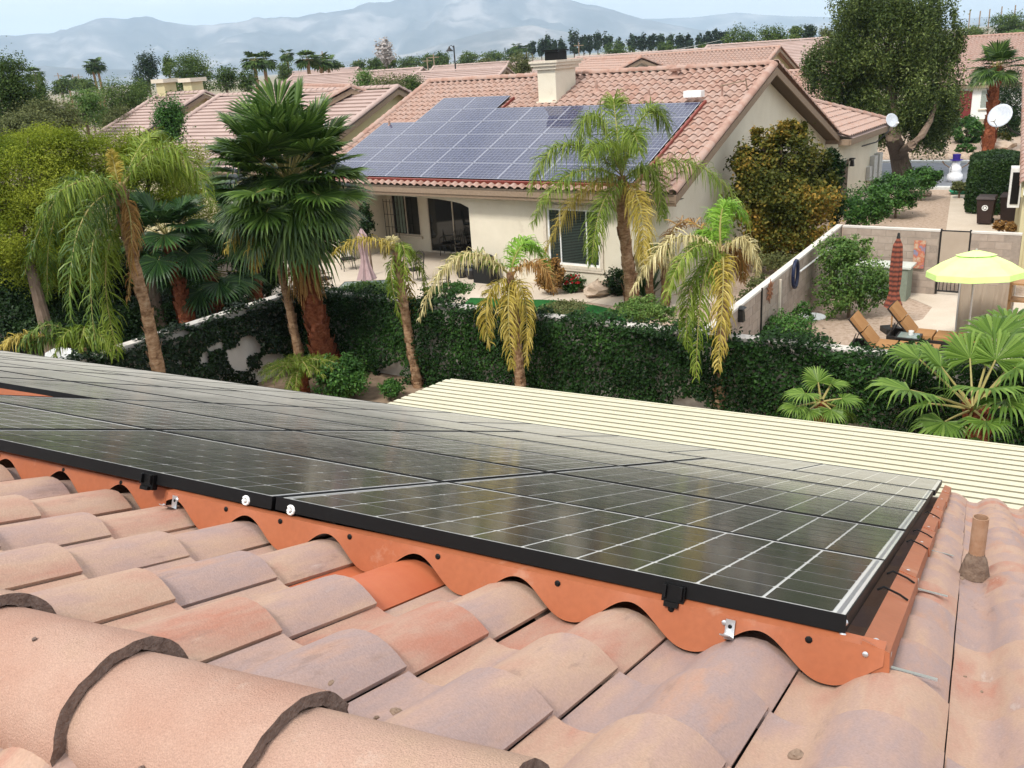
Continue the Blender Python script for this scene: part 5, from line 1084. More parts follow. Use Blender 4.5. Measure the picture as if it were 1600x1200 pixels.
# ------------------------------------------------------------------ houses behind
def far_house(name, ridge_a, ridge_b, t, label, wallm, roofm, tiles, group='tile roofed houses beyond the gardens', eave_over=.4, back=None, chim=(), gable_front=False):
    """gable roof with its ridge from a to b; t = plan depth of each slope"""
    a, b = np.array(ridge_a, float), np.array(ridge_b, float); z = (a[2] + b[2]) / 2; a[2] = b[2] = z; X = unit(b - a); Fv = np.array([X[1], -X[0], 0]); 
    if Fv @ (EYE - a) < 0: Fv = -Fv
    ln = np.linalg.norm(b - a); t_ = thing(name, label, 'house', ((a+b)/2)[:2].tolist() + [0], group)
    Yd = Fv * math.cos(DIP) - UP * math.sin(DIP); ze = z - t * TD; mb = MB()
    for s in (1, -1): mb.prism([a - UP*.05, b - UP*.05, b + Fv*s*t - UP*(z - ze + .05), a + Fv*s*t - UP*(z - ze + .05)] if s > 0 else [a - UP*.05, a + Fv*s*t - UP*(z - ze + .05), b + Fv*s*t - UP*(z - ze + .05), b - UP*.05], -UP*.06)
    obj('roof_deck', mb, roofm, t_)
    for s in (1, -1):
        Ys = Fv * s * math.cos(DIP) - UP * math.sin(DIP); o0, X_ = (a, X) if np.cross(X, Ys)[2] > 0 else (b, -X)
        if s < 0 and not back: continue
        if tiles: o = obj('roof_tiles', joined_tiles(slope_places(o0, X_, Ys, ln, t / math.cos(DIP))).mesh('roof_tiles', True), roofm, t_); o['kind'] = 'stuff'
        else:
            n_ = int(t / math.cos(DIP) / .37); mb = MB(); Z_ = unit(np.cross(X_, Ys)); m_ = max(2, int(ln / .6))
            for i in range(n_):
                p, q = o0 + Ys * .37*i, o0 + Ys * .37*(i+1.06) + Z_ * .07; mb.quad(p, p + X_*ln, q + X_*ln, q); mb.quad(q, q + X_*ln, q + X_*ln - Z_*.07, q - Z_*.07)
            o = obj('roof_courses', mb, roofm, t_); o['kind'] = 'stuff'
    cap_run(a + UP*.05, b + UP*.05, t_, 'ridge_cap', roofm, .4, 0, False)
    for e in (a, b):
        for s in (1, -1): 
            f = e + Fv*s*t - UP*(z - ze); cap_run(f + UP*.06, e + UP*.06, t_, 'rake_cap', roofm, .4, 0, False)
            mb = MB(); oo = X * (.03 if e is b else -.03); mb.prism([e + oo - UP*.06, f + oo - UP*.06, f + oo - UP*.28, e + oo - UP*.28], oo); obj('barge_board', mb, m_fascia, t_)
    mb = MB(); ai, bi = a + X*eave_over, b - X*eave_over; ti = t - eave_over
    sec = [(-ti, -(z)), (-ti, -ti*TD - .12), (0, -.12), (ti, -ti*TD - .12), (ti, -z)]
    mb.prism([ai + Fv*q + UP*h for q, h in sec], bi - ai); obj('wall', mb, wallm, t_)
    mb = MB(); p = a + Fv*(t - .03) - UP*(z - ze + .06); q = b + Fv*(t - .03) - UP*(z - ze + .06); mb.prism([p, p + Fv*.05, p + Fv*.05 - UP*.2, p - UP*.2], q - p); obj('fascia', mb, m_fascia, t_)
    for (f, tt, w_, hh) in chim:
        p = a + X * ln * f + Fv * tt; c_ = obj('chimney', MB().box(p + UP * (-.6 + hh/2), (w_, w_, 1.8 + hh), np.array([X, Fv, UP]).T), wallm, t_)
        obj('chimney_cap', MB().box(p + UP * (.35 + hh), (w_*1.5, w_*1.4, .22), np.array([X, Fv, UP]).T), m_trim, c_)
    return t_, X, Fv, z
def seg(px, py, Y, dirv, ln):
    a = D(px, py, Y); return a, a + unit(dirv) * ln
NEG = -NA
far_house('distant_house', *seg(344, 151, 52, NEG, 13), 6.8, 'pink roofed house behind the fan palm, left rake sloping to the shrub', m_stucco_y, m_roof3, False)
far_house('distant_house', *seg(251, 149, 57, NEG, 4.2), 6.5, 'pink roofed house wing with two chimneys left of the fan palm', m_stucco_y, m_roof3, False, chim=((.10, -.2, .8, .45), (.55, -.7, .8, .40)))
far_house('distant_house', D(548, 137, 45), D(548, 137, 45) + unit(np.array([-.35, .94, 0])) * 13, 6.0, 'greenish yellow gable end between the fan palm and the blue solar roof', m_stucco_y, m_roof2, True)
far_house('distant_house', *seg(660, 107, 95, np.array([-.93, .36, 0]), 15), 7.0, 'pale roof with gable end left of the street lamp', m_stucco_y, m_roof3, False)
far_house('distant_house', *seg(795, 97, 120, np.array([-.95, .3, 0]), 10), 7.5, 'pale pink roof right of the street lamp', m_stucco, m_roof3, False)
far_house('distant_house', *seg(790, 106, 84, np.array([-.9, .44, 0]), 9), 6.0, 'pale roof just above the left half of the cream house ridge', m_stucco_y, m_roof3, False)
far_house('distant_house', *seg(1218, 74, 70, NA, 19), 7.2, 'pink roofed house with yellow gable directly behind the cream house ridge', m_stucco_y, m_roof2, True)
far_house('distant_house', D(1002, 91, 60), D(1002, 91, 60) + unit(np.array([-.25, .97, 0])) * 9, 4.6, 'small cream gable peeking over the ridge right of the chimney', m_stucco, m_roof2, True, back=True)
far_house('distant_house', *seg(1110, 77, 92, NA, 15), 6.5, 'pink roof beyond the yellow gable, above the small cream gable', m_stucco_y, m_roof3, False)
far_house('distant_house', *seg(1292, 60, 98, NA, 13), 6.5, 'yellow gabled house showing left of the big weeping tree', m_stucco_y, m_roof3, False)
far_house('distant_house', *seg(1335, 108, 60, NA, 7.5), 6.5, 'tiled roof corner tucked behind the weeping tree and the house wing', m_stucco, m_roof2, True)
hh, X8, F8, z8 = far_house('distant_house', D(1490, 60, 84), D(1490, 60, 84) + sd * 26, 8.5, 'white house across the street with red door, right of the weeping tree', m_white, m_roof2, True)
def H8(x, y): # front wall point under a pixel
    p0 = D(1490, 60, 84) + F8 * 8.1; v = ray(x, y); k = ((p0 - EYE) @ F8) / (v @ F8); return EYE + v * k
p = H8(1505, 184); obj('door', MB().box(p + UP * 1.05 + F8 * .03, (1.0, .08, 2.1), np.array([X8, F8, UP]).T), m_redbrown, hh)
p = H8(1529, 180); window(hh, (p[0], p[1], .8), X8, F8, 1.6, 1.5, blind=m_curtain)
far_house('distant_house', *seg(560, 106, 150, np.array([-.95, .3, 0]), 12), 7, 'far pale roof above the crown of the fan palm', m_stucco, m_roof3, False)
far_house('distant_house', *seg(900, 92, 180, np.array([-.95, .3, 0]), 16), 7, 'far roof under the dark eucalyptus row behind the chimney', m_stucco, m_roof3, False)

# ------------------------------------------------------------------ foliage materials
lf_fan = leafmat('fan_palm_leaf', [(0.1, (.020, .048, .008)), (0.5, (.045, .092, .014)), (0.9, (.14, .22, .045))], .36, .2, .6, .3, .8)
lf_fan_y = leafmat('young_fan_leaf', [(0.1, (.05, .105, .012)), (0.5, (.10, .18, .025)), (0.9, (.20, .30, .06))], .4, .25, .4, .3, .9)
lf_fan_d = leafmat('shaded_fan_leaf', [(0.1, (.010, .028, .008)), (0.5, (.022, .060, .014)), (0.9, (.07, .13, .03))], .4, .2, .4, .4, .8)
lf_q = leafmat('queen_palm_leaf', [(0.1, (.075, .125, .010)), (0.5, (.15, .22, .022)), (0.9, (.29, .35, .065))], .4, .25, .4, .3, 1.2)
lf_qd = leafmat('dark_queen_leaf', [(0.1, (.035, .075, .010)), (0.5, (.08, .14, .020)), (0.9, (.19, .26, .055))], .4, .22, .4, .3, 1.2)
lf_qb = leafmat('bright_new_frond', [(0.1, (.13, .27, .02)), (0.5, (.20, .38, .04)), (0.9, (.33, .50, .09))], .4, .3, .4, .3, 1.2)
lf_qy = leafmat('yellowing_frond', [(0.1, (.24, .21, .03)), (0.5, (.40, .30, .055)), (0.9, (.52, .42, .13))], .5, .25, .3, .35, 1.5)
lf_qs = leafmat('straw_frond', [(0.1, (.36, .29, .13)), (0.5, (.52, .45, .22)), (0.9, (.64, .57, .33))], .6, .2, .25, .3, 1.5)
lf_brown = leafmat('dry_brown_frond', [(0.1, (.16, .075, .02)), (0.5, (.30, .16, .05)), (0.9, (.42, .27, .10))], .6, .2, .2, .3, 1.5)
lf_mesq = leafmat('mesquite_leaf', [(0.1, (.07, .11, .010)), (0.5, (.20, .25, .020)), (0.9, (.42, .45, .06))], .55, .35, .2, .6, .6)
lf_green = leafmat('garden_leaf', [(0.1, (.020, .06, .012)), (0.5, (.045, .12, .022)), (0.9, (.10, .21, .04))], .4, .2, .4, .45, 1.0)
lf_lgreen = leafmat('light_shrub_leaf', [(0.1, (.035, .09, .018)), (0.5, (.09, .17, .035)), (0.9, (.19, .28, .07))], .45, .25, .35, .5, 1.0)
lf_dgreen = leafmat('shade_shrub_leaf', [(0.1, (.008, .020, .006)), (0.5, (.018, .044, .010)), (0.9, (.045, .09, .02))], .45, .15, .35, .5, .8)
lf_weep = leafmat('weeping_leaf', [(0.1, (.014, .030, .006)), (0.5, (.055, .085, .016)), (0.9, (.20, .25, .07))], .4, .22, .4, .45, .35)
lf_orange = leafmat('rusty_leaf', [(0.05, (.010, .016, .004)), (0.40, (.045, .058, .010)), (0.62, (.115, .12, .020)), (0.8, (.25, .17, .028)), (0.97, (.45, .26, .05))], .5, .25, .3, .6, .55)
lf_far = leafmat('far_tree_leaf', [(0.1, (.022, .048, .012)), (0.5, (.06, .10, .024)), (0.9, (.14, .19, .045))], .6, .15, .2, .5, .15)
lf_euc = leafmat('eucalyptus_leaf', [(0.1, (.014, .030, .016)), (0.5, (.028, .050, .026)), (0.9, (.055, .085, .04))], .6, .12, .2, .5, .12)
lf_olive = leafmat('olive_leaf', [(0.1, (.06, .075, .025)), (0.5, (.11, .125, .045)), (0.9, (.19, .20, .08))], .6, .2, .2, .5, .25)
lf_grey = leafmat('bare_grey_twigs', [(0.1, (.30, .27, .26)), (0.9, (.50, .46, .44))], .8, .1, .1)

# ------------------------------------------------------------------ palms
def bez(P0, P1, P2, n):
    t = np.linspace(0, 1, n)[:, None]; return (1-t)**2 * P0 + 2*t*(1-t) * P1 + t*t * P2
def frond_mb(P0, P1, P2, leaf=.45, hang=.6, w=.023, n=46, rs=None, dens=1, plum=.5):
    """feather frond along a bent midrib; leaflets in two ranks drooping by 'hang'"""
    rs = rs or rng; P0, P1, P2 = map(lambda q: np.asarray(q, float), (P0, P1, P2)); mb = MB(); pts = bez(P0, P1, P2, 14)
    mb.tube(pts, np.linspace(.022, .005, 14), 5, 1, False)
    n = int(n * 2.4); k = n * 2 * dens; f = rs.uniform(.06, 1.0, k); f.sort(); t = f[:, None]
    p = (1-t)**2 * P0 + 2*t*(1-t) * P1 + t*t * P2; d = 2*(1-t)*(P1 - P0) + 2*t*(P2 - P1); d /= np.linalg.norm(d, axis=1)[:, None]
    side = np.cross(d, UP); ln_ = np.linalg.norm(side, axis=1)[:, None]; side = np.where(ln_ > .08, side / (ln_ + 1e-9), [1.0, 0, 0]); up_ = np.cross(side, d)
    sg = np.where(np.arange(k) % 2 == 0, 1.0, -1.0)[:, None]; L_ = leaf * (np.sin(np.pi * (f * .82 + .12)) ** .7)[:, None] * rs.uniform(.55, 1.2, (k, 1))
    o = side * sg * .85 + d * (.45 + .5 * t) + up_ * rs.normal(.12, plum, (k, 1)) + rs.normal(0, .16, (k, 3)); o /= np.linalg.norm(o, axis=1)[:, None]
    h = hang * rs.uniform(.35, 1.6, (k, 1)); m1 = o - UP * h * .8; m1 /= np.linalg.norm(m1, axis=1)[:, None]; m2 = o * .45 - UP * h * 1.9; m2 /= np.linalg.norm(m2, axis=1)[:, None]; m3 = o * .15 - UP * h * 2.4; m3 /= np.linalg.norm(m3, axis=1)[:, None]
    q0 = p; q1 = q0 + o * L_ * .3; q2 = q1 + m1 * L_ * .3; q3 = q2 + m2 * L_ * .25; q4 = q3 + m3 * L_ * .15
    wv = np.cross(o, up_ + rs.normal(0, .4, (k, 3))); wv /= np.linalg.norm(wv, axis=1)[:, None] + 1e-9; ww = w * rs.uniform(.7, 1.2, (k, 1))
    S = np.stack([np.stack([q - wv * ww * c * .5, q + wv * ww * c * .5], 1) for q, c in ((q0, .6), (q1, 1.0), (q2, .9), (q3, .6), (q4, .08))], 1)
    mb.strips(S, 0); return mb
m_rib = flat('palm_midrib', (.30, .26, .09), .6)
def trunk_mb(path, rads, seed=0, rings=True, n=12, boots=0):
    rs = np.random.default_rng(seed); path = np.asarray(path, float); k = 40; u = np.linspace(0, len(path) - 1, k); P = np.stack([np.interp(u, range(len(path)), path[:, i]) for i in range(3)], 1); r_ = np.interp(u, range(len(rads)), rads)
    # soften the polyline
    for _ in range(6): P[1:-1] = (P[:-2] + 2*P[1:-1] + P[2:]) / 4
    if rings: r_ = r_ * (1 + .06 * np.sin(np.arange(k) * 2.2)) + rs.normal(0, .004, k)
    mb = MB(); mb.tube(P, r_, n)
    for b in range(boots):
        f = rs.uniform(.02, .99); i = int(f * (k-1)); a = rs.uniform(0, 2*math.pi); o = np.array([math.cos(a), math.sin(a), 0]); tg = np.array([-o[1], o[0], 0]); c = P[i] + o * r_[i] * .92; s = r_[i] * rs.uniform(.45, 1.05)
        mb.quad(c - tg*s*.7 - UP*s*.3, c + tg*s*.7 - UP*s*.3, c + tg*s*.3 + UP*s*1.1 + o*s*.55, c - tg*s*.3 + UP*s*1.1 + o*s*.55)
    return mb
PLG = 'queen palms along the hedge'
def queen(label, Y, trunk_px, rads, fronds, leafL=.45, group=PLG, boots=90, n=46, dv=None):
    """trunk_px: photo pixels of the trunk from the ground up at depth Y; fronds: (start, bend, tip) pixels with depth offsets, material, hang"""
    path = [D(x, y, Y) for x, y in trunk_px]; g_ = path[0].copy(); top = path[0]; dirn = path[0] - path[1]; 
    if path[0][2] > .05: k = path[0][2] / max(.2, abs(dirn[2])); g_ = path[0] + dirn * min(k, 3); g_[2] = 0; path = [g_] + path; rads = [rads[0]] + list(rads)
    t_ = thing('palm_tree', label, 'palm tree', g_, group); obj('trunk', trunk_mb(path, rads, int(trunk_px[0][0]), True, 12, boots).mesh('trunk', False), m_bark_palm, t_)
    rs = np.random.default_rng(int(trunk_px[0][0]))
    for fr_ in fronds:
        (x0, y0_), (x1, y1, d1), (x2, y2, d2), mt, hang = fr_[:5]; lf = fr_[5] if len(fr_) > 5 else leafL
        obj('frond', frond_mb(D(x0, y0_, Y), D(x1, y1, Y + d1), D(x2, y2, Y + d2), lf, hang, n=n, rs=rs), [mt, m_rib], t_)
    return t_
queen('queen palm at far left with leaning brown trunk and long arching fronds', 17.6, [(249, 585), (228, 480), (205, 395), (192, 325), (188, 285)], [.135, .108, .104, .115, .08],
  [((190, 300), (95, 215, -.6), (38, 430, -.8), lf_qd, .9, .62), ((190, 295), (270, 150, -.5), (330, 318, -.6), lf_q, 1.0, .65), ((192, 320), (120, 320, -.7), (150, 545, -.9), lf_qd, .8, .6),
   ((195, 330), (140, 400, .3), (185, 555, .2), lf_q, .8, .6), ((190, 290), (60, 260, .8), (75, 470, 1.0), lf_qd, .9, .6), ((190, 290), (250, 200, .9), (300, 300, 1.2), lf_q, .9, .6), ((186, 300), (180, 255, .1), (172, 235, .2), lf_qy, .2, .2),
   ((192, 310), (215, 330, -.3), (200, 470, -.4), lf_brown, .8, .4), ((190, 300), (100, 300, -1.4), (110, 500, -1.8), lf_qd, .9, .6), ((190, 296), (225, 190, 1.2), (255, 215, 2.2), lf_q, .9, .6), ((190, 300), (130, 250, -1.5), (60, 330, -2), lf_q, .9, .6)], .6, n=52)
queen('short queen palm with browned dry fronds near the left end of the hedge', 20.0, [(651, 592), (640, 530), (628, 460), (618, 395)], [.115, .10, .105, .075],
  [((618, 392), (575, 352, -.4), (520, 395, -.6), lf_qy, .9, .42), ((618, 390), (612, 350, .1), (600, 402, .2), lf_qs, .9, .3), ((618, 395), (640, 350, -.3), (628, 470, -.4), lf_q, .7, .34), ((618, 395), (600, 420, -.3), (628, 505, -.3), lf_q, .6, .3), ((620, 400), (640, 420, .3), (645, 500, .3), lf_qy, .7, .3), ((618, 390), (655, 370, .5), (668, 470, .6), lf_q, .7, .32)], .38, n=34)
queen('queen palm in the middle of the hedge with straw coloured drooping fronds', 17.8, [(813, 597), (807, 530), (800, 470), (797, 425)], [.11, .10, .105, .07],
  [((797, 430), (705, 335, -.5), (655, 500, -.8), lf_qs, 1.0, .46), ((797, 430), (718, 360, .6), (680, 440, .9), lf_q, 1.0, .42), ((797, 430), (818, 330, .2), (862, 430, .3), lf_qb, .7, .42), ((797, 430), (812, 350, .6), (830, 385, .9), lf_qb, .5, .42), ((797, 435), (745, 440, -.4), (765, 540, -.5), lf_qy, .8, .42), ((797, 440), (830, 430, -.4), (822, 570, -.5), lf_qy, .8, .42), ((797, 440), (790, 470, -.6), (800, 575, -.7), lf_qy, .7, .4), ((797, 432), (845, 380, -.5), (868, 455, -.7), lf_brown, .8, .36)], .44)
queen('tall queen palm with feathery crown in front of the house, blue panels behind it', 25.0, [(988, 482), (984, 430), (976, 370), (972, 310), (972, 275)], [.19, .165, .16, .17, .10],
  [((972, 275), (925, 115, -.4), (903, 225, -.6), lf_q, .8, .85), ((972, 275), (1015, 105, .3), (1047, 210, .5), lf_q, .8, .85), ((972, 275), (955, 130, .8), (960, 160, 1.4), lf_q, .6, .7), ((972, 275), (862, 165, -.6), (828, 300, -.9), lf_q, .9, .75), ((972, 278), (880, 230, -1.2), (832, 350, -1.6), lf_q, .9, .7), ((972, 280), (905, 260, -.4), (850, 400, -.6), lf_qy, .9, .7), ((974, 280), (930, 300, -1.2), (925, 410, -1.5), lf_q, .8, .7), ((974, 280), (1030, 225, -.5), (1035, 340, -.7), lf_q, .9, .75), ((976, 282), (1100, 195, -.9), (1172, 352, -1.2), lf_q, 1.0, .8), ((976, 282), (1010, 300, -1.3), (1005, 410, -1.7), lf_qy, .8, .7), ((972, 276), (985, 160, -.9), (1000, 240, -1.8), lf_q, .9, .7), ((972, 276), (940, 190, -1.3), (915, 250, -2), lf_q, .9, .7)], .8, n=72)
queen('queen palm right of centre, bright new frond above dry hanging fronds', 16.0, [(1124, 640), (1127, 570), (1130, 500), (1130, 430), (1126, 385)], [.115, .11, .11, .115, .08],
  [((1126, 390), (1118, 275, .2), (1168, 345, .3), lf_qb, .7, .42), ((1126, 390), (1095, 330, .3), (1085, 400, .5), lf_qb, .8, .4), ((1126, 390), (1130, 320, .6), (1110, 335, 1.0), lf_qb, .4, .4), ((1126, 395), (1050, 320, -.4), (988, 455, -.7), lf_qs, 1.0, .46), ((1126, 395), (1070, 350, -.8), (1040, 470, -1.1), lf_q, 1.0, .42), ((1128, 395), (1090, 385, -.7), (1088, 590, -.9), lf_q, .75, .46), ((1128, 398), (1135, 400, -.9), (1122, 575, -1.1), lf_qy, .75, .44), ((1128, 395), (1175, 340, -.3), (1184, 430, -.4), lf_qs, 1.0, .36), ((1128, 400), (1060, 420, -.6), (1075, 540, -.8), lf_q, .8, .44), ((1128, 395), (1165, 370, .4), (1160, 440, .6), lf_brown, .9, .36), ((1124, 392), (1060, 290, 2.5), (1025, 420, 3.0), lf_brown, .35, .34)], .44)
queen('thin pale palm trunk standing close left of the fan palm trunk', 21.1, [(466, 548), (452, 480), (438, 420), (426, 350)], [.11, .095, .09, .09],
  [((426, 350), (385, 330, -.6), (352, 392, -.8), lf_qy, .9, .5), ((426, 350), (470, 330, .5), (500, 400, .7), lf_q, .9, .5), ((426, 350), (400, 350, -1), (398, 420, -1.2), lf_qy, .9, .5)], .5)
for (x, lab, tx) in ((1016, 'slender pale palm trunk left of the pair beside the agave', (1018, 405)), (1040, 'slender pale palm trunk right of the pair beside the agave', (1038, 412))):
    queen(lab, 25.6, [(x, 474), (x - 1, 440), tx], [.12, .10, .09], [(tx, (tx[0] - 28, 380, -.3), (tx[0] - 40, 440, -.4), lf_qs, 1.0, .5), (tx, (tx[0] + 25, 385, -.3), (tx[0] + 30, 450, -.4), lf_qs, 1.0, .5), (tx, (tx[0], 370, .4), (tx[0] + 8, 400, .8), lf_q, .9, .5)], .5, n=30)
def fan_leaf(mb, P0, dirv, pet, R, n=28, spread=118, droop=.35, cup=.18, rs=None, join=.60, sag=None):
    rs = rs or rng; d = unit(dirv); side = np.cross(d, UP); side = unit(side) if np.linalg.norm(side) > .05 else np.array([1., 0, 0]); up_ = np.cross(side, d)
    hub = P0 + d * pet - UP * pet * pet * .10 * (1 - abs(d[2])); mid = (P0 + hub) / 2 + UP * pet * .03
    mb.tube(bez(P0, mid, hub, 6), np.linspace(.022, .012, 6), 5, 1, False); d2 = unit(d - UP * (sag if sag is not None else (.15 + .5 * rs.uniform(0, 1) if d[2] > -.2 else .5))); up2 = np.cross(side, d2)
    th = np.radians(np.linspace(-spread, spread, n)) ; dth = th[1] - th[0]
    for i, a in enumerate(th):
        a += rs.normal(0, .015); L_ = R * (1 - .22 * (abs(a) / np.radians(spread)) ** 2) * rs.uniform(.93, 1.05)
        def pt(ang, rr, lift=0.0): return hub + (d2 * math.cos(ang) + side * math.sin(ang)) * rr + up2 * (cup * rr * abs(math.sin(ang)) * .6 + lift) 
        ml, mr = pt(a - dth*.5, L_*join, -.012*R), pt(a + dth*.5, L_*join, -.012*R); mc = pt(a, L_*join, .018*R)
        dr = droop * rs.uniform(.5, 1.5); t1 = pt(a, L_*.8) - UP * dr * R * .10; t2 = pt(a, L_*.97) - UP * dr * R * .34; wv = (mr - ml)
        mb.add([hub, ml, mc, mr, t1 - wv*.26, t1 + wv*.26, t2], [[0, 1, 2], [0, 2, 3], [1, 4, 2], [2, 5, 3], [2, 4, 5], [4, 6, 5]])
    return mb
def fan_palm(label, path, rads, crown, leaves, mat, group, cat='palm tree', skirt=None, barkm=None, seed=0, name='fan_palm', boots=160):
    g_ = np.array(path[0]); t_ = thing(name, label, cat, (g_[0], g_[1], 0), group); obj('trunk', trunk_mb(path, rads, seed, True, 12, boots).mesh('trunk'), barkm or m_bark_fan, t_)
    rs = np.random.default_rng(seed)
    for lf_ in leaves: dv, pet, R, dr = lf_[:4]; obj('fan_leaf', fan_leaf(MB(), np.asarray(crown) + unit(dv) * .05, dv, pet, R, rs=rs, droop=dr, sag=lf_[4] if len(lf_) > 4 else None), [mat, m_rib], t_)
    if skirt: obj('dead_skirt', skirt, lf_brown, t_)
    return t_
rs = np.random.default_rng(11); FG = 'fan palms'
# the big fan palm
cA = D(450, 285, 21.0); lv = []
for i in range(46):
    el = math.radians(rs.uniform(-52, 80)); a = i * 2.39996 + rs.normal(0, .2); dv = np.array([math.cos(a)*math.cos(el), math.sin(a)*math.cos(el), math.sin(el)])
    low = max(0, -el); lv.append((dv, rs.uniform(.75, 1.30), rs.uniform(.80, 1.0), .3 + low * .8))
for i in range(34):
    el = math.radians(rs.uniform(-30, 45)); a = i * 2.39996 + .7; lv.append((np.array([math.cos(a)*math.cos(el), math.sin(a)*math.cos(el), math.sin(el)]), rs.uniform(.35, .75), rs.uniform(.8, 1.0), .6))
for k_, (hx, hy, dy) in enumerate(((82, 78, -.5), (88, 112, .3), (58, 70, -1.1))):
    for i in range(13):
        an = math.radians(-35 + i * 250 / 12 + k_ * 9); dv = D(447 + hx * math.cos(an) * rs.uniform(.9, 1.08), 272 - hy * math.sin(an) * rs.uniform(.9, 1.05), 21.0 + dy + rs.normal(0, .25)) - cA; lv.append((dv, np.linalg.norm(dv) * .93, rs.uniform(.82, .98), .35, rs.uniform(.0, .22)))
for (px, py, dy) in ( (420, 210, -1.0), (505, 210, -.9), (545, 250, -.4), (350, 240, -.5), (460, 330, -1.3), (400, 330, -1.2), (520, 330, -.9), (370, 290, -.9), (440, 390, -1.0), (500, 390, -.7)):
    dv = D(px, py, 21.0 + dy) - cA; L_ = np.linalg.norm(dv); lv.append((dv, max(.4, L_ - .45), .95, .45 if py < 240 else .9))
mb = MB(); 
for i in range(260):
    a = rs.uniform(0, 6.28); r0 = rs.uniform(.15, .45); p = D(478, 425, 21.0) + np.array([math.cos(a)*r0, math.sin(a)*r0, rs.uniform(-.2, .7)]); q = p + np.array([math.cos(a)*.15, math.sin(a)*.15, -rs.uniform(.3, .7)]); w_ = np.array([-math.sin(a), math.cos(a), 0]) * .02; mb.quads([[p - w_, p + w_, q + w_*.4, q - w_*.4]])
gA = D(508, 562, 21.0); gA0 = gA - (D(478, 430, 21) - gA) * (gA[2] / (D(478, 430, 21) - gA)[2]); gA0[2] = 0
fan_palm('big fan palm with huge dark crown and shaggy red brown trunk left of centre', [gA0, gA, D(490, 490, 21), D(478, 430, 21), D(465, 340, 21), cA], [.25, .24, .21, .205, .2, .16], cA, lv, lf_fan, FG, skirt=mb, seed=5, boots=520)
# dark fan palms behind the ivy wall
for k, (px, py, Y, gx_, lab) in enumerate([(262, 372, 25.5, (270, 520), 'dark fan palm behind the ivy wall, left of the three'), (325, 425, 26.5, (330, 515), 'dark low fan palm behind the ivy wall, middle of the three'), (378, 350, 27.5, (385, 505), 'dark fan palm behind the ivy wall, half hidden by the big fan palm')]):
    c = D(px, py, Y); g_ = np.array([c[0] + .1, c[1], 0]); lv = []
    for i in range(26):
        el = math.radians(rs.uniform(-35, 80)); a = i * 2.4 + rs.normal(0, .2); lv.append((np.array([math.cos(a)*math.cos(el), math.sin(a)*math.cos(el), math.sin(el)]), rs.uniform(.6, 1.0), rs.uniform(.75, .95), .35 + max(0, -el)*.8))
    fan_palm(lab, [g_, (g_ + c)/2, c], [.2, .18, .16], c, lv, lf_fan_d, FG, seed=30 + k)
# young fan palm at lower right
cH = D(1520, 640, 12.7); gH = np.array([cH[0] + .05, cH[1], 0]); lv = []
for (px, py, dy, R, dr) in ((1402, 592, -.4, .82, .5), (1462, 560, .3, .75, .4), (1515, 545, .5, .7, .2), (1562, 548, .2, .8, .4), (1600, 560, -.3, .85, .5), (1468, 655, -.7, .62, .9), (1580, 620, -.7, .7, 1.0), (1545, 600, -.6, .8, .6), (1590, 470, 1.4, .85, .35), (1500, 600, .9, .7, .4), (1640, 620, .4, .8, .6), (1440, 625, .6, .7, .7), (1420, 540, .9, .7, .6), (1560, 500, .8, .8, .3), (1500, 690, -.9, .5, 1.1), (1620, 520, .6, .85, .5), (1545, 655, -1.0, .55, 1.0)):
    dv = D(px, py, 12.7 + dy) - cH; L_ = np.linalg.norm(dv); lv.append((dv, L_ * .80, R * .90, dr + .35))
fan_palm('young bright green fan palm rising behind the patio cover at lower right', [gH, D(1528, 690, 12.7), D(1524, 655, 12.7), cH], [.17, .165, .15, .10], cH, lv, lf_fan_y, FG, seed=44, boots=120)
cI = D(1283, 628, 14.0); gI = np.array([cI[0], cI[1], 0]); lv = []
for (px, py, dy, R, dr) in ((1255, 612, -.2, .36, .5), (1300, 598, .2, .34, .3), (1318, 622, -.2, .34, .6), (1240, 634, -.3, .3, .6), (1278, 595, .1, .34, .2), (1322, 640, .2, .3, .8), (1262, 640, -.4, .3, .8), (1300, 640, -.4, .3, .8)):
    dv = D(px, py, 14.0 + dy) - cI; lv.append((dv, np.linalg.norm(dv) * .8, R * 1.15, dr + .3))
fan_palm('small fan palm growing against the hedge just beyond the cream patio cover', [gI, cI - UP * .3, cI], [.12, .1, .08], cI, lv, lf_fan_y, FG, seed=47, boots=20)
# street palm at the right
cM = D(1556, 108, 54); gM = G(1543, 241, 0); lv = []
for i in range(26):
    el = math.radians(rs.uniform(-30, 85)); a = i * 2.4; lv.append((np.array([math.cos(a)*math.cos(el), math.sin(a)*math.cos(el), math.sin(el)]), rs.uniform(.5, 1.0), rs.uniform(.95, 1.2), .4 + max(0, -el)))
fan_palm('fan palm with rough red trunk beside the street at the right', [gM, D(1550, 175, 54), D(1555, 120, 54), cM], [.34, .27, .26, .22], cM, lv, lf_fan, FG, seed=52, boots=200)
# pygmy date palm
cJ = D(468, 578, 19.6); gJ = np.array([cJ[0], cJ[1], 0]); t_ = thing('pygmy_date_palm', 'small feathery date palm with dark trunk beside the dark round bush', 'palm tree', gJ); obj('trunk', trunk_mb([gJ, cJ - UP*.2, cJ], [.16, .17, .09], 3, True, 10, 60), m_bark_fan, t_)
for i in range(22):
    a = i * 2.4; el = rs.uniform(.1, 1.2); o = np.array([math.cos(a), math.sin(a), 0]); L_ = rs.uniform(.8, 1.05); P1 = cJ + o*L_*.55*math.cos(el*.6) + UP*L_*.62*math.sin(el); P2 = cJ + o*L_*1.05 + UP*(L_*.5*math.sin(el) - .32); obj('frond', frond_mb(cJ, P1, P2, .24, .35, .012, 34, rs), [lf_q, m_rib], t_)
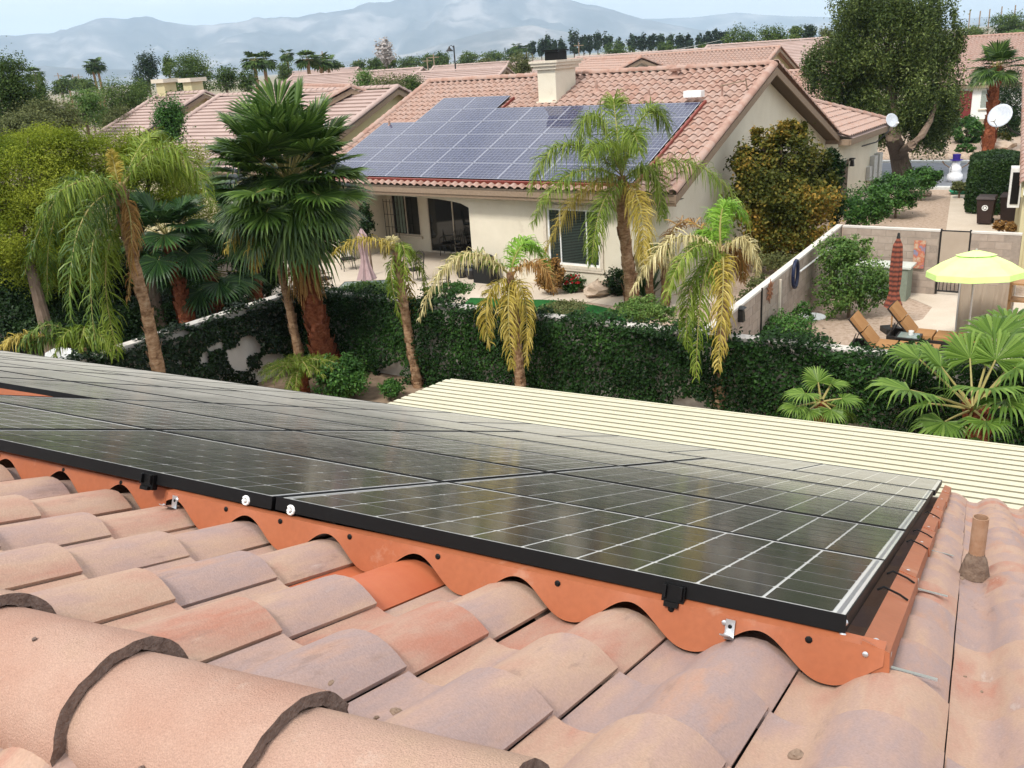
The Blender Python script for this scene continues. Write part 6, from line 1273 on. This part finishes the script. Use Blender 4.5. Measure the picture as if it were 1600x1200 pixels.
# low palm fronds at far left, agave
cL = D(128, 545, 18.5); t_ = thing('palm_shrub', 'low arching palm clump beside the curved white bench at far left', 'palm', (cL[0], cL[1], 0)); mb = MB().tube([(cL[0], cL[1], 0), cL], .09, 8); obj('trunk', mb, m_bark_palm, t_)
for (x1, y1, x2, y2, mt) in ((80, 470, 28, 545, lf_qd), (70, 500, 40, 560, lf_qd), (150, 490, 178, 560, lf_q), (110, 480, 85, 560, lf_q), (20, 500, 0, 550, lf_qy), (140, 470, 120, 560, lf_q)): obj('frond', frond_mb(cL, D(x1, y1, 18.2), D(x2, y2, 17.9), .42, .9, n=40, rs=rs), [mt, m_rib], t_)
cG = G(1008, 470, 0); t_ = thing('agave', 'dark spiky agave at the corner of the cream house', 'plant', cG)
for i in range(34):
    a = i * 2.4; el = rs.uniform(.5, 1.45); o = np.array([math.cos(a)*math.cos(el), math.sin(a)*math.cos(el), math.sin(el)]); s = unit(np.cross(o, UP)) * .05; L_ = rs.uniform(.9, 1.4); mb = MB(); mb.strips([[[cG - s*.7 + UP*.1, cG + s*.7 + UP*.1], [cG + o*L_*.5 - s, cG + o*L_*.5 + s], [cG + o*L_ - s*.05, cG + o*L_ + s*.05]]]); obj('spike_leaf', mb, lf_fan_d, t_)

# ------------------------------------------------------------------ broadleaf trees and shrubs
def blob(px, py, hw, hh, Y, depth=None):
    c = D(px, py, Y); k = np.linalg.norm(c - EYE) / math.hypot(FPX, math.hypot(px-800, py-600)); return c, np.array([hw*k, (depth or hw*.9)*k, hh*k])
def crown_mb(blobs, n, size, rs, clumps=60, csize=.24, hollow=.55, style='leaf', aspect=.62):
    vol = np.array([np.prod(b[1]) ** .67 for b in blobs]); pick = rs.choice(len(blobs), clumps * len(blobs), p=vol/vol.sum()); C, S = [], []
    for b in pick:
        c, r = blobs[b]; v = unit(rs.normal(0, 1, 3)); rr = (hollow + (1 - hollow) * rs.uniform(0, 1)) * rs.uniform(.82, 1.08); C.append(c + v * r * rr); S.append(r * csize * rs.uniform(.6, 1.35))
    C, S = np.array(C), np.array(S); k = rs.integers(0, len(C), n); nrm = rs.normal(0, 1, (n, 3)); P = C[k] + nrm * S[k] * .62
    cen = np.mean([b[0] for b in blobs], 0); out = P - cen; out /= np.linalg.norm(out, axis=1)[:, None] + 1e-9
    if style == 'leaf': return MB().quads(leafquads(P, size, out * .6 + UP * .7, .75, rs, aspect))
    # weeping: short hanging sprays
    m = n // 7; P = P[:m]; Q = []
    for j in range(7):
        q = P + rs.normal(0, size*.25, (m, 3)) - UP * size * .75 * j + rs.normal(0, .02, (m, 3)); Q.append(leafquads(q, size, rs.normal(0, 1, (m, 3)) + UP*.2, .8, rs, .42))
    return MB().quads(np.concatenate(Q))
def tree(name, label, cat, base, blobs, n, size, mat, trunk=None, trad=.15, group=None, clumps=60, csize=.24, hollow=.55, style='leaf', limbs=3, seed=0, barkm=None, aspect=.62):
    rs = np.random.default_rng(seed + 100); b0 = np.asarray(base, float); t_ = thing(name, label, cat, (b0[0], b0[1], 0), group)
    cen = np.mean([b[0] for b in blobs], 0); path = trunk if trunk is not None else [np.array([b0[0], b0[1], 0]), b0*[1, 1, 0] + (cen - b0) * [.25, .25, 0] + UP * cen[2] * .5, cen]
    mb = MB(); mb.tube(path, np.linspace(trad, trad * .4, len(path)), 9)
    for i in range(limbs):
        c, r = blobs[rs.integers(0, len(blobs))]; e = c + unit(rs.normal(0, 1, 3)) * r * .6; s = np.asarray(path[-2]) * .5 + np.asarray(path[-1]) * .5; mb.tube([s, (s + e)/2 + UP*.1, e], [trad*.45, trad*.3, trad*.12], 6)
    obj('trunk', mb, barkm or m_bark, t_); obj('crown', crown_mb(blobs, n, size, rs, clumps, csize, hollow, style, aspect), mat, t_); return t_
# big weeping tree
bW = [blob(1385, 55, 92, 70, 47), blob(1322, 110, 62, 62, 47), blob(1400, 135, 88, 72, 47), blob(1462, 115, 46, 85, 47), blob(1390, 8, 88, 42, 47), blob(1345, 188, 50, 36, 47), blob(1470, 185, 36, 44, 47), blob(1455, 172, 42, 56, 46.5), blob(1290, 95, 34, 36, 47), blob(1475, 45, 34, 40, 47)]
g_ = G(1412, 276, 0)
tree('weeping_tree', 'large dark weeping tree by the street, right of the cream house', 'tree', g_, bW, 120000, .16, lf_weep, [g_, D(1404, 240, g_[1]), D(1396, 215, 45.5), D(1392, 150, 46.5), D(1388, 60, 47)], .52, None, 55, .2, .62, 'weep', 8, 1)
mb = MB(); mb.tube([D(1404, 240, g_[1] - .1), D(1425, 226, 44), D(1440, 212, 44.3), D(1453, 190, 45), D(1465, 150, 46)], [.22, .2, .17, .13, .08], 8); tr_w = [o for o in bpy.data.objects if o.name.startswith('weeping_tree')][0]; obj('limb', mb, m_bark, tr_w)
# rusty tree by the gable
bO = [blob(1178, 255, 42, 38, 29), blob(1232, 240, 48, 44, 29), blob(1190, 310, 55, 52, 28.5), blob(1245, 320, 58, 56, 28.5), blob(1282, 285, 30, 46, 29.5), blob(1215, 375, 62, 36, 28.5), blob(1185, 212, 14, 16, 29), blob(1228, 205, 20, 20, 29), blob(1250, 205, 12, 22, 29)]
tree('rusty_tree', 'bushy tree with orange brown and olive leaves against the gable wall', 'tree', G(1216, 432, 0), bO, 42000, .13, lf_orange, None, .16, None, 50, .24, .45, 'leaf', 8, 2)
bV = [blob(1303, 275, 16, 30, 31), blob(1305, 320, 14, 30, 31), blob(1300, 250, 12, 18, 31)]
tree('climbing_shrub', 'dark green climbing shrub at the rear corner of the cream house', 'shrub', G(1306, 352, 0), bV, 5000, .12, lf_dgreen, None, .05, None, 30, .3, .4, 'leaf', 3, 3)
# mesquite mass on the left: three trees
MG = 'feathery yellow green trees at the left'
tree('palo_verde', 'feathery yellow green tree at the left edge', 'tree', (-12.5, 24, 0), [blob(20, 275, 105, 62, 25), blob(70, 232, 80, 36, 26), blob(20, 365, 95, 66, 24.5), blob(-60, 300, 80, 80, 25)], 110000, .075, lf_mesq, None, .2, MG, 90, .24, .45, 'leaf', 6, 4, aspect=.4)
tree('palo_verde', 'feathery yellow green tree behind the arching queen palm', 'tree', (-10.2, 26, 0), [blob(150, 250, 88, 46, 27), blob(220, 250, 52, 46, 27), blob(130, 330, 90, 62, 26), blob(240, 300, 46, 50, 27), blob(100, 405, 95, 52, 26), blob(285, 265, 46, 42, 29), blob(300, 325, 48, 44, 29)], 110000, .075, lf_mesq, None, .2, MG, 90, .24, .45, 'leaf', 6, 5, aspect=.4)
sheet('tree_shade_ground', [(-60, 20), (-10.5, 15.8), (-5.9, 22.4), (-5.6, 27.2), (-9.6, 29), (-10, 40), (-60, 60)], flat('shade_dark_ground', (.045, .033, .024), .95), .006)  # ground coloured dark to paint in the shade under the trees
UG = 'dark shrubs painting the shade under the feathery trees'  # dark leaf masses added to stand for the trees' shadow
for i, (x, y, hw, hh, Y, lab) in enumerate([(30, 430, 75, 45, 27, 'added dark shrub standing in for deep shade at the far left edge'), (120, 450, 60, 50, 27.5, 'added dark shrub standing in for deep shade left of the leaning palm'), (215, 430, 55, 55, 29, 'added dark shrub standing in for deep shade right of the leaning palm'), (300, 470, 55, 40, 29.5, 'dark shrub below the low fan palms behind the ivy wall'), (50, 500, 75, 30, 26, 'low dark shrub behind the curved white bench'), (150, 505, 60, 34, 25, 'dark shrub just behind the ivy wall, left of the red flowers'), (235, 490, 50, 36, 26.5, 'dark shrub behind the red flowers and the leaning palm'), (345, 490, 50, 26, 27, 'low dark shrub behind the white wall beside the thin palm'), (395, 400, 40, 50, 30, 'dark shrub behind the thin palm trunk')]):
    c = D(x, y, Y); tree('shade_shrub', lab, 'shrub', (c[0], c[1], 0), [blob(x, y, hw, hh, Y), blob(x + 15, y + hh*.6, hw*.9, hh*.6, Y)], 26000, .11, lf_dgreen, None, .06, UG, 60, .28, .25, 'leaf', 3, 10 + i)
# named shrubs and trees of the gardens
def shrub(px, py, hw, hh, Y, label, mat, n=5000, size=.09, name='shrub', cat='shrub', seed=0, group=None, extra=(), hollow=.6, csize=.22, clumps=60):
    c = D(px, py, Y); return tree(name, label, cat, (c[0], c[1], 0), [blob(px, py, hw, hh, Y)] + [blob(*e) for e in extra], n, size, mat, None, .05, group, clumps, csize, hollow, 'leaf', 3, seed)
shrub(533, 592, 40, 38, 19.4, 'dark glossy round bush beside the fan palm trunk', lf_green, 7000, .075, seed=20)
shrub(612, 606, 19, 13, 19.2, 'small green bush at the corner of the cream patio cover', lf_green, 2200, .06, seed=21)
shrub(575, 455, 55, 11, 23.3, 'low bright green clipped shrub along the top of the hedge by the patio', lf_lgreen, 5000, .07, seed=22, extra=((545, 458, 30, 10, 23.3), (598, 458, 22, 9, 23.3)))
shrub(700, 452, 40, 8, 24.5, 'low green ground cover between patio and hedge', lf_green, 2500, .07, seed=23)
shrub(880, 482, 38, 11, 22.6, 'low olive mound between the turf and the hedge', lf_olive, 3500, .06, seed=24)
shrub(1000, 482, 40, 20, 22.4, 'green shrub in front of the tall palm trunk', lf_lgreen, 5000, .075, seed=25, extra=((1035, 490, 25, 12, 22.2),))
shrub(895, 443, 20, 14, 28, 'rose bush with a few dark red blooms under the window', lf_green, 2500, .07, seed=26)
mb = MB(); rs = np.random.default_rng(5); P = np.array([D(rs.uniform(882, 908), rs.uniform(430, 444), 27.6) for _ in range(26)]); setp(obj('rose_blooms', MB().quads(leafquads(P, .11, UP, .9, rs, .9)), m_petal), 'dark red rose blooms under the blinds window', 'flowers')
shrub(966, 440, 22, 20, 27.2, 'dark green shrub at the foot of the wall left of the tall palm', lf_dgreen, 3000, .08, seed=27)
shrub(860, 428, 24, 26, 27.8, 'brown dry grass clump right of the grill', lf_brown, 4000, .10, seed=28)
shrub(1232, 512, 42, 22, 20.2, 'bright green shrub just over the hedge by the bistro table', lf_green, 6000, .07, seed=29, extra=((1255, 490, 18, 16, 20.6), (1200, 520, 28, 12, 20)))
shrub(1330, 432, 52, 48, 23.2, 'leafy light green shrub tree in the gravel yard beside the loungers', lf_lgreen, 11000, .085, seed=30, extra=((1310, 395, 34, 28, 23.2), (1300, 465, 36, 28, 23.2), (1362, 455, 32, 36, 23), (1340, 385, 28, 18, 23.4)), name='shrub_tree', cat='small tree')
shrub(1215, 408, 48, 14, 26.5, 'straggly olive creeper lying over the long tan block wall', lf_olive, 3000, .08, seed=31, extra=((1165, 470, 22, 18, 24), (1185, 440, 26, 14, 25)), hollow=.3)
shrub(1352, 318, 36, 30, 33.5, 'leafy green shrub by the wing wall, nearest the tan wall', lf_green, 7000, .11, seed=32, extra=((1335, 330, 22, 22, 33.2), (1375, 328, 20, 20, 33.4)))
shrub(1402, 300, 36, 27, 36.5, 'leafy green shrub beside the gravel strip, middle of the row', lf_green, 7000, .11, seed=33)
shrub(1441, 279, 28, 17, 40, 'leafy green shrub at the street end of the row by the weeping tree', lf_green, 5000, .11, seed=34)
shrub(1512, 204, 25, 21, 60, 'round clipped green bush across the street in front of the white house', lf_green, 7000, .16, seed=35, hollow=.8, csize=.12, clumps=120)
shrub(1508, 233, 15, 8, 55, 'small low clipped bush beside the river stones', lf_green, 2500, .13, seed=36, hollow=.8, csize=.15)
shrub(1468, 228, 9, 5, 56, 'tiny dark shrub on the gravel left of the clipped bush', lf_dgreen, 800, .12, seed=37)
shrub(1566, 222, 14, 15, 55, 'orange flowering shrub right of the street palm', lf_orange, 2500, .14, seed=38)
shrub(1500, 291, 14, 8, 40, 'low olive shrub between the green cover and the street', lf_olive, 1500, .1, seed=39)
shrub(1562, 352, 9, 8, 31, 'small reddish shrub in front of the dark bins', lf_brown, 1200, .08, seed=40)
shrub(1580, 355, 8, 9, 30.5, 'small brown shrub at the foot of the yellow house wall', lf_brown, 1000, .08, seed=41)
# clipped box hedge by the path
c = np.array([20.5, 37.65, 0]); t_ = thing('clipped_hedge', 'large box shaped clipped hedge between the path and the yellow house', 'hedge', c); rs = np.random.default_rng(61); Q = []; nrm = []
for ax in range(3):
    for s in (-1, 1):
        if ax == 2 and s < 0: continue
        m = 7000; q = rs.uniform(-1, 1, (m, 3)); q[:, ax] = s; q = np.sign(q) * np.abs(q) ** 1.0; Q.append(q); nn = np.zeros((m, 3)); nn[:, ax] = s; nrm.append(nn)
Q, nrm = np.concatenate(Q), np.concatenate(nrm); f = 1 - .10 * (np.abs(Q[:, :1]) * np.abs(Q[:, 1:2]) + np.clip(Q[:, 2:], 0, 1) * (np.abs(Q[:, :1]) ** 3 + np.abs(Q[:, 1:2]) ** 3) * .5); Q = Q * f + rs.normal(0, .022, Q.shape)
Rh = np.array([yx, yd, UP]).T; P = (Q * np.array([1.05, 2.2, 1.05])) @ Rh.T + c + UP * 1.05; obj('leaf_mass', MB().quads(leafquads(P, .10, nrm @ Rh.T, .55, rs)), lf_dgreen, t_)
# vine on the trellis, purple pots plant
shrub(572, 345, 13, 28, 32.4, 'dark climbing vine on the trellis inside the arch', lf_dgreen, 2500, .08, seed=45, name='vine', cat='plant')
# red bougainvillea by the ivy wall
for (x, y, hw, hh, Y, lab) in ((205, 541, 26, 7, 23.0, 'red flowering groundcover left of the leaning palm trunk'), (265, 522, 22, 6, 23.6, 'red flowering groundcover right of the leaning palm trunk'), (318, 507, 12, 5, 24.4, 'small red flowers near the dark fan palms')):
    shrub(x, y, hw, hh, Y, lab, m_petal, 700, .07, name='red_flowers', cat='flowers', seed=int(x), hollow=.4)
# ------------------------------------------------------------------ background trees, each on its own
BG_ = 'trees between the far houses'
bgt = [(12, 122, 38, 44, 46, lf_far, 'dark leafy tree at the top left edge'), (48, 150, 30, 26, 52, lf_far, 'second dark tree from the left edge'), (64, 132, 9, 16, 90, lf_far, 'slim tree behind the dark tree at top left'),
 (75, 178, 52, 26, 46, lf_olive, 'yellowish bush mass left of the pink roofs'), (130, 158, 34, 20, 52, lf_lgreen, 'bright green bush left of the pink roofs'), (185, 150, 46, 28, 66, lf_far, 'dark spreading tree just left of the pink roofs'), (185, 185, 30, 20, 55, lf_olive, 'yellow green tree touching the left pink roof'), (40, 195, 55, 22, 40, lf_olive, 'olive bush at the left edge above the feathery trees'), (215, 135, 22, 14, 80, lf_far, 'small tree left of the grey pine'),
 (229, 97, 20, 20, 130, lf_euc, 'grey green pine rising behind the left trees'), (298, 104, 42, 24, 95, lf_far, 'broad dark tree above the pink roofs'), (262, 96, 8, 12, 100, lf_far, 'narrow dark tree beside the grey pine'), (352, 116, 22, 14, 90, lf_far, 'small tree right of the broad dark tree'), (385, 120, 18, 14, 100, lf_far, 'small tree near the top of the fan palm'),
 (262, 178, 28, 27, 41, lf_green, 'green leafy tree in front of the pink roofs'), (95, 131, 14, 9, 160, lf_far, 'small dark distant tree under the mountains at left'), (120, 128, 12, 7, 180, lf_far, 'tiny dark tree left of two thin palms'), (135, 130, 16, 9, 140, lf_far, 'small distant tree left of centre in the left skyline'),
 (610, 132, 42, 20, 74, lf_olive, 'olive bush between the pale roofs left of the lamp'), (570, 122, 20, 14, 80, lf_lgreen, 'light bush left of the olive bush between roofs'), (645, 128, 18, 12, 72, lf_far, 'green bush right of the olive bush between roofs'), (585, 97, 14, 8, 170, lf_far, 'dark round tree left of the bare grey tree'), (606, 96, 18, 9, 165, lf_far, 'dark low trees at the foot of the bare grey tree'), (603, 80, 16, 18, 160, lf_grey, 'bare pale grey tree against the mountains'),
 (640, 96, 20, 8, 230, lf_far, 'distant dark tree right of the bare grey tree'), (668, 92, 16, 8, 240, lf_far, 'distant round tree left of the street lamp'), (690, 90, 14, 8, 230, lf_far, 'distant tree just left of the street lamp'), (730, 88, 18, 8, 240, lf_far, 'distant tree right of the street lamp'), (758, 96, 14, 5, 200, lf_olive, 'yellow green bush on the roofs right of the lamp'), (770, 86, 18, 7, 260, lf_far, 'distant tree above the yellow green bush'), (800, 84, 16, 8, 250, lf_far, 'distant tree left of the chimney'),
 (815, 97, 22, 15, 95, lf_olive, 'olive tree just left of the chimney cap'), (560, 100, 12, 6, 220, lf_far, 'distant low tree above the fan palm at right'), (525, 102, 12, 6, 220, lf_far, 'distant low tree above the fan palm crown'),
 (962, 78, 24, 12, 210, lf_far, 'round green tree in front of the eucalyptus row'), (1040, 72, 14, 7, 230, lf_far, 'small round tree by the far roofs'), (1088, 84, 12, 6, 150, lf_olive, 'small bush among the far roofs'), (1098, 76, 7, 8, 150, lf_far, 'dark cypress like bush on the far roofs'), (1155, 58, 30, 17, 135, lf_far, 'large green tree right of the eucalyptus row'), (1205, 55, 26, 18, 125, lf_far, 'dark green tree left of the weeping tree'), (1180, 70, 20, 9, 130, lf_olive, 'olive bush below the large green tree'), (1228, 70, 12, 10, 120, lf_far, 'small tree behind the yellow gable'), (1265, 46, 10, 9, 160, lf_euc, 'small dark tree left of the weeping tree top'), (1243, 48, 12, 8, 160, lf_far, 'low dark tree beside the far pole'), (1290, 52, 14, 12, 110, lf_olive, 'olive tree touching the weeping tree'),
 (1573, 36, 32, 20, 150, lf_far, 'round green tree above the white house roof at right'), (1520, 48, 18, 9, 150, lf_far, 'low tree above the white house roof'), (1590, 52, 16, 7, 130, lf_lgreen, 'light bush at the top right edge'), (1578, 150, 26, 50, 62, lf_dgreen, 'dark tree behind the street palm'), (1485, 155, 10, 30, 62, lf_dgreen, 'dark shrub between the weeping tree and the white house'), (445, 108, 14, 10, 140, lf_far, 'distant tree behind the top of the fan palm')]
bgt = [b for b in bgt if len(b) == 7]
for i, (x, y, hw, hh, Y, mt, lab) in enumerate(bgt):
    c = D(x, y + hh, Y); k = Y / FPX; n_ = int(np.clip(hw * hh * 11, 2200, 20000)); sz = max(.10, 2.6 * k)
    tree('tree', lab, 'tree', (c[0], c[1], 0), [blob(x, y, hw, hh, Y), blob(x + hw*.25, y + hh*.4, hw*.8, hh*.7, Y), blob(x - hw*.1, y + hh*1.15, hw*1.0, hh*.8, Y)] if mt is not lf_grey else [blob(x, y, hw, hh, Y)], n_ if mt is not lf_grey else 1300, sz if mt is not lf_grey else .5, mt, None, max(.12, hw * k * .1), BG_, 45, .3, .35, 'leaf', 2 if mt is not lf_grey else 14, 200 + i)
NTH = ORD + ['seventeenth', 'eighteenth', 'nineteenth', 'twentieth', 'twenty-first', 'twenty-second']
EG = 'dark eucalyptus row on the skyline'
ex_ = [(832, 74, 6, 10), (846, 72, 6, 13), (856, 68, 6, 14), (866, 72, 5, 10), (878, 71, 6, 9), (897, 66, 10, 16), (912, 66, 7, 12), (921, 67, 6, 12), (934, 64, 7, 13), (950, 64, 8, 12), (968, 70, 7, 9), (988, 66, 8, 12), (1003, 67, 8, 12), (1018, 65, 8, 12), (1032, 67, 7, 11), (1047, 66, 7, 11), (1062, 66, 8, 11), (1077, 65, 7, 10), (1094, 63, 8, 10), (1108, 60, 7, 10), (1120, 57, 7, 12), (1133, 57, 6, 12)]
for i, (x, y, hw, hh) in enumerate(ex_):
    Y = 300; c = D(x, y + hh, Y)
    lab = 'leftmost dark eucalyptus of the skyline row' if i == 0 else 'rightmost dark eucalyptus of the skyline row' if i == len(ex_)-1 else f'dark eucalyptus, {NTH[i]} tree from the left in the skyline row'
    tree('eucalyptus', lab, 'tree', (c[0], c[1], 0), [blob(x, y, hw, hh, Y), blob(x, y + hh*.5, hw, hh*.6, Y)], 900, .85, lf_euc, None, .3, EG, 22, .3, .4, 'leaf', 2, 300 + i)
# small distant palms: one built, the rest copied
def small_palm(h, seed):
    t_ = thing('distant_palm', 'x', 'palm tree', (0, 0, 0), 'distant palms on the skyline'); mb = MB().tube([(0, 0, 0), (.1, 0, h*.5), (0, 0, h)], [.28, .22, .2], 6); obj('trunk', mb, m_bark_palm, t_, None, True); mb = MB(); rs = np.random.default_rng(seed)
    for i in range(24):
        a = i * 2.4; el = rs.uniform(-.7, 1.3); fan_leaf(mb, np.array([0, 0, h]), np.array([math.cos(a)*math.cos(el), math.sin(a)*math.cos(el), math.sin(el)]), .8, 1.2, 9, 100, .5, rs=rs)
    obj('crown', mb, [lf_far, m_rib], t_, None, True); return t_
sp = small_palm(10, 3)
for i, (x, y, Y, lab) in enumerate([(144, 104, 170, 'left of two thin distant palms under the left mountain'), (151, 101, 170, 'right of two thin distant palms under the left mountain'), (53, 116, 150, 'distant palm near the dark tree at top left'), (448, 86, 190, 'small distant palm above the fan palm crown, left'), (397, 95, 110, 'distant palm at the left shoulder of the fan palm'), (412, 95, 115, 'distant palm close beside the fan palm top'), (500, 95, 120, 'distant palm beside the utility pole'), (512, 98, 125, 'distant palm right of the utility pole'), (480, 92, 115, 'shaggy distant palm left of the utility pole'), (807, 73, 330, 'leftmost tiny palm before the eucalyptus row'), (815, 76, 330, 'tiny palm second from left before the eucalyptus row'), (822, 76, 330, 'tiny palm third from left before the eucalyptus row'), (105, 125, 200, 'tiny palm low on the left skyline')]):
    c = D(x, y, Y); o = sp if i == 0 else copy_tree(sp); o['label'] = lab; s = c[2] / 10.0; o.matrix_world = Matrix.Translation((c[0], c[1], 0)) @ Matrix.Rotation(i, 4, 'Z') @ Matrix.Diagonal((1 if Y < 300 else 1.4, 1 if Y < 300 else 1.4, s, 1))
# poles, street lamp, wire
for i, (x, yt, yb, Y, lab) in enumerate([(503, 80, 108, 190, 'utility pole with crossarm above the fan palm'), (677, 84, 104, 200, 'utility pole left of the street lamp'), (560, 92, 106, 220, 'thin utility pole left of the bare tree'), (90, 114, 130, 260, 'utility pole under the left mountains'), (113, 116, 130, 260, 'utility pole second from left under the left mountains'), (122, 116, 130, 260, 'utility pole third from left under the left mountains'), (904, 66, 86, 220, 'thin light pole in front of the eucalyptus row'), (1239, 43, 56, 180, 'dark pole left of the weeping tree'), (667, 90, 104, 220, 'thin pole beside the utility pole left of the lamp')]):
    c = D(x, yt, Y); t_ = thing('utility_pole', lab, 'pole', (c[0], c[1], 0), 'poles on the skyline'); mb = MB().tube([(c[0], c[1], 0), c], [.17, .12], 6); obj('pole', mb, m_fascia, t_); mb = MB().box(c - UP * .7, (2.2, .15, .15)); obj('crossarm', mb, m_fascia, t_)
c = D(709, 73, 88); sl_ = thing('street_lamp', 'black street lamp with bell shaped lantern over the far roofs', 'street lamp', (c[0], c[1], 0)); mb = MB().tube([(c[0], c[1], 0), c + UP*.1], [.09, .06], 8); obj('post', mb, m_iron, sl_)
mb = MB().tube([c - UP*.1, c + UP*.12 + np.array([-.2, 0, 0]), c + np.array([-.42, 0, .05])], .035, 6); obj('arm', mb, m_iron, sl_); mb = MB().lathe([(.04, 0), (.10, -.12), (.16, -.22), (.33, -.36), (.34, -.42), (0, -.42)], c + np.array([-.42, 0, .05]), 12); obj('lantern', mb, m_iron, sl_)
a, b = D(790, 90, 140), D(1140, 59, 160); mb = MB(); mb.tube([a + (b - a)*q - UP * 2.2 * (q*(1-q)) * 4 * .6 for q in np.linspace(0, 1, 24)], .035, 5); setp(obj('power_line', mb, m_grey), 'thin power line sagging in front of the eucalyptus row', 'cable')
for i, (x, y) in enumerate([(1516, 17), (1532, 17), (1547, 14), (1566, 10), (1587, 8)]):
    c = D(x, y, 260); t_ = thing('fence_pole', f'{"leftmost" if i == 0 else ORD[i]} tall thin pole{" from the left" if i else ""} on the far rise at top right', 'pole', (c[0], c[1], 0), 'thin poles on the far rise'); obj('pole', MB().tube([(c[0], c[1], 0), c], .16, 5), m_fascia, t_)
